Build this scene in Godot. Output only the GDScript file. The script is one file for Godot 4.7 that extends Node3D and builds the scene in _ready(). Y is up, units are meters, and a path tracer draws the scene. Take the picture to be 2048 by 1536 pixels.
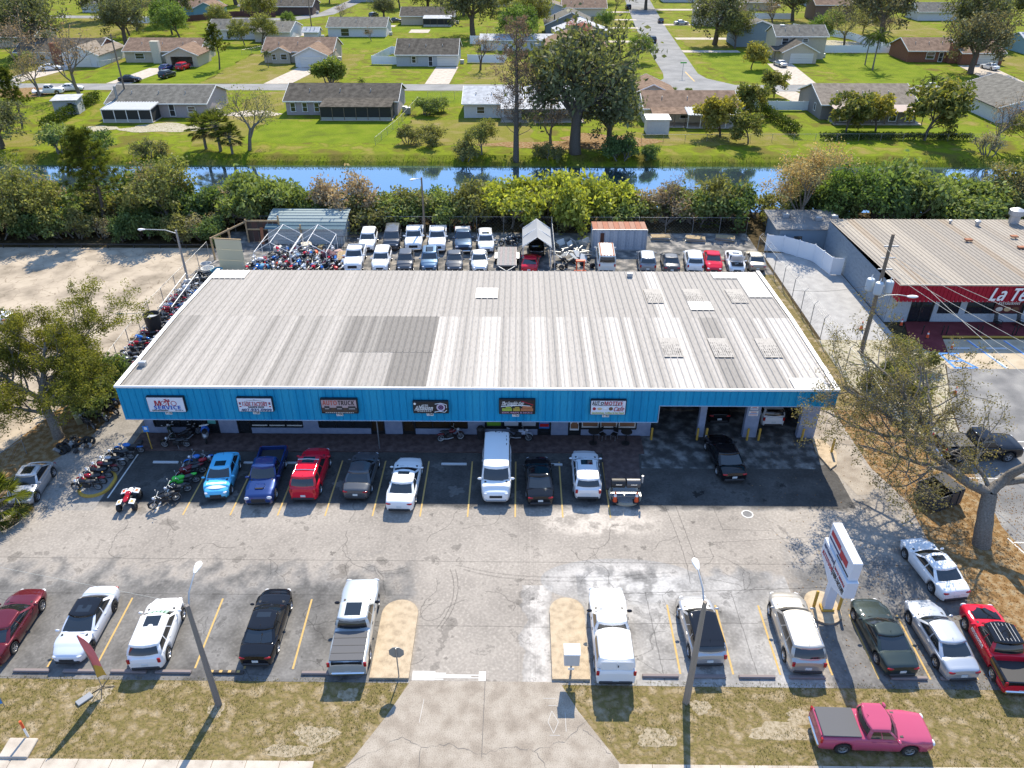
extends Node3D
# A shopping strip with service bays, its car parks, a canal and the houses beyond. Units are metres, y is up.
var rng := RandomNumberGenerator.new()
var M := {}
var cache := {}

class MB:
	# Collects triangles. Corners are given counter-clockwise as seen from outside.
	var v := PackedVector3Array()
	var n := PackedVector3Array()
	var uv := PackedVector2Array()
	var c := PackedColorArray()
	var col := Color.WHITE
	var use_c := false
	var use_uv := false
	var uv_rect := Rect2(0,0,1,1)
	var xf := Transform3D.IDENTITY
	func put(p: Vector3,nn: Vector3) -> void:
		v.append(xf * p)
		n.append((xf.basis * nn).normalized())
		if use_c:
			c.append(col)
		if use_uv:
			uv.append(Vector2((p.x - uv_rect.position.x) / uv_rect.size.x,(p.z - uv_rect.position.y) / uv_rect.size.y))
	func tri(a: Vector3,b: Vector3,d: Vector3) -> void:
		var k := (b - a).cross(d - a)
		put(a,k); put(d,k); put(b,k)
	func quad(a: Vector3,b: Vector3,d: Vector3,e: Vector3) -> void:
		tri(a,b,d); tri(a,d,e)
	func quadn(a: Vector3,b: Vector3,d: Vector3,e: Vector3,na: Vector3,nb: Vector3,nd: Vector3,ne: Vector3) -> void:
		put(a,na); put(d,nd); put(b,nb)
		put(a,na); put(e,ne); put(d,nd)
	func box(at: Vector3,s: Vector3,b := 0.0) -> void:
		obox(Transform3D(Basis(),at),s,b)
	func obox(t: Transform3D,s: Vector3,b := 0.0) -> void:
		var h := s / 2.0
		if b <= 0.0:
			for k in 3:
				for sg: float in [-1.0,1.0]:
					var a := Vector3.ZERO; a[k] = sg
					var u := Vector3.ZERO; u[(k + 1) % 3] = 1.0
					var w := Vector3.ZERO; w[(k + 2) % 3] = sg
					_face(t,a * h,u * h,w * h)
			return
		# bevelled: three crossing slabs joined by bevel faces
		for k in 3:
			for sg: float in [-1.0,1.0]:
				var a := Vector3.ZERO; a[k] = sg
				var u := Vector3.ZERO; u[(k + 1) % 3] = 1.0
				var w := Vector3.ZERO; w[(k + 2) % 3] = sg
				_face(t,a * h,u * (h - Vector3.ONE * b),w * (h - Vector3.ONE * b))
		for k in 3:
			var i := (k + 1) % 3
			var j := (k + 2) % 3
			for si: float in [-1.0,1.0]:
				for sj: float in [-1.0,1.0]:
					var p := Vector3.ZERO; p[i] = si * h[i]; p[j] = sj * (h[j] - b)
					var q := Vector3.ZERO; q[i] = si * (h[i] - b); q[j] = sj * h[j]
					var l := Vector3.ZERO; l[k] = h[k] - b
					var out := Vector3.ZERO; out[i] = si; out[j] = sj
					if (q - p).cross(l).dot(out) > 0.0:
						quad(t * (p - l),t * (q - l),t * (q + l),t * (p + l))
					else:
						quad(t * (p + l),t * (q + l),t * (q - l),t * (p - l))
		for sx: float in [-1.0,1.0]:
			for sy: float in [-1.0,1.0]:
				for sz: float in [-1.0,1.0]:
					var a := Vector3(sx * h.x,sy * (h.y - b),sz * (h.z - b))
					var e := Vector3(sx * (h.x - b),sy * h.y,sz * (h.z - b))
					var d := Vector3(sx * (h.x - b),sy * (h.y - b),sz * h.z)
					if sx * sy * sz > 0.0:
						tri(t * a,t * e,t * d)
					else:
						tri(t * a,t * d,t * e)
	func _face(t: Transform3D,a: Vector3,u: Vector3,w: Vector3) -> void:
		quad(t * (a - u - w),t * (a + u - w),t * (a + u + w),t * (a - u + w))
	func tube(p: PackedVector3Array,r: PackedFloat32Array,segs := 6,caps := true) -> void:
		var cnt := p.size()
		var d0 := (p[1] - p[0]).normalized()
		var u := d0.cross(Vector3.UP if absf(d0.y) < 0.9 else Vector3.RIGHT).normalized()
		var rings := []
		for i in cnt:
			var d := (p[mini(i + 1,cnt - 1)] - p[maxi(i - 1,0)]).normalized()
			u = (u - d * u.dot(d)).normalized()
			var w := d.cross(u)
			var ring := PackedVector3Array()
			for k in segs:
				var a := TAU * k / segs
				ring.append(u * cos(a) + w * sin(a))
			rings.append(ring)
		for i in cnt - 1:
			for k in segs:
				var k2 := (k + 1) % segs
				var a: Vector3 = rings[i][k]
				var b: Vector3 = rings[i][k2]
				var e: Vector3 = rings[i + 1][k2]
				var f: Vector3 = rings[i + 1][k]
				quadn(p[i] + a * r[i],p[i] + b * r[i],p[i + 1] + e * r[i + 1],p[i + 1] + f * r[i + 1],a,b,e,f)
		if caps:
			for k in segs:
				var k2 := (k + 1) % segs
				if r[0] > 0.004:
					tri(p[0],p[0] + rings[0][k2] * r[0],p[0] + rings[0][k] * r[0])
				if r[cnt - 1] > 0.004:
					tri(p[cnt - 1],p[cnt - 1] + rings[cnt - 1][k] * r[cnt - 1],p[cnt - 1] + rings[cnt - 1][k2] * r[cnt - 1])
	func rod(a: Vector3,b: Vector3,r0: float,r1 := -1.0,segs := 8) -> void:
		tube(PackedVector3Array([a,b]),PackedFloat32Array([r0,r1 if r1 >= 0.0 else r0]),segs)
	func path(pts: Array,r: float,segs := 6) -> void:
		var rr := PackedFloat32Array()
		rr.resize(pts.size())
		rr.fill(r)
		tube(PackedVector3Array(pts),rr,segs)
	func ball(at: Vector3,r: Vector3,nu := 10,nv := 6) -> void:
		for i in nv:
			for k in nu:
				var q := []
				var qn := []
				for d: Vector2i in [Vector2i(0,0),Vector2i(1,0),Vector2i(1,1),Vector2i(0,1)]:
					var th := PI * (i + d.y) / nv - PI / 2.0
					var ph := -TAU * (k + d.x) / nu
					var s := Vector3(cos(th) * cos(ph),sin(th),cos(th) * sin(ph))
					q.append(at + s * r)
					qn.append(s / r)
				quadn(q[0],q[1],q[2],q[3],qn[0],qn[1],qn[2],qn[3])
	# a smooth sheet: rows of points; with the first row at the bottom and points running right the front faces the viewer
	func grid(rows: Array,closed := false) -> void:
		var nr := rows.size()
		var nc: int = rows[0].size()
		var nn := []
		for i in nr:
			var line := PackedVector3Array()
			for k in nc:
				var kp: int = (k + 1) % nc if closed else mini(k + 1,nc - 1)
				var km: int = (k - 1 + nc) % nc if closed else maxi(k - 1,0)
				var du: Vector3 = rows[i][kp] - rows[i][km]
				var dv: Vector3 = rows[mini(i + 1,nr - 1)][k] - rows[maxi(i - 1,0)][k]
				var g := du.cross(dv)
				line.append(g.normalized() if g.length() > 1e-9 else Vector3.UP)
			nn.append(line)
		for i in nr - 1:
			for k in (nc if closed else nc - 1):
				var k2: int = (k + 1) % nc
				quadn(rows[i][k],rows[i][k2],rows[i + 1][k2],rows[i + 1][k],nn[i][k],nn[i][k2],nn[i + 1][k2],nn[i + 1][k])
	# prof: points (radius, height along axis y) from bottom to top, turned about y
	func lathe(prof: Array,segs := 16,t := Transform3D.IDENTITY) -> void:
		var rows := []
		for q: Vector2 in prof:
			var ring := PackedVector3Array()
			for k in segs:
				var a := -TAU * k / segs
				ring.append(t * Vector3(cos(a) * q.x,q.y,sin(a) * q.x))
			rows.append(ring)
		grid(rows,true)
	func lathe_flat(prof: Array,segs := 16,t := Transform3D.IDENTITY) -> void:
		for i in prof.size() - 1:
			lathe([prof[i],prof[i + 1]],segs,t)
	# an upright prism over a polygon of (x, z) points, any winding
	func prism(poly: PackedVector2Array,y0: float,y1: float,bottom := false) -> void:
		var pg := poly.duplicate()
		if not Geometry2D.is_polygon_clockwise(pg):
			pg.reverse()
		var ix := Geometry2D.triangulate_polygon(pg)
		for i in range(0,ix.size(),3):
			var a := pg[ix[i]]
			var b := pg[ix[i + 1]]
			var d := pg[ix[i + 2]]
			var up := (b - a).cross(d - a) < 0.0
			var A := Vector3(a.x,y1,a.y)
			var B := Vector3(b.x,y1,b.y)
			var D := Vector3(d.x,y1,d.y)
			if up:
				tri(A,B,D)
			else:
				tri(A,D,B)
			if bottom:
				A.y = y0; B.y = y0; D.y = y0
				if up:
					tri(A,D,B)
				else:
					tri(A,B,D)
		if y1 - y0 > 0.0001:
			for i in pg.size():
				var a := pg[i]
				var b := pg[(i + 1) % pg.size()]
				var p := Vector3(a.x,y0,a.y)
				var q := Vector3(b.x,y0,b.y)
				var w := (q - p).cross(Vector3.UP)
				# outside lies to one side of each edge of a clockwise ring
				if w.dot(_out(pg,i)) > 0.0:
					quad(p,q,q + Vector3.UP * (y1 - y0),p + Vector3.UP * (y1 - y0))
				else:
					quad(q,p,p + Vector3.UP * (y1 - y0),q + Vector3.UP * (y1 - y0))
	func _out(pg: PackedVector2Array,i: int) -> Vector3:
		var a := pg[i]
		var b := pg[(i + 1) % pg.size()]
		var nrm := Vector2((b - a).y,-(b - a).x)
		var mid := (a + b) / 2.0 + nrm.normalized() * 0.001
		if Geometry2D.is_point_in_polygon(mid,pg):
			nrm = -nrm
		return Vector3(nrm.x,0,nrm.y)
	func rect(x0: float,z0: float,x1: float,z1: float,y: float) -> void:
		quad(Vector3(x0,y,z1),Vector3(x1,y,z1),Vector3(x1,y,z0),Vector3(x0,y,z0))
	func mesh() -> ArrayMesh:
		var a := []
		a.resize(Mesh.ARRAY_MAX)
		a[Mesh.ARRAY_VERTEX] = v
		a[Mesh.ARRAY_NORMAL] = n
		if use_c:
			a[Mesh.ARRAY_COLOR] = c
		if use_uv:
			a[Mesh.ARRAY_TEX_UV] = uv
		var m := ArrayMesh.new()
		m.add_surface_from_arrays(Mesh.PRIMITIVE_TRIANGLES,a)
		return m

func V(x: float,y: float,z: float) -> Vector3:
	return Vector3(x,y,z)
# one named mesh under a parent

func part(m: Variant,called: String,mat: Material,parent: Node = self) -> MeshInstance3D:
	var o := MeshInstance3D.new()
	o.name = called
	o.mesh = m.mesh() if m is MB else m
	o.material_override = mat
	parent.add_child(o,true)
	return o

func thing(called: String,label: String,category: String,at := Vector3.ZERO,turn := 0.0,group := "") -> Node3D:
	var o := Node3D.new()
	o.name = called
	add_child(o,true)
	o.position = at
	o.rotation.y = turn
	tag(o,label,category,group)
	return o

func tag(o: Node,label: String,category: String,group := "") -> Node:
	o.set_meta("label",label)
	o.set_meta("category",category)
	if group:
		o.set_meta("group",group)
	return o

func struct(m: Variant,called: String,mat: Material,parent: Node = self) -> MeshInstance3D:
	var o := part(m,called,mat,parent)
	if parent == self:
		o.set_meta("kind","structure")
	return o

func stuff(o: Node) -> Node:
	o.set_meta("kind","stuff")
	return o
# a mesh collector in world coordinates for a thing placed elsewhere

func wm(t: Node3D) -> MB:
	var m := MB.new()
	m.xf = t.transform.affine_inverse()
	return m

func copy(o: Node3D,at: Vector3,turn: float,label: String,group := "",sc := 1.0) -> Node3D:
	var r: Node3D = o.duplicate()
	var stem: String = o.name
	r.name = stem
	add_child(r,true)
	r.position = at
	r.rotation = Vector3(0,turn,0)
	r.scale = Vector3.ONE * sc
	r.set_meta("label",label)
	if group:
		r.set_meta("group",group)
	return r

func ordinal(n: int) -> String:
	var low := ["","first","second","third","fourth","fifth","sixth","seventh","eighth","ninth","tenth","eleventh","twelfth","thirteenth","fourteenth","fifteenth","sixteenth","seventeenth","eighteenth","nineteenth"]
	var tens := ["","","twent","thirt","fort","fift","sixt"]
	return low[n] if n < 20 else tens[n / 10] + ("ieth" if n % 10 == 0 else "y-" + low[n % 10])

func lin(r: float,g: float,b: float) -> Color:
	return Color(r,g,b).linear_to_srgb()

func mt(key: String,r: float,g: float,b: float,rough := 0.8,metal := 0.0) -> StandardMaterial3D:
	if M.has(key):
		return M[key]
	var m := StandardMaterial3D.new()
	m.resource_name = key
	m.albedo_color = lin(r,g,b)
	m.roughness = rough
	m.metallic = metal
	M[key] = m
	return m
# a seamless noise picture; ramp: [[0..1, Color (linear)], ...]

func ntex(sd: int,freq: float,octs: int,ramp: Array,size := 512,kind := 0) -> ImageTexture:
	var f := FastNoiseLite.new()
	f.seed = sd
	f.frequency = freq
	f.fractal_octaves = octs
	f.noise_type = [FastNoiseLite.TYPE_SIMPLEX_SMOOTH,FastNoiseLite.TYPE_CELLULAR,FastNoiseLite.TYPE_VALUE][kind]
	if kind == 1:
		f.domain_warp_enabled = true
		f.domain_warp_amplitude = 45.0
		f.domain_warp_frequency = 0.02
		f.cellular_return_type = FastNoiseLite.RETURN_DISTANCE2_SUB
	var im := f.get_seamless_image(size,size)
	im.convert(Image.FORMAT_L8)
	var src := im.get_data()
	var lut := PackedByteArray()
	for i in 256:
		var t := i / 255.0
		var cc: Color = ramp[0][1]
		for k in ramp.size() - 1:
			if t >= ramp[k][0]:
				var w: float = clampf((t - ramp[k][0]) / maxf(ramp[k + 1][0] - ramp[k][0],1e-4),0,1)
				cc = (ramp[k][1] as Color).lerp(ramp[k + 1][1],w)
		cc = cc.linear_to_srgb()
		lut.append(clampi(int(cc.r * 255.0 + 0.5),0,255)); lut.append(clampi(int(cc.g * 255.0 + 0.5),0,255)); lut.append(clampi(int(cc.b * 255.0 + 0.5),0,255))
	var out := PackedByteArray()
	out.resize(src.size() * 3)
	var o := 0
	for b in src:
		var j := b * 3
		out[o] = lut[j]; out[o + 1] = lut[j + 1]; out[o + 2] = lut[j + 2]
		o += 3
	return ImageTexture.create_from_image(Image.create_from_data(size,size,false,Image.FORMAT_RGB8,out))

func htex(sd: int,freq: float,octs: int,size := 512,kind := 0) -> ImageTexture:
	return ntex(sd,freq,octs,[[0.0,Color(0,0,0)],[1.0,Color(1,1,1)]],size,kind)
# world-mapped material: coarse colour picture times a fine grain, with relief

func surf(key: String,coarse: Texture2D,metres: float,grain: Texture2D,grain_m: float,bump: Texture2D,bump_cm: float,rough := 0.9) -> StandardMaterial3D:
	var m := StandardMaterial3D.new()
	m.resource_name = key
	m.roughness = rough
	m.metallic_specular = 0.12
	m.albedo_texture = coarse
	m.uv1_triplanar = true
	m.uv1_world_triplanar = true
	m.uv1_scale = Vector3.ONE / metres
	if grain:
		m.detail_enabled = true
		m.detail_albedo = grain
		m.detail_blend_mode = BaseMaterial3D.BLEND_MODE_MUL
		m.detail_uv_layer = BaseMaterial3D.DETAIL_UV_2
		m.uv2_triplanar = true
		m.uv2_world_triplanar = true
		m.uv2_scale = Vector3.ONE / grain_m
	if bump:
		m.heightmap_enabled = true
		m.heightmap_texture = bump
		m.heightmap_scale = bump_cm
	M[key] = m
	return m

func paint(key: String,r: float,g: float,b: float,metal := 0.0,rough := 0.35) -> StandardMaterial3D:
	if M.has(key):
		return M[key]
	var m := mt(key,r,g,b,rough,metal)
	m.metallic_specular = 0.2 if metal > 0.0 else 0.0
	m.clearcoat_enabled = true
	m.clearcoat = 1.0
	m.clearcoat_roughness = 0.03
	return m
# one-shape meshes, in the thing's own axes or (w...) in world coordinates

func bx(at: Vector3,s: Vector3,b := 0.0,m := MB.new()) -> MB:
	m.box(at,s,b)
	return m

func wbx(t: Node3D,at: Vector3,s: Vector3,b := 0.0) -> MB:
	return bx(at,s,b,wm(t))

func ob(t: Transform3D,s: Vector3,b := 0.0,m := MB.new()) -> MB:
	m.obox(t,s,b)
	return m

func wob(o: Node3D,t: Transform3D,s: Vector3,b := 0.0) -> MB:
	return ob(t,s,b,wm(o))

func rd(a: Vector3,b: Vector3,r0: float,r1 := -1.0,segs := 8,m := MB.new()) -> MB:
	m.rod(a,b,r0,r1,segs)
	return m

func wrd(t: Node3D,a: Vector3,b: Vector3,r0: float,r1 := -1.0,segs := 8) -> MB:
	return rd(a,b,r0,r1,segs,wm(t))

func bl(at: Vector3,r: Vector3,nu := 10,nv := 6) -> MB:
	var m := MB.new()
	m.ball(at,r,nu,nv)
	return m

func pa(pts: Array,r: float,segs := 6,m := MB.new()) -> MB:
	m.path(pts,r,segs)
	return m

func wpa(t: Node3D,pts: Array,r: float,segs := 6) -> MB:
	return pa(pts,r,segs,wm(t))

func lf(prof: Array,segs := 16,t := Transform3D.IDENTITY,m := MB.new()) -> MB:
	m.lathe_flat(prof,segs,t)
	return m

func wlf(o: Node3D,prof: Array,segs := 16,t := Transform3D.IDENTITY) -> MB:
	return lf(prof,segs,t,wm(o))

func _ready() -> void:
	rng.seed = 7
	var cam := Camera3D.new()
	cam.name = "camera"
	cam.position = V(0,33.5,0)
	cam.rotation = V(-0.5570,0.0102,0)
	cam.fov = 52.84
	cam.near = 0.5
	cam.far = 3000.0
	add_child(cam)
	cam.current = true
	var sky_mat := ProceduralSkyMaterial.new()
	sky_mat.sky_top_color = lin(0.20,0.36,0.70)
	sky_mat.sky_horizon_color = lin(0.60,0.71,0.86)
	sky_mat.sky_curve = 0.16
	sky_mat.ground_bottom_color = lin(0.12,0.13,0.08)
	sky_mat.ground_horizon_color = lin(0.36,0.42,0.46)
	sky_mat.sky_energy_multiplier = 0.98
	sky_mat.sun_angle_max = 1.0
	var sk := Sky.new()
	sk.sky_material = sky_mat
	var env := Environment.new()
	env.background_mode = Environment.BG_SKY
	env.sky = sk
	env.tonemap_mode = Environment.TONE_MAPPER_LINEAR
	env.tonemap_exposure = 1.7
	env.sdfgi_enabled = true
	env.ssao_enabled = true
	env.ssil_enabled = true
	var we := WorldEnvironment.new()
	we.name = "environment"
	we.environment = env
	add_child(we)
	var sun := DirectionalLight3D.new()
	sun.name = "sun"
	sun.light_color = lin(1.0,0.90,0.73)
	sun.light_energy = 1.6
	sun.light_angular_distance = 0.5
	sun.shadow_enabled = true
	add_child(sun)
	sun.look_at_from_position(V(0.92,5.5,-5.6),Vector3.ZERO)
	make_materials()
	make_ground()
	make_strip_building()
	make_restaurant()
	make_far_houses()
	make_fences()
	make_parked_cars()
	make_motorcycles()
	make_yard_clutter()
	make_street_furniture()
	make_trees()

func make_materials() -> void:
	var fine := ntex(1,0.09,4,[[0.0,Color(0.55,0.55,0.55)],[0.5,Color(0.92,0.92,0.92)],[1.0,Color(1,1,1)]])
	var fine2 := ntex(2,0.05,5,[[0.0,Color(0.45,0.45,0.45)],[0.45,Color(0.9,0.9,0.9)],[1.0,Color(1,1,1)]])
	var crack := ntex(3,0.012,1,[[0.0,Color(0.48,0.45,0.42)],[0.028,Color(0.96,0.96,0.96)],[1.0,Color(1,1,1)]],1024,1)
	var rough_h := htex(4,0.06,5)
	var grass_h := htex(5,0.12,3)
	M.fine = fine
	M.rough_h = rough_h
	var gg := ntex(6,0.16,4,[[0.0,Color(0.25,0.27,0.2)],[0.4,Color(0.66,0.67,0.6)],[0.65,Color(0.96,0.96,0.9)],[1.0,Color(1.0,1.0,0.97)]])
	M.gg = gg
	surf("lawn",ntex(10,0.007,6,[[0.0,Color(0.15,0.12,0.04)],[0.25,Color(0.16,0.15,0.03)],[0.38,Color(0.165,0.19,0.022)],[0.52,Color(0.205,0.255,0.018)],[0.62,Color(0.155,0.19,0.02)],[0.76,Color(0.24,0.23,0.045)],[1.0,Color(0.29,0.22,0.09)]],1024),48.0,gg,5.0,grass_h,6.0)
	surf("verge_grass",ntex(11,0.012,6,[[0.0,Color(0.44,0.36,0.27)],[0.28,Color(0.31,0.24,0.15)],[0.44,Color(0.23,0.18,0.09)],[0.56,Color(0.185,0.155,0.062)],[0.7,Color(0.25,0.19,0.10)],[1.0,Color(0.36,0.29,0.19)]],1024),13.0,gg,2.6,grass_h,5.0)
	surf("lawn_dry",ntex(42,0.009,6,[[0.0,Color(0.30,0.24,0.12)],[0.35,Color(0.24,0.21,0.06)],[0.6,Color(0.20,0.20,0.035)],[1.0,Color(0.28,0.23,0.09)]],512),30.0,gg,4.0,grass_h,6.0)
	surf("lawn_rich",ntex(43,0.009,6,[[0.0,Color(0.12,0.155,0.02)],[0.5,Color(0.165,0.225,0.016)],[1.0,Color(0.22,0.25,0.03)]],512),26.0,gg,3.5,grass_h,6.0)
	surf("bank_grass",ntex(12,0.01,5,[[0.0,Color(0.07,0.06,0.02)],[0.5,Color(0.10,0.12,0.02)],[1.0,Color(0.16,0.14,0.045)]],512),22.0,gg,3.0,grass_h,6.0)
	surf("leaf_litter",ntex(13,0.015,6,[[0.0,Color(0.36,0.30,0.22)],[0.4,Color(0.34,0.23,0.13)],[0.6,Color(0.26,0.15,0.07)],[1.0,Color(0.20,0.13,0.06)]],1024),9.0,gg,0.9,grass_h,3.0)
	surf("verge_bare",ntex(44,0.03,6,[[0.0,Color(0.24,0.19,0.11)],[0.5,Color(0.42,0.345,0.26)],[1.0,Color(0.52,0.44,0.35)]],256),2.0,gg,0.8,grass_h,2.0)
	surf("soil",ntex(14,0.012,5,[[0.0,Color(0.045,0.035,0.02)],[0.5,Color(0.08,0.06,0.035)],[1.0,Color(0.14,0.105,0.06)]],512),8.0,gg,1.5,grass_h,6.0)
	surf("sand",ntex(15,0.014,6,[[0.0,Color(0.30,0.26,0.16)],[0.4,Color(0.45,0.40,0.32)],[0.6,Color(0.55,0.50,0.42)],[0.75,Color(0.22,0.21,0.10)],[1.0,Color(0.14,0.15,0.05)]],1024),11.0,gg,1.3,grass_h,3.0)
	surf("old_concrete",ntex(16,0.006,6,[[0.0,Color(0.22,0.185,0.14)],[0.4,Color(0.34,0.285,0.22)],[0.6,Color(0.41,0.345,0.265)],[1.0,Color(0.47,0.40,0.31)]],1024),24.0,crack,17.0,rough_h,1.0)
	surf("side_concrete",ntex(17,0.01,6,[[0.0,Color(0.30,0.28,0.25)],[0.5,Color(0.40,0.38,0.34)],[1.0,Color(0.48,0.45,0.41)]],512),9.0,fine2,1.2,rough_h,0.5)
	surf("drive_concrete",ntex(18,0.007,6,[[0.0,Color(0.26,0.222,0.18)],[0.4,Color(0.325,0.28,0.23)],[0.6,Color(0.365,0.32,0.265)],[1.0,Color(0.43,0.38,0.32)]],1024),9.0,fine2,1.9,rough_h,0.6)
	surf("walk_concrete",ntex(19,0.01,6,[[0.0,Color(0.40,0.35,0.29)],[0.5,Color(0.52,0.46,0.39)],[1.0,Color(0.60,0.54,0.46)]],512),7.0,fine,1.4,rough_h,0.5)
	surf("island_concrete",ntex(20,0.012,5,[[0.0,Color(0.34,0.27,0.19)],[0.5,Color(0.50,0.40,0.28)],[1.0,Color(0.56,0.46,0.33)]],512),4.0,fine2,1.3,rough_h,0.5)
	surf("far_asphalt",ntex(21,0.008,5,[[0.0,Color(0.22,0.22,0.22)],[0.5,Color(0.28,0.28,0.275)],[1.0,Color(0.33,0.325,0.32)]],512),25.0,fine2,3.0,rough_h,1.0)
	surf("rear_asphalt",ntex(22,0.012,6,[[0.0,Color(0.07,0.07,0.07)],[0.35,Color(0.14,0.14,0.137)],[0.55,Color(0.22,0.21,0.20)],[0.75,Color(0.36,0.33,0.29)],[1.0,Color(0.44,0.40,0.34)]],1024),18.0,fine2,2.0,rough_h,1.0)
	surf("rest_asphalt",ntex(23,0.009,6,[[0.0,Color(0.15,0.15,0.15)],[0.5,Color(0.235,0.23,0.225)],[1.0,Color(0.34,0.33,0.31)]],512),14.0,fine2,1.6,rough_h,1.0)
	surf("paver_grey",ntex(24,0.012,5,[[0.0,Color(0.34,0.33,0.32)],[1.0,Color(0.47,0.46,0.44)]],512),9.0,fine2,0.8,rough_h,1.5)
	surf("red_walk",ntex(25,0.015,5,[[0.0,Color(0.075,0.055,0.052)],[0.5,Color(0.12,0.085,0.08)],[1.0,Color(0.17,0.13,0.12)]],512),5.0,fine2,0.7,rough_h,0.8)
	surf("maroon_patio",ntex(26,0.012,5,[[0.0,Color(0.14,0.035,0.04)],[1.0,Color(0.20,0.055,0.06)]],256),6.0,fine,0.9,rough_h,0.5)
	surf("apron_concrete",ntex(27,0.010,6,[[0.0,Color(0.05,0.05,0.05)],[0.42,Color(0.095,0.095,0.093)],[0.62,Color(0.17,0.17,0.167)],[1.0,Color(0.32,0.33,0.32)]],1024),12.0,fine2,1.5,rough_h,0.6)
	surf("tan_concrete",ntex(28,0.012,5,[[0.0,Color(0.42,0.34,0.24)],[1.0,Color(0.56,0.48,0.36)]],256),6.0,fine,1.0,rough_h,0.5)
	surf("roof_dirt",ntex(29,0.02,5,[[0.0,Color(0.62,0.62,0.62)],[0.4,Color(0.9,0.9,0.9)],[1.0,Color(1,1,1)]],512),3.0,null,1.0,null,0.0)
	surf("shingle_grey",ntex(30,0.016,6,[[0.0,Color(0.115,0.108,0.104)],[1.0,Color(0.291,0.274,0.258)]],512),11.0,gg,2.0,rough_h,2.0)
	surf("shingle_dark",ntex(31,0.016,6,[[0.0,Color(0.061,0.054,0.050)],[1.0,Color(0.190,0.168,0.151)]],512),11.0,gg,2.0,rough_h,2.0)
	surf("shingle_brown",ntex(32,0.016,6,[[0.0,Color(0.158,0.108,0.086)],[1.0,Color(0.381,0.263,0.207)]],512),11.0,gg,2.0,rough_h,2.0)
	surf("shingle_tan",ntex(33,0.016,6,[[0.0,Color(0.194,0.158,0.137)],[1.0,Color(0.426,0.358,0.308)]],512),11.0,gg,2.0,rough_h,2.0)
	surf("shingle_white",ntex(34,0.016,6,[[0.0,Color(0.324,0.331,0.338)],[1.0,Color(0.672,0.683,0.694)]],512),11.0,fine,2.0,rough_h,1.0)
	surf("brick_wall",ntex(35,0.05,3,[[0.0,Color(0.24,0.10,0.07)],[1.0,Color(0.36,0.18,0.13)]],256),3.0,gg,1.0,rough_h,1.0)
	surf("stucco_blue",ntex(36,0.03,4,[[0.0,Color(0.25,0.30,0.42)],[1.0,Color(0.33,0.38,0.50)]],256),4.0,fine,0.8,rough_h,0.4)
	surf("bark",ntex(37,0.05,4,[[0.0,Color(0.05,0.04,0.032)],[0.6,Color(0.13,0.11,0.09)],[1.0,Color(0.22,0.195,0.165)]],256),1.6,null,1.0,rough_h,3.0)
	surf("bark_pale",ntex(38,0.05,4,[[0.0,Color(0.10,0.09,0.075)],[0.6,Color(0.2,0.18,0.155)],[1.0,Color(0.3,0.275,0.24)]],256),1.6,null,1.0,rough_h,3.0)
	surf("timber",ntex(39,0.03,4,[[0.0,Color(0.30,0.22,0.13)],[1.0,Color(0.46,0.36,0.23)]],256),2.5,fine,0.5,null,0.0)
	surf("plain_wall",ntex(40,0.03,4,[[0.0,Color(0.86,0.86,0.86)],[1.0,Color(1,1,1)]],256),4.0,null,1.0,null,0.0)
	var water := mt("water",0.40,0.62,0.80,0.015,0.95)
	water.metallic_specular = 0.5
	water.heightmap_enabled = true
	water.heightmap_texture = htex(41,0.02,3)
	water.heightmap_scale = 0.35
	water.uv1_triplanar = true
	water.uv1_world_triplanar = true
	water.uv1_scale = Vector3.ONE / 6.0
	var glass := mt("car_glass",0.012,0.014,0.016,0.04)
	glass.metallic_specular = 0.75
	var win := mt("window_glass",0.02,0.025,0.03,0.05)
	win.metallic_specular = 0.65
	mt("black",0.012,0.012,0.013,0.55)
	mt("black_plastic",0.022,0.022,0.024,0.6)
	mt("rubber",0.018,0.018,0.018,0.85)
	mt("rim_silver",0.55,0.56,0.58,0.3,0.85)
	mt("rim_dark",0.06,0.06,0.065,0.35,0.7)
	mt("chrome",0.72,0.73,0.75,0.15,1.0)
	mt("steel",0.32,0.33,0.34,0.5,0.7)
	mt("galvanised",0.42,0.44,0.46,0.5,0.6)
	mt("lamp_clear",0.62,0.64,0.68,0.08)
	mt("lamp_red",0.35,0.012,0.015,0.12)
	mt("lamp_orange",0.6,0.16,0.02,0.2)
	mt("plate_white",0.55,0.6,0.62,0.5)
	mt("white",0.78,0.78,0.77,0.6)
	mt("white_vinyl",0.72,0.75,0.78,0.45)
	mt("off_white",0.62,0.6,0.55,0.7)
	mt("yellow_paint",0.50,0.31,0.05,0.7)
	mt("line_yellow",0.48,0.32,0.11,0.85)
	mt("line_white",0.62,0.61,0.58,0.85)
	mt("line_blue",0.05,0.22,0.58,0.8)
	mt("kerb_block",0.20,0.165,0.16,0.9)
	mt("kerb_pale",0.45,0.48,0.5,0.9)
	mt("orange_cone",0.72,0.09,0.02,0.6)
	mt("red_paint",0.50,0.015,0.02,0.4)
	mt("blue_paint",0.03,0.13,0.5,0.4)
	mt("green_paint",0.03,0.35,0.04,0.4)
	mt("rust",0.30,0.12,0.06,0.9)
	mt("pole_wood",0.17,0.135,0.10,0.95)
	mt("pole_concrete",0.20,0.18,0.165,0.9)
	mt("wire_pale",0.5,0.48,0.42,0.5)
	mt("wire_black",0.02,0.02,0.02,0.6)
	mt("dark_interior",0.03,0.03,0.032,0.9)
	mt("beige",0.50,0.44,0.34,0.8)
# colour of the main car park, one picture of 72 x 25.5 m: weathering, sealed stalls, painted building shade, pale wear, tyre marks, cracks
const LOT := Rect2(-40,-50,72,25.5)
const LW := 2048
const LH := 725

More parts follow.
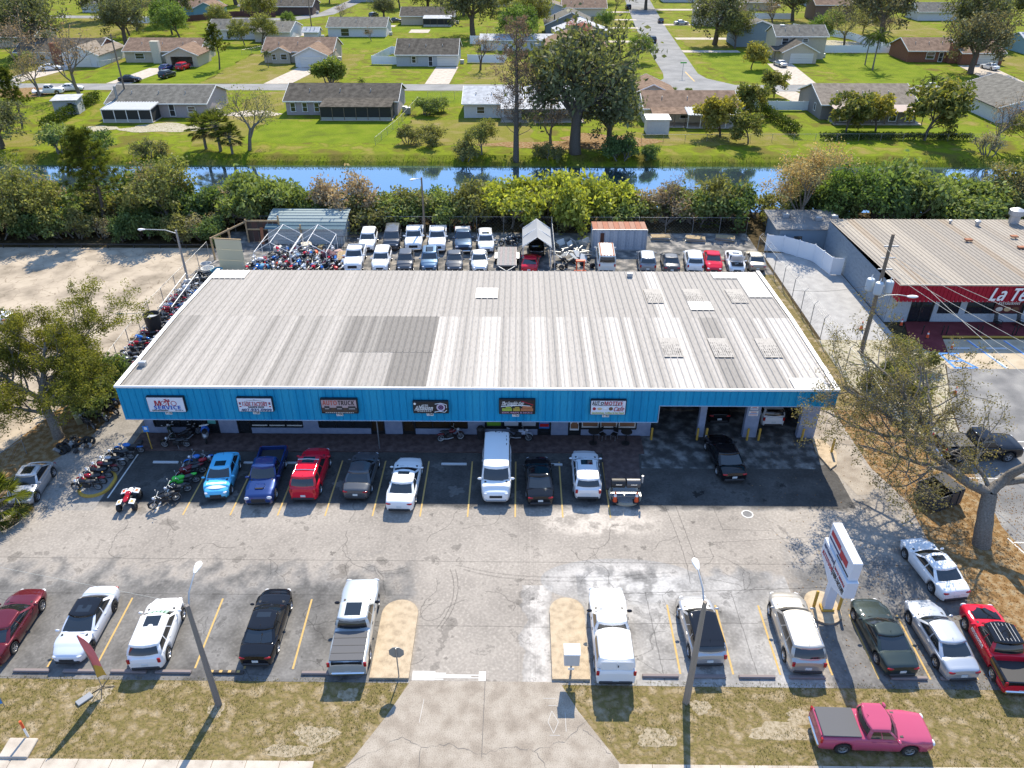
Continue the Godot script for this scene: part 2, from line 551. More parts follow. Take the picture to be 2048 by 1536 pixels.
func lot_picture() -> ImageTexture:
	var a: Array[PackedByteArray] = []
	for q in [[101,0.004,5],[102,0.02,5],[103,0.16,3],[104,0.010,4]]:
		var f := FastNoiseLite.new()
		f.seed = q[0]; f.frequency = q[1]; f.fractal_octaves = q[2]
		var im := f.get_image(LW,LH)
		im.convert(Image.FORMAT_L8)
		a.append(im.get_data())
	var n1 := a[0]; var n2 := a[1]; var n3 := a[2]; var n4 := a[3]
	var px := PackedFloat32Array()
	px.resize(LW * LH)
	var warm := PackedFloat32Array()
	warm.resize(LW * LH)
	var i := 0
	for y in LH:
		var z := LOT.position.y + LOT.size.y * y / LH
		for x in LW:
			var wx := LOT.position.x + LOT.size.x * x / LW
			var p := n1[i] / 255.0
			var q := n2[i] / 255.0
			var g := n3[i] / 255.0
			var k := n4[i] / 255.0
			var j := (q - 0.5) * 1.4
			var t := 0.335 + 0.10 * (p - 0.5) + 0.07 * (q - 0.5)
			var w := 1.0
			# darker sealed or patched stalls and painted shop-front shade blend in over a ragged metre
			var f := 0.0
			var u := 0.0
			var v := 0.2
			if wx < -5.0 and z > -35.0:
				f = clampf((z + 32.4 - j * 2.6) / 2.2 + 0.5,0,1) * clampf((-5.6 - wx + j) / 0.8,0,1)
				u = 0.185 + 0.14 * (k - 0.45) + 0.12 * (q - 0.45)
			elif wx > 3.4 and wx < 15.6 and z > -35.0:
				f = clampf((z + 32.8 - j * 1.5) / 0.8 + 0.5,0,1)
				u = 0.31 + 0.30 * (k - 0.45) + 0.18 * (q - 0.5)
			elif wx >= 15.2 and z > -37.0:
				f = clampf((z + 34.0 - j * 3.0) / 2.5 + 0.5,0,1) * clampf((wx - 15.6 + j) / 0.9,0,1)
				u = 0.19 + 0.14 * (q - 0.5)
			elif wx > -27.6 and wx < 22.0 and z < -37.5:  # sealed asphalt painted darker still, in the shape of the building's cast shadow
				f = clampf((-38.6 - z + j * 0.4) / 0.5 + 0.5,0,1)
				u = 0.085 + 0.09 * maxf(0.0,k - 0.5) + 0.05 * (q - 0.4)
			elif z < -38.0 and wx < -27.5:
				f = 0.5
				u = 0.27 + 0.12 * (q - 0.5)
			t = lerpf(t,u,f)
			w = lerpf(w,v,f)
			# pale, lime-like wear round the drive and the right-hand stalls
			var e1 := absf(wx - 1.15 + j * 0.5)
			if z > -31.8 and e1 < 0.85:
				t = lerpf(t,0.52,clampf((0.85 - e1) * 2.0,0,1) * clampf((q + k * 0.5 - 0.5) * 3.5,0,1)); w *= 0.5
			var dx := wx - 6.0
			var dz := z + 32.2
			var rr := dx * dx / 22.0 + dz * dz / 3.2
			if rr < 1.0:
				t = lerpf(t,0.52,clampf((1.0 - rr) * 1.4,0,1) * clampf((q + k * 0.6 - 0.64) * 4.0,0,1)); w *= 0.3
			var d2x := wx - 5.2
			var d2z := z + 37.2
			rr = d2x * d2x / 20.0 + d2z * d2z / 2.2
			if rr < 1.0:
				t = lerpf(t,0.48,clampf((1.0 - rr) * 1.6,0,1) * clampf((q + k * 0.5 - 0.6) * 4.0,0,1))
			# oil and tyre dirt
			if k > 0.72 and q > 0.62:
				t *= 0.72
			if q > 0.76 and g > 0.5:
				t *= 0.7
			t *= 0.82 + 0.36 * g
			if g > 0.72 and q < 0.5:
				t *= 1.12
			px[i] = t
			warm[i] = w
			i += 1
	var r2 := RandomNumberGenerator.new()
	r2.seed = 55
	# seams laid with the paving
	for s in [[-40.0,-33.75,32.0,-33.55,0.05,0.55],[-40.0,-30.9,-6.0,-30.95,0.04,0.6],[6.0,-31.2,20.0,-31.9,0.06,0.4],[4.0,-29.0,16.0,-29.2,0.05,0.5],[7.3,-31.3,7.5,-25.2,0.05,0.5],[12.2,-31.4,12.3,-25.2,0.05,0.5],[-8.0,-28.8,4.0,-28.75,0.04,0.6],[12.7,-39.0,12.9,-36.6,0.04,0.6],[12.9,-36.6,16.0,-36.5,0.04,0.6],[12.0,-35.4,21.0,-36.2,0.05,0.6]]:
		stroke(px,[Vector2(s[0],s[1]),Vector2(s[2],s[3])],s[4],s[5])
	# wandering cracks
	for kk in 46:
		var p := Vector2(r2.randf_range(-38,25),r2.randf_range(-37.5,-26))
		var ang := r2.randf_range(0,TAU)
		var pts := [p]
		for s in r2.randi_range(6,22):
			ang += r2.randf_range(-0.65,0.65)
			p += Vector2(cos(ang),sin(ang) * 0.8) * r2.randf_range(0.15,0.5)
			pts.append(p)
			if r2.randf() < 0.1:
				var b := p
				var ba := ang + (0.9 if r2.randf() < 0.5 else -0.9)
				var bp := [p]
				for s2 in r2.randi_range(3,7):
					ba += r2.randf_range(-0.5,0.5)
					b += Vector2(cos(ba),sin(ba)) * 0.3
					bp.append(b)
				stroke(px,bp,0.035,0.62)
		stroke(px,pts,0.04,0.5 + 0.2 * r2.randf())
	# skid arcs left by turning cars
	for s in [[-3.2,-33.0,0.3,-31.6,5.6,-32.2,9.0,-32.6],[-3.4,-33.3,0.2,-31.9,5.4,-32.5,9.4,-32.9],[-4.0,-33.0,-3.3,-31.2,-3.8,-29.6,-4.4,-28.6],[-3.7,-33.0,-3.1,-31.2,-3.6,-29.6,-4.2,-28.6],[9.6,-38.8,9.9,-36.5,10.2,-34.0,10.0,-32.0],[10.3,-38.8,10.5,-36.5,10.7,-34.0,10.8,-32.0]]:
		var pts := []
		for t in 25:
			pts.append(Vector2(s[0],s[1]).bezier_interpolate(Vector2(s[2],s[3]),Vector2(s[4],s[5]),Vector2(s[6],s[7]),t / 24.0))
		stroke(px,pts,0.09,0.8)
	# spots of oil
	for kk in 90:
		var p := Vector2(r2.randf_range(-38,25),r2.randf_range(-44,-25.5))
		blot(px,p,r2.randf_range(0.05,0.22),r2.randf_range(0.55,0.8))
	for kk in 14:
		blot(px,Vector2(r2.randf_range(-27,8),r2.randf_range(-43,-39.5)),r2.randf_range(0.3,0.7),r2.randf_range(1.3,1.8))
	for s in [[11.9,-40.0,0.35,0.4],[12.3,-40.2,0.2,0.4],[17.9,-41.0,0.25,0.5]]:
		blot(px,Vector2(s[0],s[1]),s[2],s[3])
	var out := PackedByteArray()
	out.resize(LW * LH * 3)
	var o := 0
	for ii in LW * LH:
		var t := clampf(px[ii],0.02,0.75)
		var w := warm[ii]
		var s1 := sqrt(t * (1.02 + 0.085 * w))
		var s2 := sqrt(t * (1.0 + 0.005 * w))
		var s3 := sqrt(t * (0.975 - 0.085 * w))
		# the square root stands close enough to the sRGB curve
		out[o] = clampi(int(s1 * 255.0),0,255)
		out[o + 1] = clampi(int(s2 * 255.0),0,255)
		out[o + 2] = clampi(int(s3 * 255.0),0,255)
		o += 3
	return ImageTexture.create_from_image(Image.create_from_data(LW,LH,false,Image.FORMAT_RGB8,out))

func stroke(px: PackedFloat32Array,pts: Array,wide: float,f: float) -> void:
	var sx := LW / LOT.size.x
	var r := maxf(0.5,wide * sx * 0.5)
	for i in pts.size() - 1:
		var a: Vector2 = (pts[i] - LOT.position) * sx
		var b: Vector2 = (pts[i + 1] - LOT.position) * sx
		var steps := int(a.distance_to(b)) + 1
		for s in steps:
			var p := a.lerp(b,float(s) / steps)
			for dy in range(-int(r),int(r) + 1):
				var x := int(p.x)
				var y := int(p.y) + dy
				if x >= 0 and x < LW and y >= 0 and y < LH:
					px[y * LW + x] = minf(px[y * LW + x],px[y * LW + x] * f if px[y * LW + x] * f > 0.07 else 0.07)

func blot(px: PackedFloat32Array,at: Vector2,rad: float,f: float) -> void:
	var sx := LW / LOT.size.x
	var c := (at - LOT.position) * sx
	var r := rad * sx
	for y in range(int(c.y - r * 1.3),int(c.y + r * 1.3) + 1):
		for x in range(int(c.x - r * 1.3),int(c.x + r * 1.3) + 1):
			if x < 0 or y < 0 or x >= LW or y >= LH:
				continue
			var d := Vector2(x,y) - c
			var a := d.angle()
			var lim := r * (0.75 + 0.2 * sin(a * 3.0 + at.x * 7.0) + 0.15 * sin(a * 7.0 + at.y * 5.0))
			if d.length() < lim:
				px[y * LW + x] *= f

func sheet(called: String,mat: Material,poly: Array,y: float,thick := 0.0) -> MeshInstance3D:
	var m := MB.new()
	m.prism(PackedVector2Array(poly),y - thick,y)
	return struct(m,called,mat)

func P2(a: Array) -> Array:
	var out := []
	for i in range(0,a.size(),2):
		out.append(Vector2(a[i],a[i + 1]))
	return out

func capsule(x0: float,x1: float,z0: float,z1: float,near_round := false) -> Array:
	var r := (x1 - x0) / 2.0
	var out := [Vector2(x0,z0)]
	if near_round:
		out = []
		for k in 13:
			var a := PI - PI * k / 12.0
			out.append(Vector2(x0 + r + r * cos(a),z0 - r + r * sin(a)))
	else:
		out.append(Vector2(x1,z0))
	for k in 13:
		var a := PI * k / 12.0
		out.append(Vector2(x0 + r + r * cos(a),z1 + r - r * sin(a)))
	return out

func make_ground() -> void:
	var m: MB
	m = MB.new()
	var prof := [[60.0,-0.03],[-91.0,-0.03],[-94.5,-0.25],[-98.0,-1.5],[-101.0,-2.6],[-116.5,-2.6],[-119.0,-1.45],[-120.2,-0.7],[-122.0,-0.12],[-125.0,-0.03],[-1500.0,-0.03]]
	for i in prof.size() - 1:
		m.quad(V(-1200,prof[i][1],prof[i][0]),V(1200,prof[i][1],prof[i][0]),V(1200,prof[i + 1][1],prof[i + 1][0]),V(-1200,prof[i + 1][1],prof[i + 1][0]))
	struct(m,"ground",M.lawn)
	m = MB.new()
	m.rect(-1200,-121.0,1200,-97.0,-1.15)
	struct(m,"canal_water",M.water)
	sheet("yard_ground",M.soil,P2([-160,-24.0,160,-24.0,160,-91.0,-160,-91.0]),-0.012)
	# near strip: road, sidewalk, verge
	sheet("road",M.far_asphalt,P2([-200,-5,200,-5,200,-16.5,-200,-16.5]),0.0)
	sheet("verge",M.verge_grass,P2([-120,-16.5,120,-16.5,120,-25.5,-120,-25.5]),0.005)
	for i in range(-40,41):
		# one slab of the sidewalk after the other, with open joints
		var x0 := i * 1.55
		if x0 > -9.4 and x0 < 4.6:
			continue
		sheet("sidewalk",M.walk_concrete,P2([x0 + 0.012,-19.3,x0 + 1.538,-19.3,x0 + 1.538,-20.88,x0 + 0.012,-20.88]),0.035,0.05)
	sheet("driveway",M.drive_concrete,P2([-8.9,-17.0,5.6,-17.0,5.2,-19.8,4.75,-20.9,3.0,-23.6,2.15,-25.25,-5.4,-25.25,-6.3,-23.3,-7.8,-20.6,-8.3,-19.4]),0.02)
	var mm := MB.new()
	mm.box(V(-1.62,0.022,-23.2),V(0.03,0.006,4.1))
	struct(mm,"driveway_joint",mt("crack_grey",0.13,0.12,0.11,0.95))
	for c in [[-8.0,-20.6,-6.6,-21.4,-5.4,-22.2,-4.4,-21.6,-3.2,-21.8,-1.6,-21.3,-0.4,-21.7,0.8,-21.5,2.2,-22.0,3.4,-23.2],[-4.4,-21.6,-4.6,-20.2,-4.2,-18.6],[0.8,-21.5,1.6,-20.4,2.8,-19.6],[3.1,-22.6,3.8,-22.0,4.3,-21.4]]:
		var cp := P2(c)
		var cm := MB.new()
		for i in cp.size() - 1:
			for j in 6:
				var a: Vector2 = cp[i].lerp(cp[i + 1],j / 6.0)
				var b: Vector2 = cp[i].lerp(cp[i + 1],(j + 1) / 6.0)
				a += Vector2(sin(a.x * 19.0 + a.y * 7.0),cos(a.x * 13.0 - a.y * 17.0)) * 0.07
				b += Vector2(sin(b.x * 19.0 + b.y * 7.0),cos(b.x * 13.0 - b.y * 17.0)) * 0.07
				var w := (b - a).orthogonal().normalized() * (0.010 + 0.007 * sin(i * 3.0 + j))
				cm.prism(PackedVector2Array([a - w,b - w,b + w,a + w]),0.023,0.023)
		struct(cm,"drive_crack",mt("crack_grey",0.13,0.12,0.11,0.95))
	# the car park itself
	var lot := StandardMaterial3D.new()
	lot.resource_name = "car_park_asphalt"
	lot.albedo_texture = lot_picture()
	lot.roughness = 0.92
	lot.metallic_specular = 0.25
	lot.texture_repeat = false
	lot.detail_enabled = true
	lot.detail_albedo = M.fine
	lot.detail_blend_mode = BaseMaterial3D.BLEND_MODE_MUL
	lot.detail_uv_layer = BaseMaterial3D.DETAIL_UV_2
	lot.uv2_triplanar = true
	lot.uv2_world_triplanar = true
	lot.uv2_scale = Vector3.ONE / 1.3
	M.lot = lot
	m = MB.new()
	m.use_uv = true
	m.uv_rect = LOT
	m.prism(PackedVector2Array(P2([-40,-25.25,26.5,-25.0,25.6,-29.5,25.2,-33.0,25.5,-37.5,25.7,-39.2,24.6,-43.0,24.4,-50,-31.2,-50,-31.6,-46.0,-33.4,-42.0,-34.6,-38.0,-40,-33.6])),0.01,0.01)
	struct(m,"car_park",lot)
	sheet("litter_bed",M.leaf_litter,P2([25.0,-25.0,33.0,-25.0,31.5,-33.5,31.0,-39.5,33.0,-46.0,28.0,-52.0,24.0,-50.0,24.0,-43.0,25.2,-39.0,25.0,-33.0]),0.006)
	sheet("litter_bed",M.leaf_litter,P2([-30.6,-55.0,-33.9,-58.0,-36.5,-47.0,-38.0,-39.0,-46.0,-33.0,-46,-29.0,-36.0,-33.0,-31.6,-41.5,-31.0,-47.0]),0.007)
	sheet("neighbour_lot",M.old_concrete,P2([-33.9,-82.8,-140,-82.8,-140,-30,-46.0,-30,-38.0,-39.5,-36.5,-47,-34.0,-57]),0.004)
	sheet("side_drive",M.far_asphalt,P2([-31.2,-50,-27.0,-50,-27.0,-66,-34.6,-66,-34.2,-56,-31.5,-53]),0.012)
	sheet("rear_yard",M.rear_asphalt,P2([-34.5,-64.5,27.0,-64.5,27.0,-88.0,-34.5,-88.0]),0.008)
	sheet("thicket_floor",M.soil,P2([-140,-82.8,-34.5,-82.8,-34.5,-87.9,140,-87.9,140,-95.5,-140,-95.5]),0.003)
	sheet("side_path",M.drive_concrete,P2([21.4,-50.2,24.4,-50.2,24.3,-40.2,22.6,-40.0,21.9,-42.6,21.4,-44.4]),0.016)
	sheet("gravel_strip",M.rear_asphalt,P2([21.4,-50.2,23.0,-50.2,22.9,-66.0,21.0,-66.0]),0.016)
	sheet("side_verge",M.verge_grass,P2([23.0,-50.2,27.0,-50.2,27.0,-76.0,25.2,-76.0,22.9,-66.0]),0.012)
	sheet("paver_yard",M.paver_grey,P2([27.3,-61.6,34.2,-61.6,34.2,-82.0,27.3,-82.0]),0.014)
	sheet("sandy_patch",M.sand,P2([27.0,-61.6,36.0,-61.6,36.6,-57.8,33.6,-50.0,31.5,-43.0,28.0,-51.0,27.0,-54.0]),0.009)
	sheet("restaurant_lot",M.rest_asphalt,P2([36.4,-57.0,34.0,-51.0,31.6,-43.0,30.6,-37.0,31.2,-31.0,33.0,-24.9,90,-24.9,90,-57.0]),0.012)
	sheet("accessible_bays",M.tan_concrete,P2([36.2,-61.8,90,-61.8,90,-56.6,36.5,-56.6]),0.016)
	# kerbs and walks of the strip building
	var walk := sheet("shop_walk",M.red_walk,P2([-28.0,-46.5,9.0,-46.5,9.0,-44.4,-28.0,-44.4]),0.11,0.11)
	walk.set_meta("label","dark red brick walk under the canopy")
	sheet("shop_walk",M.red_walk,P2([6.0,-44.38,8.6,-44.38,8.2,-40.4,5.9,-40.4]),0.10,0.10)
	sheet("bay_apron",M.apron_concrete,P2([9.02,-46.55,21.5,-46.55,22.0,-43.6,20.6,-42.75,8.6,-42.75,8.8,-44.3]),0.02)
	for c in [[-7.5,-5.5,-25.32,-30.5],[1.78,3.7,-25.34,-30.75]]:
		var k := sheet("traffic_island",M.island_concrete,capsule(c[0],c[1],c[2],c[3]),0.15,0.16)
		k.set_meta("label","tan concrete island beside the drive")
	# yellow-edged island below the row of motorcycles and the kerb island with the smoker
	isle_with_edge(capsule(-29.6,-27.4,-39.2,-42.0,true),M.far_asphalt,M.yellow_paint)
	isle_with_edge(capsule(6.0,8.2,-38.7,-41.0,true),M.far_asphalt,M.tan_concrete)
	isle_with_edge(capsule(16.15,17.95,-29.05,-31.45,true),M.island_concrete,M.island_concrete)
	sheet("traffic_island",M.island_concrete,P2([21.55,-46.3,22.3,-46.0,22.75,-44.6,22.3,-43.2,21.7,-42.7,21.3,-44.6]),0.14,0.15)
	# stall lines
	var lines := []
	for x in [-26.35,-23.9,-21.4,-18.95,-16.25,-13.7,-11.2,-8.7]:
		lines.append([x - 0.35,-25.9,x - 0.45,-30.6,M.line_yellow])
	for x in [6.0,8.35,11.05,13.45,16.1]:
		lines.append([x,-25.8,x + 0.05,-30.4,M.line_yellow])
	for x in [18.4,21.0,23.4]:
		lines.append([x,-25.6,x,-29.8,M.line_yellow])
	for k in 10:
		var x := -21.6 + 3.06 * k
		lines.append([x,-37.6,x,-43.4,M.line_yellow])
	lines.append([-27.2,-39.2,-27.2,-44.0,M.line_white])
	lines.append([-23.5,-37.9,-23.5,-43.4,M.line_white])
	lines.append([-28.05,-44.6,-28.05,-47.5,M.line_yellow])
	for l in lines:
		var q := MB.new()
		var a := V(l[0],0.0145,l[1])
		var b := V(l[2],0.0145,l[3])
		var w := V(0.05,0,0)
		q.quad(a - w,a + w,b + w,b - w)
		struct(q,"stall_line",l[4])
	# surveyors' paint on the drive
	for l in [[1.7,-23.6,1.5,-23.0,1.75,-22.4,2.0,-23.0,1.7,-23.6],[1.55,-23.9,2.0,-23.9],[1.55,-22.3,2.05,-22.3],[2.35,-23.5,2.35,-22.5],[1.3,-24.3,1.9,-24.3],[-4.6,-24.2,-4.7,-22.9]]:
		var lp := P2(l)
		var lm := MB.new()
		for i in lp.size() - 1:
			var w: Vector2 = (lp[i + 1] - lp[i]).orthogonal().normalized() * 0.013
			lm.prism(PackedVector2Array([lp[i] - w,lp[i + 1] - w,lp[i + 1] + w,lp[i] + w]),0.0255,0.0255)
		struct(lm,"survey_mark",mt("survey_white",0.46,0.44,0.41,0.9))
	# the worn white stop bar at the mouth of the drive
	for k in 5:
		var q := MB.new()
		q.rect(-5.35,-25.75 - k * 0.0 + [0.0,0.1,0.18,0.27,0.36][k],-1.75 + [-1.9,-0.2,-0.6,-0.1,-2.0][k],-25.75 + [0.07,0.15,0.25,0.31,0.42][k],0.0145)
		struct(q,"stop_bar",M.line_white)
	var sq := MB.new()
	sq.rect(-1.95,-25.85,-1.6,-25.28,0.0148)
	struct(sq,"stop_bar",M.line_white)
	sq = MB.new()
	sq.rect(-5.35,-25.85,-4.2,-25.3,0.0148)
	struct(sq,"stop_bar",M.line_white)
	# restaurant bays: blue and white lines
	for k in 6:
		for d in [[0.0,M.line_blue],[0.14,M.line_white]]:
			var x := 40.4 + 3.25 * k
			var q := MB.new()
			var a := V(x + d[0] + 0.9,0.021,-56.7)
			var b := V(x + d[0],0.021,-61.6)
			q.quad(a - V(0.07,0,0),a + V(0.07,0,0),b + V(0.07,0,0),b - V(0.07,0,0))
			struct(q,"stall_line",d[1])
	for s in [[36.7,-61.5,37.6,-59.3],[36.8,-59.2,38.5,-59.2],[37.6,-59.3,38.9,-56.7],[36.8,-59.2,37.0,-56.7],[37.0,-57.9,38.2,-57.9],[36.9,-56.75,38.9,-56.75]]:
		var q := MB.new()
		var a := V(s[0],0.021,s[1])
		var b := V(s[2],0.021,s[3])
		var w := (b - a).cross(Vector3.UP).normalized() * 0.12
		q.quad(a + w,b + w,b - w,a - w)
		struct(q,"access_marking",M.line_blue)
	for s in [[30.9,-41.9,60.0,-41.4],[30.6,-35.6,60.0,-35.2],[33.0,-25.2,30.4,-36.0],[34.0,-46.2,60,-45.8]]:
		var q := MB.new()
		var a := V(s[0],0.0165,s[1])
		var b := V(s[2],0.0165,s[3])
		var w := (b - a).cross(Vector3.UP).normalized() * 0.05
		q.quad(a + w,b + w,b - w,a - w)
		struct(q,"stall_line",M.line_white)
	# the streets of the housing estate
	sheet("street",M.far_asphalt,P2([-400,-170.2,400,-170.2,400,-176.8,-400,-176.8]),0.0)
	sheet("cross_street",M.far_asphalt,P2([29.0,-176.7,46.5,-176.7,41.8,-184.0,41.0,-190.0,45.5,-262.0,52.0,-345.0,60.0,-460.0,50.0,-460.0,42.0,-345.0,36.0,-262.0,33.0,-190.0,32.2,-184.0]),0.004)
	sheet("back_street",M.far_asphalt,P2([-300,-300.0,-76.0,-283.0,-66.0,-300.0,-58.0,-420.0,-64.5,-420.0,-72.0,-305.0,-80.0,-290.0,-300,-307.0]),0.004)
	var cl := MB.new()
	cl.rect(38.3,-192.0,38.6,-180.5,0.012)
	struct(cl,"centre_line",M.line_yellow)
	var drv := [[-88.5,-83.0,-195.5,-177.0,2.0],[-53.0,-47.0,-198.0,-177.0,3.0],[-20.2,-14.9,-198.0,-177.0,0.6],[61.0,-55.0,0,0,0],[60.5,66.5,-203.0,-177.0,2.0],[106.0,113.5,-201.0,-177.0,3.0],[-113.0,-106.0,-199.0,-177.0,4.0],[52.5,57.5,-170.0,-157.0,-2.0],[-34.0,-28.0,-262.0,-255.0,0.0]]
	for d in drv:
		if d[4] == 0 and d[2] == 0:
			continue
		sheet("house_drive",M.walk_concrete,P2([d[0],d[2],d[1],d[2],d[1] - d[4],d[3],d[0] - d[4],d[3]]),0.008)
	for d in [[-66.0,-62.0,-256.0,-248.0],[22.0,34.5,-240.0,-236.5],[26.0,37.0,-268.0,-265.0],[27.0,39.0,-288.0,-285.0],[29.0,41.0,-310.0,-306.0],[46.0,62.0,-276.0,-272.5],[45.0,60.0,-246.0,-242.0],[43.0,58.0,-223.0,-219.5],[-52.0,-40.0,-272.0,-268.0],[49.0,70.0,-318.0,-313.0],[-76.0,-64.0,-246.0,-242.5]]:
		sheet("house_drive",M.walk_concrete,P2([d[0],d[2],d[1],d[2],d[1],d[3],d[0],d[3]]),0.009)
	# garden plots mown and watered each in its own way, with wandering borders
	for d in [[-98,-70,-222,-178,1],[-70,-40,-216,-178,0],[-12,26,-205,-178,0],[46.5,62,-222,-181,1],[74,96,-218,-178,1],[118,150,-215,-178,0],[-140,-104,-196,-178,0],[-100,-78,-134,-126,0],[-54,-46,-168,-127,0],[-46,-20,-143,-128,1],[-20,2,-145,-127,0],[18,45,-136,-128,0],[47,82,-140,-131,1],[-90,-62,-268,-256,0],[-58,-36,-246,-226,1],[46,62,-262,-226,0],[8,34,-300,-272,0],[-40,-12,-268,-256,1],[80,130,-290,-250,0],[-150,-120,-290,-240,0],[-28,-2,-169,-158,1],[86,120,-169,-160,0]]:
		var poly := []
		for e in 4:
			var c := [Vector2(d[0],d[2]),Vector2(d[1],d[2]),Vector2(d[1],d[3]),Vector2(d[0],d[3])]
			for k in 9:
				var p: Vector2 = c[e].lerp(c[(e + 1) % 4],k / 9.0)
				poly.append(p + Vector2(sin(p.y * 0.9 + d[0]),sin(p.x * 0.8 + d[2])) * 0.7 + Vector2(sin(p.y * 2.3),cos(p.x * 2.1)) * 0.35)
		sheet("lawn_plot",M.lawn_rich if d[4] else M.lawn_dry,poly,-0.018)
	for d in [[-62.5,-138.0,7.0,3.2,M.sand],[-73.5,-137.5,3.0,2.0,M.sand],[88.0,-232.0,14.0,8.0,M.sand],[-103.0,-168.0,8.0,5.0,M.leaf_litter],[4.0,-127.5,9.0,2.4,M.leaf_litter],[14.0,-130.0,8.0,4.5,M.leaf_litter],[-50.0,-149.0,5.0,2.5,M.walk_concrete],[12.6,-22.6,1.5,0.5,M.verge_bare],[14.0,-23.4,1.0,0.4,M.verge_bare],[-9.5,-22.2,1.0,0.5,M.verge_bare],[-8.4,-24.4,0.5,0.4,M.verge_bare],[-10.5,-21.4,1.3,0.3,M.verge_bare],[6.6,-22.2,0.9,0.5,M.verge_bare],[9.0,-23.9,0.5,0.4,M.verge_bare],[-20.9,-24.4,0.7,0.5,M.verge_bare],[-14.7,-23.5,0.4,0.4,M.verge_bare]]:
		var poly := []
		for k in 26:
			var a := TAU * k / 26.0
			var rr: float = 1.0 + 0.16 * sin(a * 3.0 + d[0]) + 0.1 * sin(a * 7.0 + d[1])
			poly.append(Vector2(d[0] + cos(a) * d[2] * rr,d[1] + sin(a) * d[3] * rr))
		sheet("bare_patch",d[4],poly,0.009 if d[1] > -30 else 0.004)

func isle_with_edge(poly: Array,inner: Material,edge: Material) -> void:
	sheet("kerb_island",edge,poly,0.13,0.13)
	var mid := Vector2.ZERO
	for p: Vector2 in poly:
		mid += p / poly.size()
	var small := []
	for p: Vector2 in poly:
		small.append(p + (mid - p).normalized() * 0.2)
	sheet("kerb_island_top",inner,small,0.137)
# ---------- lettering ----------

func letters(txt: String,size_m: float,at: Vector3,mat: Material,parent: Node3D,called := "lettering",wide := 0.0,serif := false,italic := 0.0,bold := 700) -> MeshInstance3D:
	var f := SystemFont.new()
	f.font_names = PackedStringArray(["Droid Serif" if serif else "Droid Sans"])
	f.font_weight = bold
	var t := TextMesh.new()
	t.text = txt
	t.font = f
	t.font_size = 64
	t.pixel_size = size_m / 46.0
	t.depth = 0.012
	t.curve_step = 4.0
	var o := MeshInstance3D.new()
	o.name = called
	o.mesh = t
	o.material_override = mat
	var w := t.get_aabb().size.x
	var k := 1.0
	if wide > 0.0 and w > 0.01:
		k = wide / w
	o.transform = Transform3D(Basis(V(k,0,0),V(italic,1,0),V(0,0,1)),parent.transform.affine_inverse() * at if parent != self else at)
	parent.add_child(o,true)
	return o
# a sheet with ribs along z: from (0, z0) to (wide, z1), heights y0 and y1

func ribbed(wide: float,z0: float,y0: float,z1: float,y1: float,pitch: float,h := 0.075,foot := 0.13,top := 0.03) -> ArrayMesh:
	var m := MB.new()
	var prof := [Vector2(0,0)]
	var x := pitch * 0.5
	while x < wide - 0.01:
		prof.append_array([Vector2(x - foot / 2,0),Vector2(x - top / 2,h),Vector2(x + top / 2,h),Vector2(x + foot / 2,0)])
		x += pitch
	prof.append(Vector2(wide,0))
	for i in prof.size() - 1:
		var a: Vector2 = prof[i]
		var b: Vector2 = prof[i + 1]
		m.quad(V(a.x,y0 + a.y,z0),V(b.x,y0 + b.y,z0),V(b.x,y1 + b.y,z1),V(a.x,y1 + a.y,z1))
	# the turned-down ends give the sheet its edge
	m.quad(V(0,y0 - 0.03,z0),V(wide,y0 - 0.03,z0),V(wide,y0,z0),V(0,y0,z0))
	return m.mesh()
# an upright ribbed panel facing +z

func rib_panel(wide: float,y0: float,y1: float,pitch: float) -> ArrayMesh:
	var m := MB.new()
	var prof := [Vector2(0,0)]
	var x := pitch * 0.5
	while x < wide - 0.01:
		prof.append_array([Vector2(x - 0.045,0),Vector2(x - 0.022,-0.04),Vector2(x + 0.022,-0.04),Vector2(x + 0.045,0)])
		x += pitch
	prof.append(Vector2(wide,0))
	for i in prof.size() - 1:
		var a: Vector2 = prof[i]
		var b: Vector2 = prof[i + 1]
		m.quad(V(a.x,y0,a.y),V(b.x,y0,b.y),V(b.x,y1,b.y),V(a.x,y1,a.y))
	return m.mesh()

func tone(key: String,r: float,g: float,b: float,rough := 0.6,metal := 0.0) -> StandardMaterial3D:
	# a plain colour with the blotches of old sheet metal
	if M.has(key):
		return M[key]
	var m := mt(key,r,g,b,rough,metal)
	m.metallic_specular = 0.3
	m.albedo_texture = (M.roof_dirt as StandardMaterial3D).albedo_texture
	m.uv1_triplanar = true
	m.uv1_world_triplanar = true
	m.uv1_scale = V(1.5,0.16,1.5) if key.begins_with("fascia") or key.begins_with("rest_red") else V(0.55,0.3,0.14)
	return m

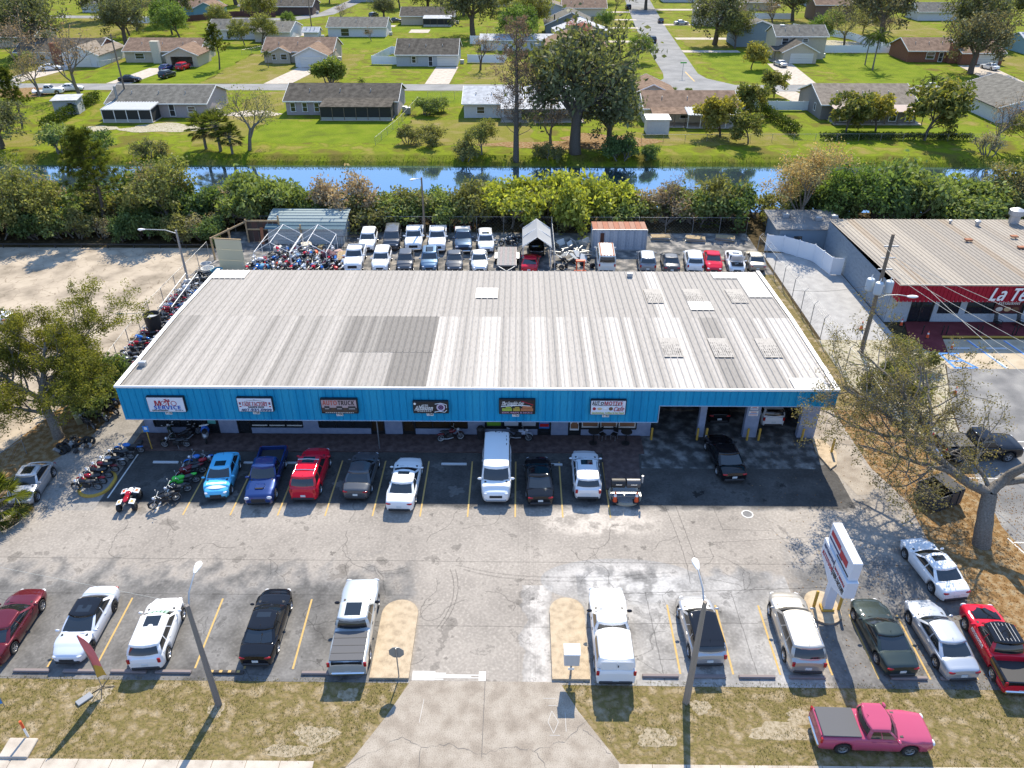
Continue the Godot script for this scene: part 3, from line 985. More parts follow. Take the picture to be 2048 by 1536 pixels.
func make_strip_building() -> void:
	var m: MB
	var b := thing("strip_building","long blue-fronted commercial building with ribbed metal roof and three service bays","building",V(-3.0,0,-55.0))
	var X0 := -27.6
	var X1 := 21.75
	var ZF := -44.5
	var ZW := -46.6
	var ZR := -65.2
	# walls: rear, sides, the partition beside the bays, with thickness
	for w in [[X0,-65.2,X1,-65.0,4.9,"rear_wall"],[X0,-65.0,X0 + 0.2,ZW,4.7,"side_wall"],[X1 - 0.2,-65.0,X1,ZW,4.7,"side_wall"],[9.2,-65.0,9.4,ZW - 0.2,4.7,"partition_wall"]]:
		part(wbx(b,V((w[0] + w[2]) / 2,w[4] / 2,(w[1] + w[3]) / 2),V(w[2] - w[0],w[4],w[3] - w[1])),w[5],M.stucco_blue,b)
	var fl := wm(b)
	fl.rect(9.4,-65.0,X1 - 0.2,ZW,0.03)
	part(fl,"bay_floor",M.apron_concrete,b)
	# shop front, openings left between the wall pieces (x, from, to)
	var solids := [[-27.6,-26.9],[-22.1,-20.75],[-15.9,-14.7],[-9.85,-8.55],[-3.75,-2.45],[2.4,3.65],[8.65,9.7],[13.15,13.62],[16.5,17.5],[20.5,21.75]]
	for s in solids:
		var bay: bool = s[0] > 9.9
		part(wbx(b,V((s[0] + s[1]) / 2,2.35,ZW - 0.1),V(s[1] - s[0],4.7,0.4 if bay else 0.2)),"wall_pier",M.stucco_blue,b)
	var hd := wm(b)
	hd.box(V((X0 + 9.7) / 2,3.6,ZW - 0.11),V(9.6 - X0,2.2,0.16))
	part(hd,"wall_head",M.stucco_blue,b)
	hd = wm(b)
	hd.box(V((9.7 + X1) / 2,4.45,ZW - 0.12),V(X1 - 9.8,0.7,0.2))
	part(hd,"wall_head",M.stucco_blue,b)
	# windows [x0, x1, panes] and doors [x0, x1]
	var frame_m := mt("shop_frame",0.03,0.032,0.035,0.5,0.4)
	var sill_m: Material = M.stucco_blue
	for w in [[-26.9,-23.15,4,0],[-19.75,-15.9,3,1],[-14.7,-10.9,3,0],[-7.6,-3.75,3,2],[-2.45,1.4,3,3],[4.6,8.65,3,3]]:
		part(wbx(b,V((w[0] + w[1]) / 2,0.28,ZW - 0.1),V(w[1] - w[0],0.56,0.2)),"window_wall",sill_m,b)
		var fr := wm(b)
		var pw: float = (w[1] - w[0]) / w[2]
		fr.box(V((w[0] + w[1]) / 2,0.59,ZW - 0.06),V(w[1] - w[0],0.06,0.1))
		fr.box(V((w[0] + w[1]) / 2,2.47,ZW - 0.06),V(w[1] - w[0],0.06,0.1))
		for k in int(w[2]) + 1:
			fr.box(V(w[0] + pw * k,1.53,ZW - 0.055),V(0.07,1.82,0.11))
		var win := part(fr,"shop_window",frame_m,b)
		for k in int(w[2]):
			var pn := wm(b)
			pn.box(V(w[0] + pw * (k + 0.5),1.53,ZW - 0.09),V(pw - 0.07,1.82,0.02))
			part(pn,"pane",mt("brown_glass",0.05,0.032,0.018,0.1) if w[3] == 2 else M.window_glass,win)
			if w[3] == 1:
				var bl := wm(b)
				bl.box(V(w[0] + pw * (k + 0.5),0.74,ZW - 0.05),V(pw - 0.16,0.1,0.02))
				part(bl,"blind_rail",M.off_white,win)
	for d in [[-23.15,-22.1,0],[-20.75,-19.75,1],[-10.9,-9.85,2],[-8.55,-7.6,2],[1.4,2.4,3],[3.65,4.6,4]]:
		var fr := wm(b)
		fr.box(V(d[0] + 0.05,1.25,ZW - 0.05),V(0.1,2.5,0.12))
		fr.box(V(d[1] - 0.05,1.25,ZW - 0.05),V(0.1,2.5,0.12))
		fr.box(V((d[0] + d[1]) / 2,2.45,ZW - 0.05),V(d[1] - d[0] - 0.2,0.1,0.12))
		fr.box(V((d[0] + d[1]) / 2,0.2,ZW - 0.06),V(d[1] - d[0] - 0.2,0.18,0.07))
		var dr := part(fr,"shop_door",frame_m,b)
		var pn := wm(b)
		pn.box(V((d[0] + d[1]) / 2,1.34,ZW - 0.08),V(d[1] - d[0] - 0.2,2.1,0.02))
		part(pn,"pane",mt("brown_glass",0.05,0.032,0.018,0.1) if d[2] == 2 else M.window_glass,dr)
		var hn := wm(b)
		hn.rod(V(d[1] - 0.17,0.95,ZW + 0.05),V(d[1] - 0.17,1.3,ZW + 0.05),0.015)
		part(hn,"handle",M.chrome,dr)
	# posters in the windows of the two right-hand shops
	var car_cols := [mt("poster_green",0.16,0.38,0.03),mt("poster_white",0.55,0.58,0.62),mt("poster_grey",0.42,0.44,0.48)]
	for k in 3:
		window_poster(b,-2.45 + 1.283 * (k + 0.5),1.5,1.18,1.6,M.black_plastic,car_cols[k],"")
		window_poster(b,4.6 + 1.35 * (k + 0.5),1.5,1.25,1.6,M.off_white,mt("poster_brown",0.25,0.12,0.06),"")
	window_poster(b,1.9,1.05,0.76,0.9,mt("poster_blue",0.04,0.16,0.45),M.red_paint,"WRAP")
	window_poster(b,4.12,1.4,0.66,1.9,M.white,mt("poster_brown",0.25,0.12,0.06),"")
	window_poster(b,-22.62,1.35,0.7,1.5,M.black_plastic,mt("poster_teal",0.12,0.45,0.40),"NO")
	# canopy: soffit and blue ribbed fascia panels
	var so := wm(b)
	so.box(V((X0 + 9.7) / 2,2.76,(ZF + ZW) / 2 - 0.03),V(9.7 - X0,0.06,2.04))
	part(so,"soffit",M.off_white,b)
	so = wm(b)
	so.box(V((9.7 + X1) / 2,4.14,(ZF + ZW) / 2 - 0.03),V(X1 - 9.72,0.06,2.04))
	part(so,"soffit",M.off_white,b)
	var blues := [tone("fascia_blue",0.012,0.29,0.52,0.5),tone("fascia_blue_worn",0.022,0.32,0.54,0.55),tone("fascia_blue_deep",0.010,0.265,0.49,0.45)]
	var np := 49
	var pw := (X1 - X0) / np
	var tall := rib_panel(pw,2.72,5.36,pw / 2)
	var short := rib_panel(pw,4.1,5.36,pw / 2)
	for k in np:
		var x := X0 + pw * k
		var o := part(tall if x + pw * 0.5 < 9.7 else short,"fascia_panel",blues[[0,0,1,0,2,0,1][(k * 5 + k / 3) % 7]],b)
		o.position = b.transform.affine_inverse() * V(x,0,ZF)
	var side := rib_panel(0.52,2.72,5.36,0.52)
	for k in 4:
		var o := part(side,"fascia_panel",blues[k % 3],b)
		o.transform = Transform3D(Basis(Vector3.UP,-PI / 2),b.transform.affine_inverse() * V(X0,0,ZW + 0.02 + 0.52 * k))
		o = part(rib_panel(0.52,4.1,5.36,0.52),"fascia_panel",blues[(k + 1) % 3],b)
		o.transform = Transform3D(Basis(Vector3.UP,PI / 2),b.transform.affine_inverse() * V(X1,0,ZF - 0.52 * k))
	var bk := wm(b)
	bk.box(V((X0 + 9.7) / 2,4.05,ZF - 0.14),V(9.6 - X0,2.5,0.1))
	bk.box(V((9.7 + X1) / 2,4.75,ZF - 0.14),V(X1 - 9.8,1.15,0.1))
	part(bk,"fascia_backing",M.stucco_blue,b)
	var tr := wm(b)
	tr.box(V((X0 + 9.7) / 2,2.7,ZF - 0.02),V(9.7 - X0,0.05,0.1))
	tr.box(V((9.75 + X1) / 2,4.08,ZF - 0.02),V(X1 - 9.75,0.05,0.1))
	tr.box(V(9.72,3.4,ZF - 0.03),V(0.05,1.38,0.1))
	part(tr,"fascia_trim",mt("trim_pale",0.3,0.42,0.55,0.5),b)
	# white gutter along the top
	for s in [[V((X0 + X1) / 2,5.42,ZF + 0.03),V(X1 - X0 + 0.16,0.17,0.16)],[V(X0 - 0.02,5.42,(ZF - 47.6) / 2),V(0.14,0.17,3.0)],[V(X1 + 0.02,5.42,(ZF - 47.6) / 2),V(0.14,0.17,3.0)]]:
		var g := wm(b)
		g.box(s[0],s[1],0.03)
		part(g,"gutter",M.white,b)
	# roof: three rows of ribbed sheets
	var tones := [tone("sheet_white",0.515,0.482,0.443,0.85),tone("sheet_pale",0.416,0.389,0.357,0.85),tone("sheet_grey",0.357,0.334,0.307,0.85),tone("sheet_dull",0.282,0.264,0.242,0.85),tone("sheet_dark",0.219,0.205,0.189,0.85),tone("sheet_mid",0.387,0.362,0.333,0.85)]
	var ns := 100
	var sw := (X1 - X0 - 0.3) / ns
	var low := ribbed(sw,-44.62,5.33,-49.6,5.33,sw)
	var mid := ribbed(sw,-49.55,5.345,-55.4,5.33,sw)
	var whole := ribbed(sw,-44.62,5.33,-55.4,5.33,sw)
	var back := ribbed(sw,-55.4,5.325,-65.35,4.95,sw)
	var r2 := RandomNumberGenerator.new()
	r2.seed = 21
	for k in ns:
		var x := X0 + 0.15 + sw * k
		var here := b.transform.affine_inverse() * V(x,0,0)
		var pick := r2.randf()
		# narrow pale streaks among the grey; duller towards the left, two dark patches
		var t := 1 if pick < 0.5 else 2
		if pick < 0.2 or (k % 7 == 3 and x > -7.0): t = 0
		if x < -7.0: t = 2 if pick > 0.3 else 1
		if x < -7.0 and pick > 0.86: t = 3
		if x > 13.9 and x < 15.6: t = 3
		if x > 10.8 and x < 12.3: t = 0
		if x > -13.4 and x < -6.6:
			part(low,"roof_sheet",tones[4 if x > -9.6 else t],b).position = here
			part(mid,"roof_sheet",tones[4 if r2.randf() < 0.75 else 3],b).position = here
		else:
			part(whole,"roof_sheet",tones[t],b).position = here
		part(back,"roof_sheet",tones[0 if x > 11.0 and x < 12.2 else 2 if r2.randf() < 0.8 else 5],b).position = here
	for sx in [X0 + 0.06,X1 - 0.06]:
		var rk := wm(b)
		var so2 := -0.16 if sx < 0 else 0.16
		for e in [[-44.6,5.43,-55.4,5.43],[-55.4,5.43,-65.4,5.06]]:
			rk.quad(V(sx - 0.16,e[1],e[0]),V(sx + 0.16,e[1],e[0]),V(sx + 0.16,e[3],e[2]),V(sx - 0.16,e[3],e[2]))
			rk.quad(V(sx + so2,e[1] - 0.35,e[0]),V(sx + so2,e[1],e[0]),V(sx + so2,e[3],e[2]),V(sx + so2,e[3] - 0.35,e[2]))
		part(rk,"roof_edge_trim",M.white,b)
		var gb := wm(b)
		gb.quad(V(sx,4.6,ZW),V(sx,4.6,-65.1),V(sx,4.95,-65.1),V(sx,5.3,ZW))
		part(gb,"gable_wall",M.stucco_blue,b)
	# white patches and louvred panels on the roof [x, z, wide, long, kind]
	for q in [[-2.75,-60.1,1.9,2.2,0],[14.95,-57.6,1.9,1.7,0],[20.4,-62.2,2.0,5.6,0],[18.4,-64.3,2.2,1.4,0],[-26.0,-64.1,3.0,1.9,0],[11.4,-59.6,1.4,2.9,1],[14.75,-59.7,1.4,2.9,1],[18.4,-59.7,1.4,2.9,1],[11.3,-50.4,1.4,2.9,1],[15.0,-50.4,1.4,2.9,1],[18.55,-50.4,1.4,2.9,1],[20.0,-45.4,2.4,1.4,0]]:
		var slope_y := func(z: float) -> float: return 5.335 if z > -55.4 else 5.325 + (z + 55.4) * 0.0377
		var za: float = q[1] + q[3] / 2
		var zb: float = q[1] - q[3] / 2
		m = wm(b)
		if q[4] == 0:
			m.quad(V(q[0] - q[2] / 2,slope_y.call(za) + 0.085,za),V(q[0] + q[2] / 2,slope_y.call(za) + 0.085,za),V(q[0] + q[2] / 2,slope_y.call(zb) + 0.085,zb),V(q[0] - q[2] / 2,slope_y.call(zb) + 0.085,zb))
			part(m,"roof_patch",tone("patch_white",0.66,0.64,0.60,0.8),b)
		else:
			for k in 40:
				var x: float = q[0] + q[2] * (0.06 + 0.11 * (k % 9) - 0.5) + r2.randf_range(-0.02,0.02)
				var zs := lerpf(za,zb,0.06 + 0.16 * (k / 9) + r2.randf_range(-0.03,0.03))
				var ze := zs - r2.randf_range(0.15,0.8) * (1.0 - 0.18 * (k / 9))
				m.quad(V(x - 0.03,slope_y.call(zs) + 0.09,zs),V(x + 0.03,slope_y.call(zs) + 0.09,zs),V(x + 0.03,slope_y.call(ze) + 0.09,ze),V(x - 0.03,slope_y.call(ze) + 0.09,ze))
			var o := part(m,"skylight_panel",tone("skylight_dark",0.20,0.19,0.18,0.9),b)
			m = wm(b)
			m.quad(V(q[0] - q[2] / 2,slope_y.call(za) + 0.084,za),V(q[0] + q[2] / 2,slope_y.call(za) + 0.084,za),V(q[0] + q[2] / 2,slope_y.call(zb) + 0.084,zb),V(q[0] - q[2] / 2,slope_y.call(zb) + 0.084,zb))
			part(m,"glazing",tone("skylight_pale",0.43,0.40,0.36,0.85),o)
	for q in [[-26.9,-47.4],[9.9,-64.0]]:
		part(wbx(b,V(q[0],5.52 if q[1] > -50 else 5.2,q[1]),V(0.5,0.4,0.35),0.04),"roof_vent",M.galvanised,b)
	var dp := wm(b)
	dp.rod(V(-10.0,0.11,-44.75),V(-10.0,2.72,-44.75),0.05)
	part(dp,"canopy_post",M.steel,b)
	make_shop_signs(b)
	# service plates on the piers
	for q in [[17.0,3.35,0.62,0.9],[16.98,2.62,0.55,0.3],[16.98,2.15,0.68,0.42],[9.2,2.35,0.6,0.42],[21.1,3.4,0.75,0.22]]:
		var o := part(wbx(b,V(q[0],q[1],ZW + 0.12),V(q[2],q[3],0.03)),"notice_plate",M.white,b)
		for k in int(q[3] / 0.12):
			var l := wm(b)
			l.box(V(q[0],q[1] + q[3] / 2 - 0.08 - k * 0.12,ZW + 0.139),V(q[2] * (0.85 if k % 3 else 0.6),0.045,0.006))
			part(l,"printed_line",M.red_paint if k % 2 == 0 else M.blue_paint,o)

func window_poster(b: Node3D,x: float,y: float,w: float,h: float,back: Material,ink: Material,txt: String) -> void:
	var m: MB
	var o := part(wbx(b,V(x,y,-46.655),V(w,h,0.012)),"poster",back,b)
	m = wm(b)
	if txt == "":
		# a printed car: body and cabin outlines
		var pts := PackedVector2Array()
		for q in [[-0.42,-0.42],[0.42,-0.42],[0.44,-0.24],[0.3,-0.17],[0.12,0.0],[-0.16,0.0],[-0.3,-0.16],[-0.44,-0.22]]:
			pts.append(Vector2(x + q[0] * w,y + q[1] * h))
		var ix := Geometry2D.triangulate_polygon(pts)
		for i in range(0,ix.size(),3):
			m.tri(V(pts[ix[i]].x,pts[ix[i]].y,-46.645),V(pts[ix[i + 1]].x,pts[ix[i + 1]].y,-46.645),V(pts[ix[i + 2]].x,pts[ix[i + 2]].y,-46.645))
		part(m,"print",ink,o)
	else:
		m.box(V(x,y - h * 0.18,-46.647),V(w * 0.86,h * 0.3,0.006))
		part(m,"print",ink,o)
		letters(txt,0.2,V(x,y + h * 0.22,-46.645),M.white,b,"poster_lettering",w * 0.8)

func make_shop_signs(b: Node3D) -> void:
	var m: MB
	var red := mt("sign_red",0.38,0.02,0.035,0.6)
	var navy := mt("sign_navy",0.01,0.03,0.12,0.6)
	var blue := mt("sign_blue",0.02,0.10,0.42,0.6)
	var face := mt("sign_white",0.66,0.70,0.78,0.45)
	var dark := mt("sign_black",0.012,0.012,0.014,0.45)
	var ink: Material = M.black
	var spec := [[-24.3,4.12,2.6,1.25,face,"1170","white sign reading MOTO SERVICE with a bicycle-like emblem"],[-18.15,4.14,2.45,1.15,face,"1168","white barber shop sign reading FADE FACTORY with barber poles"],[-12.35,4.05,2.55,1.2,dark,"1166","sign reading AUTOTRUCK over three dark trucks"],[-6.05,4.0,2.45,0.98,dark,"1164","black sign with white script and a pale emblem at right"],[-0.1,4.08,2.5,1.2,dark,"1162","dark sign for vinyl wraps with green and orange cars"],[6.15,4.08,2.45,1.2,face,"1160","white sign reading AUTOMOTIVE Cafe with sandwich and coffee pictures"]]
	for s in spec:
		var g := thing("shop_sign",s[6],"sign",V(s[0],s[1],-44.34),0.0,"signs along the blue fascia")
		part(bx(V(0,0,-0.02),V(s[2],s[3],0.24),0.02),"sign_box",dark,g)
		part(bx(V(0,0,0.106),V(s[2] - 0.1,s[3] - 0.1,0.02)),"sign_face",s[4],g)
		var p := thing("address_plate","white plate numbered %s below the %s" % [s[5],(s[6] as String).get_slice(" with ",0).get_slice(" over ",0)],"number plate",V(s[0] - 0.1,s[1] - s[3] / 2 - 0.19,-44.46),0.0,"address plates on the fascia")
		part(bx(Vector3.ZERO,V(0.46,0.27,0.04)),"plate",M.white,p)
		letters(s[5],0.2,p.position + V(0,0,0.02),ink,p,"number",0.4)
		var zf := -44.34 + 0.134
		var at := func(x: float,y: float) -> Vector3: return V(s[0] + x,s[1] + y,zf)
		match s[5]:
			"1170":
				letters("M",0.42,at.call(-0.56,0.12),red,g,"lettering",0.42)
				letters("T",0.42,at.call(0.18,0.12),red,g,"lettering",0.3)
				for x in [-0.14,0.55]:
					ring(g,V(x,0.12,0.125),0.2,0.045,red)
				m = MB.new()
				m.path([V(-0.14,0.12,0.125),V(0.05,0.36,0.125),V(0.3,0.42,0.125),V(0.28,0.34,0.125)],0.03,5)
				m.path([V(0.05,0.36,0.125),V(-0.06,0.44,0.125),V(0.12,0.46,0.125)],0.025,5)
				part(m,"emblem",red,g)
				letters("SERVICE",0.3,at.call(0.05,-0.23),blue,g,"lettering",1.85)
				letters("PARTS-ACCESSORIES",0.09,at.call(-0.5,-0.46),ink,g,"lettering",1.1)
				fine_print(g,V(0.85,-0.46,0.117),0.62,ink)
			"1168":
				letters("FADE FACTORY",0.34,at.call(0.0,0.08),red,g,"lettering",1.75,true)
				letters("BARBER SHOP",0.14,at.call(0.05,-0.18),ink,g,"lettering",1.1,true)
				letters("407-931-0999",0.19,at.call(0.05,-0.4),navy,g,"lettering",2.1)
				m = MB.new()
				m.path([V(-0.7,0.3,0.12),V(-0.3,0.36,0.12),V(0,0.42,0.12),V(0.3,0.36,0.12),V(0.7,0.3,0.12)],0.012,4)
				m.path([V(-0.05,0.36,0.12),V(0,0.46,0.12),V(0.05,0.36,0.12)],0.01,4)
				part(m,"flourish",ink,g)
				for x in [-1.02,1.02]:
					for k in 5:
						part(bx(V(x,0.28 - k * 0.1,0.12),V(0.13,0.085,0.02)),"barber_pole",[face,red,navy,M.white,red][k],g)
			"1166":
				part(bx(V(0,0.22,0.12),V(2.4,0.62,0.01)),"sky_print",mt("print_pink",0.42,0.32,0.33),g)
				part(bx(V(0,-0.27,0.12),V(2.4,0.36,0.01)),"ground_print",mt("print_brown",0.09,0.055,0.035),g)
				letters("AUTO",0.36,at.call(-0.62,0.3),mt("print_rust",0.42,0.09,0.06),g,"lettering",1.0)
				letters("TRUCK",0.36,at.call(0.5,0.3),ink,g,"lettering",1.12)
				for k in 3:
					m = MB.new()
					var w: float = [0.48,0.56,0.72][k]
					m.box(V(-0.85 + k * 0.86,-0.06,0.13),V(w * 0.72,0.2,0.012))
					m.box(V(-0.85 + k * 0.86,-0.2,0.13),V(w,0.22,0.012))
					part(m,"truck_print",mt("print_truck",0.05,0.045,0.045),g)
					part(bx(V(-0.85 + k * 0.86,-0.16,0.14),V(w * 0.6,0.09,0.01)),"grille_print",mt("print_grille",0.35,0.3,0.28),g)
				fine_print(g,V(0,-0.5,0.117),2.0,M.off_white)
			"1164":
				letters("AUTO",0.16,at.call(-0.4,0.18),M.white,g,"lettering",0.45,true)
				letters("Alfusion",0.36,at.call(-0.45,-0.04),M.white,g,"lettering",1.25,true,0.3)
				fine_print(g,V(-0.45,-0.32,0.117),0.95,M.off_white)
				m = MB.new()
				m.lathe_flat([Vector2(0.0,0.0),Vector2(0.09,0.0),Vector2(0.09,0.01)],14,Transform3D(Basis(Vector3.RIGHT,PI / 2),V(-1.08,0.32,0.12)))
				m.box(V(-1.08,0.32,0.12),V(0.12,0.12,0.012))
				part(m,"badge",M.white,g)
				ring(g,V(0.7,0.03,0.125),0.3,0.11,mt("print_lilac",0.5,0.42,0.55))
				ring(g,V(0.7,0.03,0.13),0.12,0.07,mt("print_plum",0.18,0.08,0.22))
				m = MB.new()
				m.path([V(0.25,-0.36,0.125),V(0.6,-0.28,0.125),V(0.95,-0.36,0.125),V(1.1,-0.2,0.125)],0.03,4)
				m.path([V(0.3,0.3,0.125),V(0.7,0.38,0.125),V(1.08,0.26,0.125),V(1.1,0.0,0.125)],0.025,4)
				part(m,"flourish",M.white,g)
			"1162":
				letters("The Graphic Guy",0.3,at.call(-0.3,0.3),M.white,g,"lettering",1.5,true,0.3)
				part(pa([V(-1.1,0.05,0.125),V(-0.4,0.12,0.125),V(0.3,0.16,0.125),V(0.9,0.1,0.125)],0.03,4),"swoosh",M.white,g)
				part(pa([V(0.3,0.5,0.125),V(1.1,0.2,0.125)],0.035,4),"swoosh",red,g)
				for k in 3:
					m = MB.new()
					var w: float = [0.75,0.6,0.9][k]
					var x: float = [-0.65,-0.05,0.65][k]
					m.box(V(x,-0.2,0.125),V(w,0.22,0.012))
					m.box(V(x + 0.05,-0.04 if k < 2 else 0.0,0.125),V(w * [0.5,0.5,0.75][k],0.14 if k < 2 else 0.22,0.012))
					part(m,"car_print",mt(["print_lime","print_gold","print_orange"][k],[0.34,0.42,0.42][k],[0.42,0.3,0.16][k],[0.06,0.05,0.07][k]),g)
				letters("VINYL WRAPS & DECALS",0.12,at.call(0,-0.44),mt("print_pinkish",0.55,0.3,0.4),g,"lettering",2.1)
			"1160":
				letters("AUT",0.3,at.call(-0.85,0.36),ink,g,"lettering",0.52)
				ring(g,V(-0.42,0.36,0.125),0.12,0.06,ink)
				letters("MOTIVE",0.3,at.call(0.35,0.36),red,g,"lettering",1.25)
				m = MB.new()
				for k in 9:
					m.box(V(-1.0 + k * 0.07,0.19 + (0.02 if k % 2 else -0.02),0.122),V(0.06,0.035,0.01))
				m.box(V(0.1,0.18,0.122),V(1.5,0.03,0.01))
				part(m,"checker_flag",ink,g)
				letters("Cafe",0.36,at.call(0.75,-0.1),red,g,"lettering",0.7,true,0.3)
				for k in 4:
					part(bl(V(-0.95 + k * 0.38,-0.09,0.12),V([0.12,0.17,0.13,0.15][k],[0.13,0.1,0.09,0.15][k],0.02),10,6),"food_print",[red,mt("print_bread",0.6,0.42,0.22),M.white,mt("print_coffee",0.16,0.08,0.04)][k],g)
				letters("Sandwiches, Coffee & Hot Food",0.14,at.call(0,-0.43),mt("print_yellow",0.42,0.44,0.03),g,"lettering",2.2)
# a line of print too small to read: word-long dashes

func fine_print(g: Node3D,at: Vector3,wide: float,mat: Material) -> void:
	var m := MB.new()
	var x := -wide / 2
	var k := 0
	while x < wide / 2 - 0.06:
		var w: float = minf([0.11,0.07,0.15,0.09][k % 4],wide / 2 - x)
		m.box(at + V(x + w / 2,0,0.004),V(w,0.045,0.008))
		x += w + 0.04
		k += 1
	part(m,"fine_print",mat,g)

func ring(g: Node3D,at: Vector3,r: float,w: float,mat: Material) -> void:
	var m := MB.new()
	for k in 18:
		var a := TAU * k / 18.0
		var b := TAU * (k + 1) / 18.0
		m.quad(at + V(cos(a),sin(a),0) * (r - w),at + V(cos(a),sin(a),0) * r,at + V(cos(b),sin(b),0) * r,at + V(cos(b),sin(b),0) * (r - w))
	part(m,"ring",mat,g)

func make_restaurant() -> void:
	var m: MB
	var b := thing("restaurant_building","grey ribbed restaurant with red fascia and weathered metal roof","building",V(55.0,0,-73.0))
	var red := tone("rest_red",0.36,0.012,0.03,0.5)
	var x0 := 34.3
	var x1 := 82.0
	var zf := -65.2
	# ribbed grey side wall, panel by panel
	var sidep := rib_panel(0.82,0.0,3.62,0.27)
	for k in 21:
		var o := part(sidep,"wall_panel",tone("rest_grey",0.25,0.31,0.37,0.55),b)
		o.transform = Transform3D(Basis(Vector3.UP,-PI / 2),b.transform.affine_inverse() * V(x0,0,-82.4 + 0.82 * k))
	m = wm(b)
	m.box(V((x0 + x1) / 2 + 0.1,1.8,-82.35),V(x1 - x0 - 0.2,3.6,0.2))
	m.box(V(x1,1.8,-74.0),V(0.2,3.6,17.0))
	part(m,"rear_wall",M.stucco_blue,b)
	# front wall with its openings
	var fw := tone("rest_front",0.44,0.5,0.55,0.7)
	for s in [[x0,36.4],[38.6,39.0],[41.0,41.6],[47.0,82.0]]:
		part(wbx(b,V((s[0] + s[1]) / 2,1.4,zf - 0.1),V(s[1] - s[0],2.8,0.2)),"front_wall",fw,b)
	for s in [[39.0,41.0],[41.6,47.0]]:
		part(wbx(b,V((s[0] + s[1]) / 2,0.45,zf - 0.1),V(s[1] - s[0],0.9,0.2)),"window_wall",fw,b)
		var w := part(wbx(b,V((s[0] + s[1]) / 2,1.85,zf - 0.08),V(s[1] - s[0],1.9,0.03)),"restaurant_window",M.window_glass,b)
		m = wm(b)
		for xx in [s[0] + 0.03,(s[0] + s[1]) / 2,s[1] - 0.03]:
			m.box(V(xx,1.85,zf - 0.04),V(0.07,1.9,0.06))
		m.box(V((s[0] + s[1]) / 2,0.93,zf - 0.05),V(s[1] - s[0] - 0.12,0.06,0.05))
		part(m,"frame",M.black_plastic,w)
	var door := part(wbx(b,V(37.5,1.4,zf - 0.12),V(2.2,2.8,0.04)),"restaurant_door",M.window_glass,b)
	m = wm(b)
	for xx in [36.46,37.5,38.54]:
		m.box(V(xx,1.4,zf - 0.08),V(0.1,2.78,0.06))
	part(m,"frame",M.black_plastic,door)
	m = wm(b)
	m.rod(V(37.38,1.0,zf),V(37.38,1.5,zf),0.02)
	m.rod(V(37.62,1.0,zf),V(37.62,1.5,zf),0.02)
	part(m,"handle",M.chrome,door)
	# canopy and red fascia
	var fz := -63.9
	part(wbx(b,V((x0 + x1) / 2,2.78,(fz + zf) / 2 - 0.05),V(x1 - x0,0.06,1.35)),"soffit",M.off_white,b)
	var pan := rib_panel(0.76,2.72,4.35,0.38)
	for k in 62:
		var o := part(pan,"fascia_panel",red,b)
		o.position = b.transform.affine_inverse() * V(x0 + 0.76 * k,0,fz)
	for k in 2:
		var o := part(pan,"fascia_panel",red,b)
		o.transform = Transform3D(Basis(Vector3.UP,-PI / 2),b.transform.affine_inverse() * V(x0,0,fz - 1.52 + 0.76 * k))
	part(wbx(b,V((x0 + x1) / 2,3.55,fz - 0.14),V(x1 - x0 - 0.1,1.5,0.08)),"fascia_backing",M.stucco_blue,b)
	part(wbx(b,V((x0 + x1) / 2,4.41,fz + 0.02),V(x1 - x0 + 0.2,0.14,0.16),0.03),"gutter",mt("gutter_tan",0.55,0.45,0.33),b)
	# roof sheets
	var tones := [tone("rest_sheet_tan",0.29,0.25,0.205),tone("rest_sheet_grey",0.27,0.24,0.205),tone("rest_sheet_pale",0.335,0.295,0.245),tone("rest_sheet_rust",0.28,0.225,0.17)]
	var sh := ribbed(0.92,fz - 0.05,4.32,-82.7,3.75,0.46,0.06)
	var r2 := RandomNumberGenerator.new()
	r2.seed = 4
	for k in 51:
		var o := part(sh,"roof_sheet",tones[[0,1,1,2,0,1,3,0][r2.randi() % 8]],b)
		o.position = b.transform.affine_inverse() * V(x0 - 0.1 + 0.92 * k,0,0)
	for q in [[53.9,-81.5,0.75],[49.5,-80.6,0.3],[47.0,-81.4,0.18],[56.0,-79.4,0.4]]:
		part(wlf(b,[Vector2(q[2] * 0.7,0),Vector2(q[2] * 0.7,q[2] * 1.2),Vector2(q[2],q[2] * 1.3),Vector2(q[2],q[2] * 2.0),Vector2(q[2] * 0.3,q[2] * 2.3),Vector2(0.01,q[2] * 2.3)],12,Transform3D(Basis(),V(q[0],3.78,q[1]))),"roof_vent",M.galvanised,b)
	for q in [[50.3,-73.5],[51.2,-76.5],[46.0,-75.5],[52.5,-69.5]]:
		part(wbx(b,V(q[0],4.2,q[1]),V(0.7,0.14,0.5),0.02),"roof_hatch",M.rust,b)
	# fascia lettering and window banner
	var s := thing("restaurant_lettering","white script lettering La Terraza on the red fascia","sign",V(47.3,3.45,fz + 0.06))
	letters("La Terraza",1.25,V(45.9,3.5,fz + 0.08),M.white,s,"lettering",6.6,false,0.25)
	var p := thing("restaurant_banner","dark red window banner reading La Terraza RESTAURANT with food pictures","banner",V(45.4,1.9,zf + 0.03))
	part(bx(Vector3.ZERO,V(2.5,1.8,0.02)),"banner",mt("banner_maroon",0.09,0.02,0.02),p)
	letters("La Terraza",0.42,V(45.4,2.5,zf + 0.05),M.white,p,"lettering",1.8,false,0.25)
	letters("RESTAURANT",0.26,V(45.4,2.0,zf + 0.05),M.white,p,"lettering",2.0)
	for k in 3:
		part(bl(V(-0.75 + k * 0.75,-0.5,0.012),V(0.34,0.24,0.02),12,6),"food_print",[M.off_white,mt("print_bread",0.6,0.42,0.22),mt("print_coffee",0.16,0.08,0.04)][k],p)
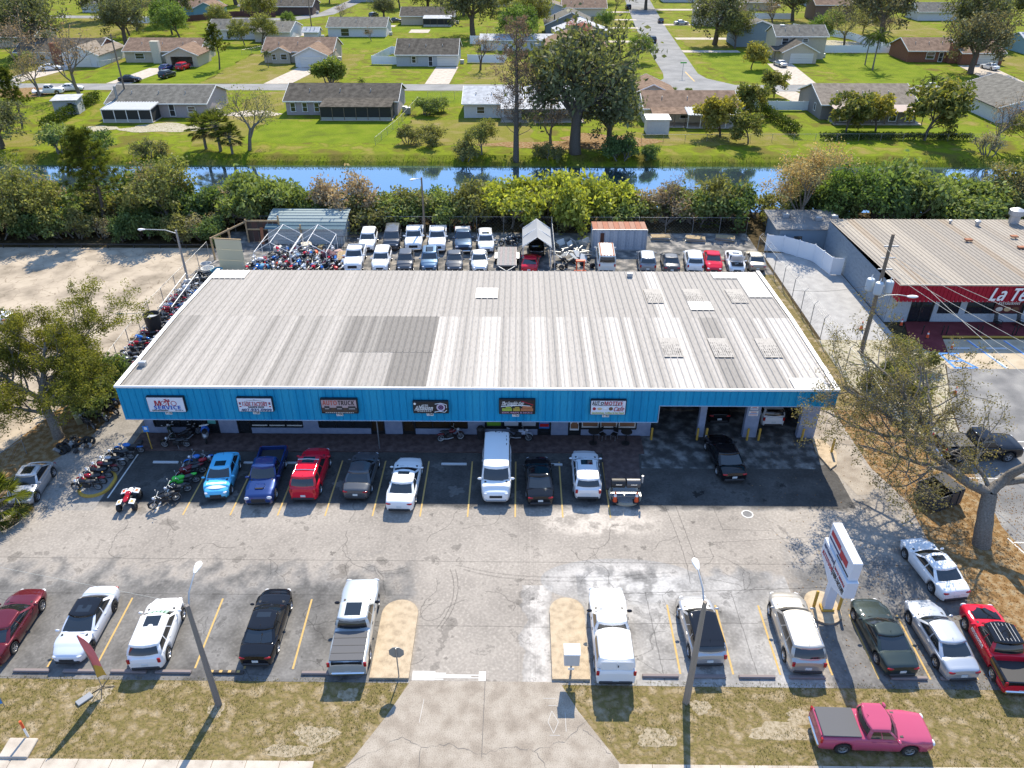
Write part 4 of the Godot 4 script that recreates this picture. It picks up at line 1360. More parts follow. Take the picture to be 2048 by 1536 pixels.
	# patio with its kerb and rail posts
	sheet("restaurant_patio",M.maroon_patio,P2([36.2,-65.1,82,-65.1,82,-62.3,38.4,-62.3,37.6,-59.4,36.0,-59.6,35.2,-61.6]),0.1,0.1)
	m = MB.new()
	m.box(V(60.5,0.06,-62.2),V(44.2,0.13,0.16))
	struct(m,"patio_kerb",M.yellow_paint)
	for k in 8:
		var o := thing("patio_post","short black post on the dark red patio, %s from the left" % ordinal(k + 1),"bollard",V([34.9,36.7,38.5,38.9,41.6,42.0,44.9,45.2][k],0.1,-62.55),0.0,"posts on the restaurant patio")
		m = MB.new()
		m.rod(Vector3.ZERO,V(0,0.9,0),0.05)
		m.ball(V(0,0.9,0),V(0.055,0.04,0.055),8,4)
		part(m,"post",M.black,o)
	for k in 2:
		var o := thing("rocking_chair","dark rocking chair on the restaurant patio, %s of the two in view" % ["left","right"][k],"chair",V(44.3 + 2.1 * k,0.1,-64.2),-1.2,"rocking chairs on the patio")
		part(bx(V(0,0.42,0),V(0.55,0.05,0.55)),"seat",M.black,o)
		m = MB.new()
		for j in 5:
			m.obox(Transform3D(Basis(Vector3.BACK,0.22),V(-0.32,0.8,-0.22 + 0.11 * j)),V(0.03,0.75,0.06))
		part(m,"backrest",M.black,o)
		for sz in [-0.26,0.26]:
			part(pa([V(-0.5,0.1,sz),V(-0.2,0.03,sz),V(0.15,0.02,sz),V(0.45,0.09,sz)],0.022,5),"rocker",M.black,o)
			m = MB.new()
			m.rod(V(-0.24,0.04,sz),V(-0.26,0.62,sz),0.02)
			m.rod(V(0.24,0.04,sz),V(0.24,0.62,sz),0.02)
			m.rod(V(-0.3,0.62,sz),V(0.28,0.62,sz),0.022)
			part(m,"leg",M.black,o)
	for k in 3:
		var o := thing("parking_block","pale blue wheel stop in the restaurant bays, number %s from the left" % ["one","two","three"][k],"wheel stop",V(38.9 + 3.25 * k,0.016,-60.0),0.0,"wheel stops at the restaurant")
		part(bx(V(0,0.07,0),V(1.8,0.14,0.22),0.03),"block",M.kerb_pale,o)
	# blue-grey lean-to behind the white fence
	var l := thing("lean_to_shed","blue-grey lean-to shed behind the white vinyl fence","shed",V(32.0,0,-85.0))
	part(wbx(l,V(31.8,1.3,-85.0),V(5.4,2.6,5.0)),"wall",mt("lean_blue",0.16,0.22,0.28),l)
	part(wob(l,Transform3D(Basis(Vector3.RIGHT,0.06),V(32.6,2.75,-85.2)),V(8.0,0.1,5.6)),"roof",M.rest_asphalt,l)
	for q in [[30.6,-86.0],[34.0,-85.0],[36.0,-85.5]]:
		part(wbx(l,V(q[0],3.0,q[1]),V(0.7,0.45,0.6),0.05),"roof_unit",M.galvanised,l)
	part(wbx(l,V(31.2,1.5,-82.48),V(0.9,0.6,0.06)),"window",M.window_glass,l)
	m = wm(l)
	for xx in [34.6,35.6]:
		m.rod(V(xx,0,-82.0),V(xx,2.7,-82.0),0.06)
	part(m,"porch_post",M.white,l)
# ---------- vehicles: nose along +x, wheels on y = 0 ----------
const BODY := {
	"sedan": {"L": 4.8,"W": 1.84,"H": 1.44,"hood": 0.90,"nose": 0.72,"belt": 0.95,"deck": 1.0,"tail": 0.92,"xa": 0.235,"xb": 0.03,"xc": -0.20,"xd": -0.36,"wf": 0.30,"wr": -0.285,"r": 0.33,"gap": 0.2,"in": 0.26},
	"coupe": {"L": 4.6,"W": 1.82,"H": 1.30,"hood": 0.84,"nose": 0.64,"belt": 0.88,"deck": 0.93,"tail": 0.86,"xa": 0.18,"xb": 0.0,"xc": -0.16,"xd": -0.40,"wf": 0.30,"wr": -0.29,"r": 0.32,"gap": 0.17,"in": 0.27},
	"hatch": {"L": 4.2,"W": 1.79,"H": 1.46,"hood": 0.94,"nose": 0.74,"belt": 1.0,"deck": 1.02,"tail": 0.98,"xa": 0.25,"xb": 0.06,"xc": -0.30,"xd": -0.455,"wf": 0.31,"wr": -0.31,"r": 0.33,"gap": 0.2,"in": 0.25},
	"beetle": {"L": 4.1,"W": 1.76,"H": 1.52,"hood": 0.98,"nose": 0.66,"belt": 1.0,"deck": 0.98,"tail": 0.74,"xa": 0.24,"xb": 0.10,"xc": -0.16,"xd": -0.40,"wf": 0.31,"wr": -0.31,"r": 0.34,"gap": 0.2,"in": 0.27},
	"suv": {"L": 4.6,"W": 1.88,"H": 1.68,"hood": 1.06,"nose": 0.86,"belt": 1.1,"deck": 1.1,"tail": 1.02,"xa": 0.24,"xb": 0.07,"xc": -0.40,"xd": -0.475,"wf": 0.31,"wr": -0.30,"r": 0.36,"gap": 0.24,"in": 0.22},
	"minivan": {"L": 5.0,"W": 1.98,"H": 1.75,"hood": 1.08,"nose": 0.85,"belt": 1.1,"deck": 1.1,"tail": 1.02,"xa": 0.31,"xb": 0.13,"xc": -0.44,"xd": -0.485,"wf": 0.32,"wr": -0.30,"r": 0.35,"gap": 0.2,"in": 0.22},
	"van": {"L": 5.7,"W": 2.0,"H": 2.08,"hood": 1.22,"nose": 1.0,"belt": 1.25,"deck": 1.25,"tail": 1.2,"xa": 0.335,"xb": 0.235,"xc": -0.475,"xd": -0.49,"wf": 0.31,"wr": -0.28,"r": 0.37,"gap": 0.28,"in": 0.16},
	"pickup": {"L": 5.8,"W": 2.0,"H": 1.92,"hood": 1.24,"nose": 1.06,"belt": 1.26,"deck": 1.26,"tail": 1.24,"xa": 0.195,"xb": 0.09,"xc": -0.085,"xd": -0.115,"wf": 0.315,"wr": -0.30,"r": 0.41,"gap": 0.32,"in": 0.24,"bed": -0.13},
	"small_pickup": {"L": 5.2,"W": 1.8,"H": 1.7,"hood": 1.08,"nose": 0.92,"belt": 1.1,"deck": 1.1,"tail": 1.08,"xa": 0.20,"xb": 0.10,"xc": -0.075,"xd": -0.105,"wf": 0.31,"wr": -0.29,"r": 0.36,"gap": 0.3,"in": 0.22,"bed": -0.12},
}

func curve_at(pts: Array,x: float,soft := true) -> float:
	for i in pts.size() - 1:
		if x <= pts[i + 1][0]:
			var t: float = clampf((x - pts[i][0]) / maxf(pts[i + 1][0] - pts[i][0],1e-5),0,1)
			return lerpf(pts[i][1],pts[i + 1][1],t) if soft == false else lerpf(pts[i][1],pts[i + 1][1],t * t * (3.0 - 2.0 * t) * 0.5 + t * 0.5)
	return pts[-1][1]
# point on the cabin: face 0 front, 1 right (+z), 2 rear, 3 left; t across, l from belt to cantrail

func cab(q: Dictionary,face: int,t: float,l: float,off := 0.0) -> Vector3:
	var xf: float = lerpf(q.xA,q.xB,l) + 0.06 * sin(PI * l)
	var xr: float = lerpf(q.xD,q.xC,l) - 0.06 * sin(PI * l)
	var hw: float = lerpf(q.wb,q.wr,l) + 0.035 * sin(PI * l)
	var y: float = lerpf(q.y0,q.y1,l)
	var bf := 0.2
	var br := 0.15
	match face:
		0:
			return V(xf - bf * t * t + off * 0.8,y + off * 0.6,hw * t)
		2:
			return V(xr + br * t * t - off * 0.8,y + off * 0.6,-hw * t)
		1:
			return V(lerpf(xr + br,xf - bf,t),y,hw + off)
		_:
			return V(lerpf(xf - bf,xr + br,t),y,-hw - off)

func cab_panel(q: Dictionary,face: int,t0: float,t1: float,l0: float,l1: float,off := 0.008,nt := 4) -> MB:
	var m := MB.new()
	var rows := []
	for i in 4:
		var l := lerpf(l0,l1,i / 3.0)
		var row := PackedVector3Array()
		for k in nt + 1:
			var t := lerpf(t0,t1,float(k) / nt)
			# run so that the outside faces the viewer
			row.append(cab(q,face,-t if face in [0,2] else t,l,off))
		rows.append(row)
	m.grid(rows)
	return m

func cab_shell(m: MB,q: Dictionary,crown: float) -> Array:
	var rows := []
	for l: float in [0.0,0.3,0.6,0.85,1.0]:
		rows.append(cab_ring(q,l))
	m.grid(rows,true)
	# rounded cantrail and roof
	var top: PackedVector3Array = rows[3]
	var mid := V((q.xB + q.xC) / 2.0,q.y1,0)
	var prev := top
	var rr := [top]
	for s in [[0.965,0.42],[0.89,0.78],[0.72,0.94],[0.4,1.0]]:
		var ring := PackedVector3Array()
		for p in top:
			var e: Vector3 = mid + (p - mid) * V(0.5 + s[0] * 0.5,1,s[0])
			e.y = q.y1 + crown * s[1]
			ring.append(e)
		rr.append(ring)
		prev = ring
	m.grid(rr,true)
	var ctr := V(mid.x,q.y1 + crown * 1.05,0)
	for k in prev.size():
		var a := prev[k]
		var b := prev[(k + 1) % prev.size()]
		m.quadn(a,b,ctr,ctr,Vector3.UP,Vector3.UP,Vector3.UP,Vector3.UP)
	return rr

func cab_ring(q: Dictionary,l: float) -> PackedVector3Array:
	var ring := PackedVector3Array()
	# counter-clockwise seen from above so that the outside faces out
	for k in 5:
		ring.append(cab(q,1,k / 5.0,l))
	for k in 4:
		ring.append(cab(q,0,1.0 - k / 2.0,l))
	for k in 5:
		ring.append(cab(q,3,k / 5.0,l))
	for k in 4:
		ring.append(cab(q,2,1.0 - k / 2.0,l))
	return ring

func wheel_mesh(r: float) -> Array:
	var key := "wheel%.2f" % r
	if not cache.has(key):
		var t := Transform3D(Basis(Vector3.RIGHT,PI / 2),Vector3.ZERO)
		var w := 0.11
		var m := MB.new()
		m.lathe([Vector2(r * 0.62,-w),Vector2(r * 0.93,-w),Vector2(r,-w * 0.75),Vector2(r,w * 0.75),Vector2(r * 0.93,w),Vector2(r * 0.62,w),Vector2(r * 0.6,0.0)],20,t)
		var rim := MB.new()
		for sd: float in [1.0,-1.0]:
			var tt := Transform3D(Basis(Vector3.RIGHT,PI / 2 * sd),Vector3.ZERO)
			rim.lathe_flat([Vector2(r * 0.64,w * 0.6),Vector2(r * 0.66,w * 0.98),Vector2(r * 0.58,w * 0.98),Vector2(r * 0.54,w * 0.55)],20,tt)
			for k in 5:
				var a := TAU * k / 5.0
				rim.obox(Transform3D(Basis(Vector3.BACK,a),V(cos(a) * r * 0.33,sin(a) * r * 0.33,w * 0.75 * sd)),V(r * 0.55,r * 0.17,0.03))
			rim.lathe_flat([Vector2(r * 0.16,w * 0.7),Vector2(r * 0.16,w * 0.95),Vector2(0.001,w * 0.98)],10,tt)
		rim.lathe_flat([Vector2(r * 0.16,-w * 0.9),Vector2(r * 0.16,w * 0.9)],10,t)
		var hub := MB.new()
		for sd: float in [1.0,-1.0]:
			hub.lathe_flat([Vector2(r * 0.6,w * 0.5),Vector2(0.001,w * 0.5)],16,Transform3D(Basis(Vector3.RIGHT,PI / 2 * sd),Vector3.ZERO))
		cache[key] = [m.mesh(),rim.mesh(),hub.mesh()]
	return cache[key]

func car(label: String,category: String,group: String,at: Vector3,deg: float,kind: String,col: Material,o := {}) -> Node3D:
	var m: MB
	var s: Dictionary = BODY[kind].duplicate()
	s.merge(o,true)
	var L: float = s.L
	var W: float = s.W
	var t := thing("parked_" + category.replace(" ","_"),label,category,at,deg_to_rad(deg),group)
	var hl := L / 2
	var bed: bool = s.has("bed")
	var cover: String = s.get("cover","open")
	# the skin below the belt line, station by station from tail to nose
	var rail: float = s.belt + 0.02
	var tops: Array
	if bed:
		var floor_y: float = 0.78 if cover == "open" else rail
		tops = [[-hl,s.tail - 0.2],[-hl + 0.04,floor_y if cover == "open" else s.tail],[L * s.bed - 0.05,floor_y],[L * s.bed,s.belt],[L * s.xa,s.belt],[hl - 0.75,s.hood - 0.03],[hl - 0.18,s.nose + 0.06],[hl - 0.05,s.nose - 0.06],[hl,s.nose - 0.2]]
	else:
		tops = [[-hl,s.tail - 0.26],[-hl + 0.05,s.tail - 0.06],[-hl + 0.16,s.tail],[L * s.xd,s.deck],[L * s.xd + 0.12,s.belt],[L * s.xa,s.belt],[L * s.xa + 0.5,s.hood],[hl - 0.42,lerpf(s.hood,s.nose,0.55)],[hl - 0.16,s.nose],[hl - 0.05,s.nose - 0.1],[hl,s.nose - 0.24]]
	var wide := [[-hl,0.72],[-hl + 0.04,0.83],[-hl + 0.12,0.90],[-hl + 0.28,0.95],[-hl + 0.6,0.985],[-hl + 1.2,1.0],[hl - 1.3,1.0],[hl - 0.9,0.985],[hl - 0.55,0.945],[hl - 0.28,0.87],[hl - 0.12,0.78],[hl - 0.03,0.66],[hl,0.55]]
	if bed:
		wide = [[-hl,0.95],[-hl + 0.1,0.99],[hl - 1.0,1.0],[hl - 0.3,0.96],[hl - 0.08,0.9],[hl,0.8]]
	var xs := {}
	for p in tops: xs[snappedf(p[0],0.001)] = true
	for p in wide: xs[snappedf(p[0],0.001)] = true
	for k in 24: xs[snappedf(lerpf(-hl,hl,(k + 0.5) / 24.0),0.001)] = true
	var ra: float = s.r + 0.07
	for w: float in [L * s.wf,L * s.wr]:
		for k in 9:
			xs[snappedf(w + ra * cos(PI * k / 8.0),0.001)] = true
		xs[snappedf(w + ra + 0.015,0.001)] = true
		xs[snappedf(w - ra - 0.015,0.001)] = true
	var list := xs.keys()
	list.sort()
	var rows := []
	for x: float in list:
		var w := W / 2 * curve_at(wide,x)
		var yt := curve_at(tops,x)
		var yb: float = s.gap + 0.05 * clampf((absf(x) - hl + 0.5) * 2.0,0,1)
		for wx: float in [L * s.wf,L * s.wr]:
			if absf(x - wx) < ra:
				yb = maxf(yb,s.r + sqrt(ra * ra - (x - wx) * (x - wx)))
		yb = minf(yb,yt - 0.12)
		var half := [Vector2(0,yb),Vector2(w * 0.8,yb),Vector2(w * 0.965,yb + 0.025),Vector2(w,maxf(lerpf(yb,yt,0.45),yb + 0.04)),Vector2(w * 0.99,lerpf(yb,yt,0.72)),Vector2(w * 0.95,yt - 0.07),Vector2(w * 0.87,yt - 0.01),Vector2(w * 0.6,yt + 0.035),Vector2(0,yt + 0.055)]
		var ring := PackedVector3Array()
		for k in 9:
			ring.append(V(x,half[k].y,half[k].x))
		for k in range(7,0,-1):
			ring.append(V(x,half[k].y,-half[k].x))
		ring.reverse()
		rows.append(ring)
	m = MB.new()
	m.grid(rows,true)
	for e in [0,rows.size() - 1]:
		var c := Vector3.ZERO
		for p: Vector3 in rows[e]:
			c += p / 16.0
		for k in 16:
			if e > 0:
				m.tri(c,rows[e][k],rows[e][(k + 1) % 16])
			else:
				m.tri(c,rows[e][(k + 1) % 16],rows[e][k])
	var q := {"xA": L * s.xa,"xB": L * s.xb,"xC": L * s.xc,"xD": L * s.xd,"y0": s.belt - 0.03,"y1": s.H - 0.085,"wb": W / 2 * 0.915,"wr": W / 2 - s.in}
	var rings := cab_shell(m,q,0.085)
	part(m,"body",col,t)
	var far: bool = s.get("far",false)
	# glass
	var gl: Material = s.get("glass",M.car_glass)
	part(cab_panel(q,0,-0.9,0.9,0.10,0.95),"windshield",gl,t)
	if kind != "van" or true:
		part(cab_panel(q,2,-0.86,0.86,0.16,0.92),"rear_window",gl,t)
	var cuts: Array = s.get("cuts",[[0.05,0.30],[0.33,0.62],[0.65,0.955]] if kind in ["suv","minivan"] else [[0.06,0.27],[0.30,0.6],[0.64,0.95]] if kind == "van" else [[0.08,0.93]] if kind in ["coupe","beetle"] else [[0.08,0.47],[0.51,0.93]])
	for c in cuts:
		part(cab_panel(q,1,c[0],c[1],0.16,0.88),"side_window",gl,t)
		part(cab_panel(q,3,1.0 - c[1],1.0 - c[0],0.16,0.88),"side_window",gl,t)
	if s.has("roof"):
		m = MB.new()
		var rr := []
		for rg: PackedVector3Array in rings:
			var e := PackedVector3Array()
			for p in rg:
				e.append(p + V(0,0.006,0) + (p - V((q.xB + q.xC) / 2,p.y,0)) * 0.004)
			rr.append(e)
		m.grid(rr,true)
		var pv: PackedVector3Array = rr[-1]
		var ctr := V((q.xB + q.xC) / 2,q.y1 + 0.096,0)
		for k in pv.size():
			m.quadn(pv[k],pv[(k + 1) % pv.size()],ctr,ctr,Vector3.UP,Vector3.UP,Vector3.UP,Vector3.UP)
		part(m,"roof_panel",s.roof,t)
	if s.has("sunroof"):
		m = MB.new()
		var x1: float = q.xB - 0.12
		var x0: float = lerpf(x1,q.xC,s.sunroof)
		m.box(V((x0 + x1) / 2,q.y1 + 0.079,0),V(x1 - x0,0.03,q.wr * 1.1),0.01)
		part(m,"sunroof",M.car_glass,t)
	# wheels
	var wm_: Array = wheel_mesh(s.r)
	for wx: float in [L * s.wf,L * s.wr]:
		for sz: float in [-1.0,1.0]:
			var wheel := part(wm_[0],"wheel",M.rubber,t)
			wheel.position = V(wx,s.r,sz * (W / 2 - 0.125))
			part(wm_[1],"rim",s.get("rim",M.rim_silver),wheel)
			part(wm_[2],"hub",M.black_plastic,wheel)
	# lights, grille, plates, bumpers, mirrors
	var nw := W / 2 * curve_at(wide,hl - 0.14)
	var tw := W / 2 * curve_at(wide,-hl + 0.08)
	for sz: float in [-1.0,1.0]:
		m = MB.new()
		var hx := hl - (0.17 if not bed else 0.07)
		m.ball(V(hx,s.nose - 0.1,sz * nw * 0.82),V(0.16 if not bed else 0.08,0.075 if not bed else 0.12,nw * 0.21),10,6)
		part(m,"headlight",M.lamp_clear,t)
		m = MB.new()
		if bed or kind in ["suv","van","minivan"]:
			m.box(V(-hl + 0.035,s.tail - 0.14,sz * tw * 0.93),V(0.1,0.3,0.16),0.03)
		else:
			m.ball(V(-hl + 0.07,s.tail - 0.15,sz * tw * 0.8),V(0.09,0.075,tw * 0.24),10,6)
		part(m,"taillight",M.lamp_red,t)
		part(bl(V(q.xA - 0.22,s.belt + 0.08,sz * (W / 2 + 0.07)),V(0.07,0.075,0.13) * (1.25 if bed or kind == "van" else 1.0),8,5),"mirror",s.get("mirror",col),t)
	part(bx(V(hl - 0.01,s.nose - 0.27,0),V(0.06,0.2 if not bed else 0.3,nw * 1.05),0.02),"grille",M.black_plastic if not s.get("chrome",false) else M.chrome,t)
	part(bx(V(-hl - 0.008,s.gap + 0.36 if not bed else s.gap + 0.2,0),V(0.02,0.15,0.32)),"license_plate",M.plate_white,t)
	for e: float in [-1.0,1.0]:
		m = MB.new()
		var bw: float = (tw if e < 0 else nw) * 1.72
		m.box(V(e * (hl - (0.04 if e > 0 else 0.02)),s.gap + 0.13,0),V(0.16,0.2,bw),0.05)
		part(m,"bumper",s.get("bumper",M.black_plastic if not bed else M.chrome),t)
	m = MB.new()
	for row in 2:
		m.path([V(q.xA + 0.03,s.belt + 0.012,-0.05 - row * 0.55 + 0.4),V(q.xA - 0.05,s.belt + 0.055,-0.5 - row * 0.0 + 0.55 * row)],0.012,4)
	part(m,"wiper",M.black,t)
	part(bx(V(q.xA + 0.02,s.belt + 0.012,0),V(0.16,0.03,q.wb * 1.66),0.01),"cowl",M.black,t)
	if far:
		return t
	if s.has("rails"):
		for sz: float in [-1.0,1.0]:
			part(pa([V(q.xC + 0.12,q.y1 + 0.03,sz * q.wr * 0.92),V(q.xC + 0.3,q.y1 + 0.1,sz * q.wr * 0.9),V(q.xB - 0.4,q.y1 + 0.1,sz * q.wr * 0.9),V(q.xB - 0.2,q.y1 + 0.03,sz * q.wr * 0.92)],0.02,5),"roof_rail",s.rails,t)
	# door shuts and handles, drawn as fine grooves and grips
	for sz: float in [-1.0,1.0]:
		m = MB.new()
		for x: float in ([q.xA - 0.35,lerpf(q.xA,q.xD,0.46)] if not bed else [q.xA - 0.3,lerpf(q.xA,q.xD,0.6)]):
			m.box(V(x - 0.25,s.belt - 0.12,sz * (W / 2 * 0.985)),V(0.2,0.035,0.03),0.01)
		part(m,"door_handle",s.get("mirror",col),t)
	part(rd(V(q.xC + 0.2,q.y1 + 0.05,0),V(q.xC + 0.05,q.y1 + 0.2,0),0.012,0.006,5),"antenna",M.black,t)
	if bed:
		make_bed(t,s,cover,col,rail)
	if s.has("extra"):
		for e: String in s.extra:
			car_extra(t,s,q,e,col)
	return t

func make_bed(t: Node3D,s: Dictionary,cover: String,col: Material,rail: float) -> void:
	var m: MB
	var hl: float = s.L / 2
	var W: float = s.W
	var x0 := -hl + 0.06
	var x1: float = s.L * s.bed - 0.02
	m = MB.new()
	if cover == "open":
		for sz: float in [-1.0,1.0]:
			part(bx(V((x0 + x1) / 2,(0.74 + rail) / 2,sz * (W / 2 * 0.985 - 0.05)),V(x1 - x0,rail - 0.74,0.11),0.02),"bed_side",s.get("bed_col",col),t)
		part(bx(V(x0 - 0.0,(0.74 + rail) / 2,0),V(0.09,rail - 0.74,W - 0.22),0.02),"tailgate",s.get("bed_col",col),t)
		part(bx(V((x0 + x1) / 2 + 0.03,0.835,0),V(x1 - x0 - 0.1,0.03,W * 0.82)),"bed_liner",s.get("liner",M.black_plastic),t)
	elif cover == "topper":
		var q := {"xA": x1 + 0.02,"xB": x1 - 0.03,"xC": -hl + 0.2,"xD": -hl + 0.08,"y0": rail,"y1": s.H - 0.03,"wb": W / 2 * 0.94,"wr": W / 2 * 0.84}
		m = MB.new()
		cab_shell(m,q,0.06)
		part(m,"bed_topper",col,t)
		part(cab_panel(q,1,0.12,0.85,0.3,0.85),"side_window",M.car_glass,t)
		part(cab_panel(q,3,0.15,0.88,0.3,0.85),"side_window",M.car_glass,t)
		for sz: float in [-1.0,1.0]:
			part(bx(V(-hl + 0.07,rail + 0.32,sz * W * 0.205),V(0.03,0.6,W * 0.39),0.012),"topper_door",col,t)
		part(bx(V(-hl + 0.05,rail + 0.32,0.06),V(0.03,0.14,0.05)),"door_latch",M.black,t)
	else:
		var c := part(bx(V((x0 + x1) / 2,rail + 0.055,0),V(x1 - x0 - 0.05,0.05,W * 0.86),0.02),"bed_cover",s.get("cover_mat",M.steel),t)
		m = MB.new()
		for k in (3 if cover == "fold" else 0):
			m.box(V(lerpf(x0,x1,0.25 + 0.25 * k),rail + 0.084,0),V(0.025,0.01,W * 0.84))
		if cover == "fold":
			part(m,"cover_hinge",M.black,c)
		part(bx(V(x0 - 0.02,s.tail - 0.2,0),V(0.06,0.5,W * 0.78),0.02),"tailgate",s.get("gate",col),t)

func car_extra(t: Node3D,s: Dictionary,q: Dictionary,e: String,col: Material) -> void:
	var m: MB
	m = MB.new()
	var hl: float = s.L / 2
	match e:
		"scoop":
			m.box(V(hl - 0.95,s.hood + 0.055,0),V(0.5,0.07,0.62),0.03)
			part(m,"hood_scoop",col,t)
			part(bx(V(hl - 0.68,s.hood + 0.055,0),V(0.06,0.05,0.5)),"scoop_mouth",M.black,t)
		"white_hood":
			var rows := []
			for i in 5:
				var f := i / 4.0
				var row := PackedVector3Array()
				for k in 7:
					var z := lerpf(-1,1,k / 6.0)
					var x := lerpf(hl - 0.42,q.xA + 0.25,f) + 0.16 * (1.0 - z * z) * (1.0 - f)
					row.append(V(x,lerpf(lerpf(s.hood,s.nose,0.55) + 0.012,s.hood + 0.05,clampf(f * 1.4,0,1)) + 0.03 * (1 - z * z),-z * s.W * 0.36))
				rows.append(row)
			m.grid(rows)
			part(m,"hood_panel",s.get("hood_mat",M.car_white),t)
		"spoiler":
			m.box(V(q.xC - 0.1,q.y1 + 0.06,0),V(0.34,0.05,q.wr * 1.85),0.02)
			part(m,"spoiler",s.get("spoiler_mat",M.black_gloss),t)
		"roof_bars":
			for x: float in [q.xC + 0.7,q.xB - 0.45]:
				part(pa([V(x,q.y1 + 0.1,-q.wr * 0.95),V(x,q.y1 + 0.14,0),V(x,q.y1 + 0.1,q.wr * 0.95)],0.03,6),"roof_bar",M.chrome,t)
		"roof_ribs":
			for k in 6:
				part(bx(V((q.xB + q.xC) / 2,q.y1 + 0.082,lerpf(-0.65,0.65,k / 5.0) * q.wr),V((q.xB - q.xC) * 0.88,0.02,0.035),0.006),"roof_rib",col if not s.has("rib_mat") else s.rib_mat,t)
		"peel":
			# bare patches where the white paint has come off the roof
			for k in 26:
				var p := V(rng.randf_range(q.xC + 0.1,q.xC + 2.2),q.y1 + 0.074,rng.randf_range(-0.8,0.8) * q.wr)
				if k < 7:
					p = V(q.xC + 0.12 + k * 0.16,q.y1 + 0.072,rng.randf_range(-0.15,0.1))
				m = MB.new()
				var n := rng.randi_range(6,9)
				var poly := PackedVector2Array()
				for j in n:
					var a := TAU * j / n
					poly.append(Vector2(p.x + cos(a) * rng.randf_range(0.03,0.22),p.z + sin(a) * rng.randf_range(0.02,0.07)))
				m.prism(poly,p.y,p.y + 0.004)
				part(m,"bare_metal_patch",M.black_plastic,t)
		"rust_roof":
			for k in 5:
				part(bx(V((q.xB + q.xC) / 2,q.y1 + 0.074,lerpf(-0.78,0.78,k / 4.0) * q.wr),V((q.xB - q.xC) * 0.96,0.012,q.wr * 0.24),0.004),"rusted_strip",M.rust,t)
		"hood_up":
			m.obox(Transform3D(Basis(Vector3.BACK,0.95),V(q.xA + 0.32,s.belt + 0.48,0)),V(1.05,0.04,s.W * 0.76),0.015)
			part(m,"raised_hood",col,t)
			part(bx(V(hl - 0.62,s.hood + 0.06,0),V(0.85,0.08,s.W * 0.66),0.02),"engine_bay",M.black,t)
			for k in 5:
				part(bx(V(hl - 0.9 + 0.14 * k,s.hood + 0.12,-0.4 + 0.2 * k),V(0.22,0.1,0.18),0.03),"engine_piece",[M.steel,M.black_plastic,M.galvanised][k % 3],t)
		"moon_side":
			for sz: float in [-1.0,1.0]:
				part(bx(V(0.2,s.gap + 0.16,sz * (s.W / 2 + 0.06)),V(2.0,0.06,0.18),0.02),"running_board",M.chrome,t)
		"door_print":
			letters("AUTOMOTIVE",0.2,t.transform * V(0.35,0.82,-0.945),M.white,t,"lettering",1.3).rotation = V(0,PI,0)
		"letters_back":
			# painted marks on the windshield
			for k in 5:
				part(cab_panel(q,0,-0.62 + 0.26 * k,-0.44 + 0.26 * k,0.35,0.72,0.014,2),"glass_writing",mt("chalk_green",0.28,0.5,0.36),t)

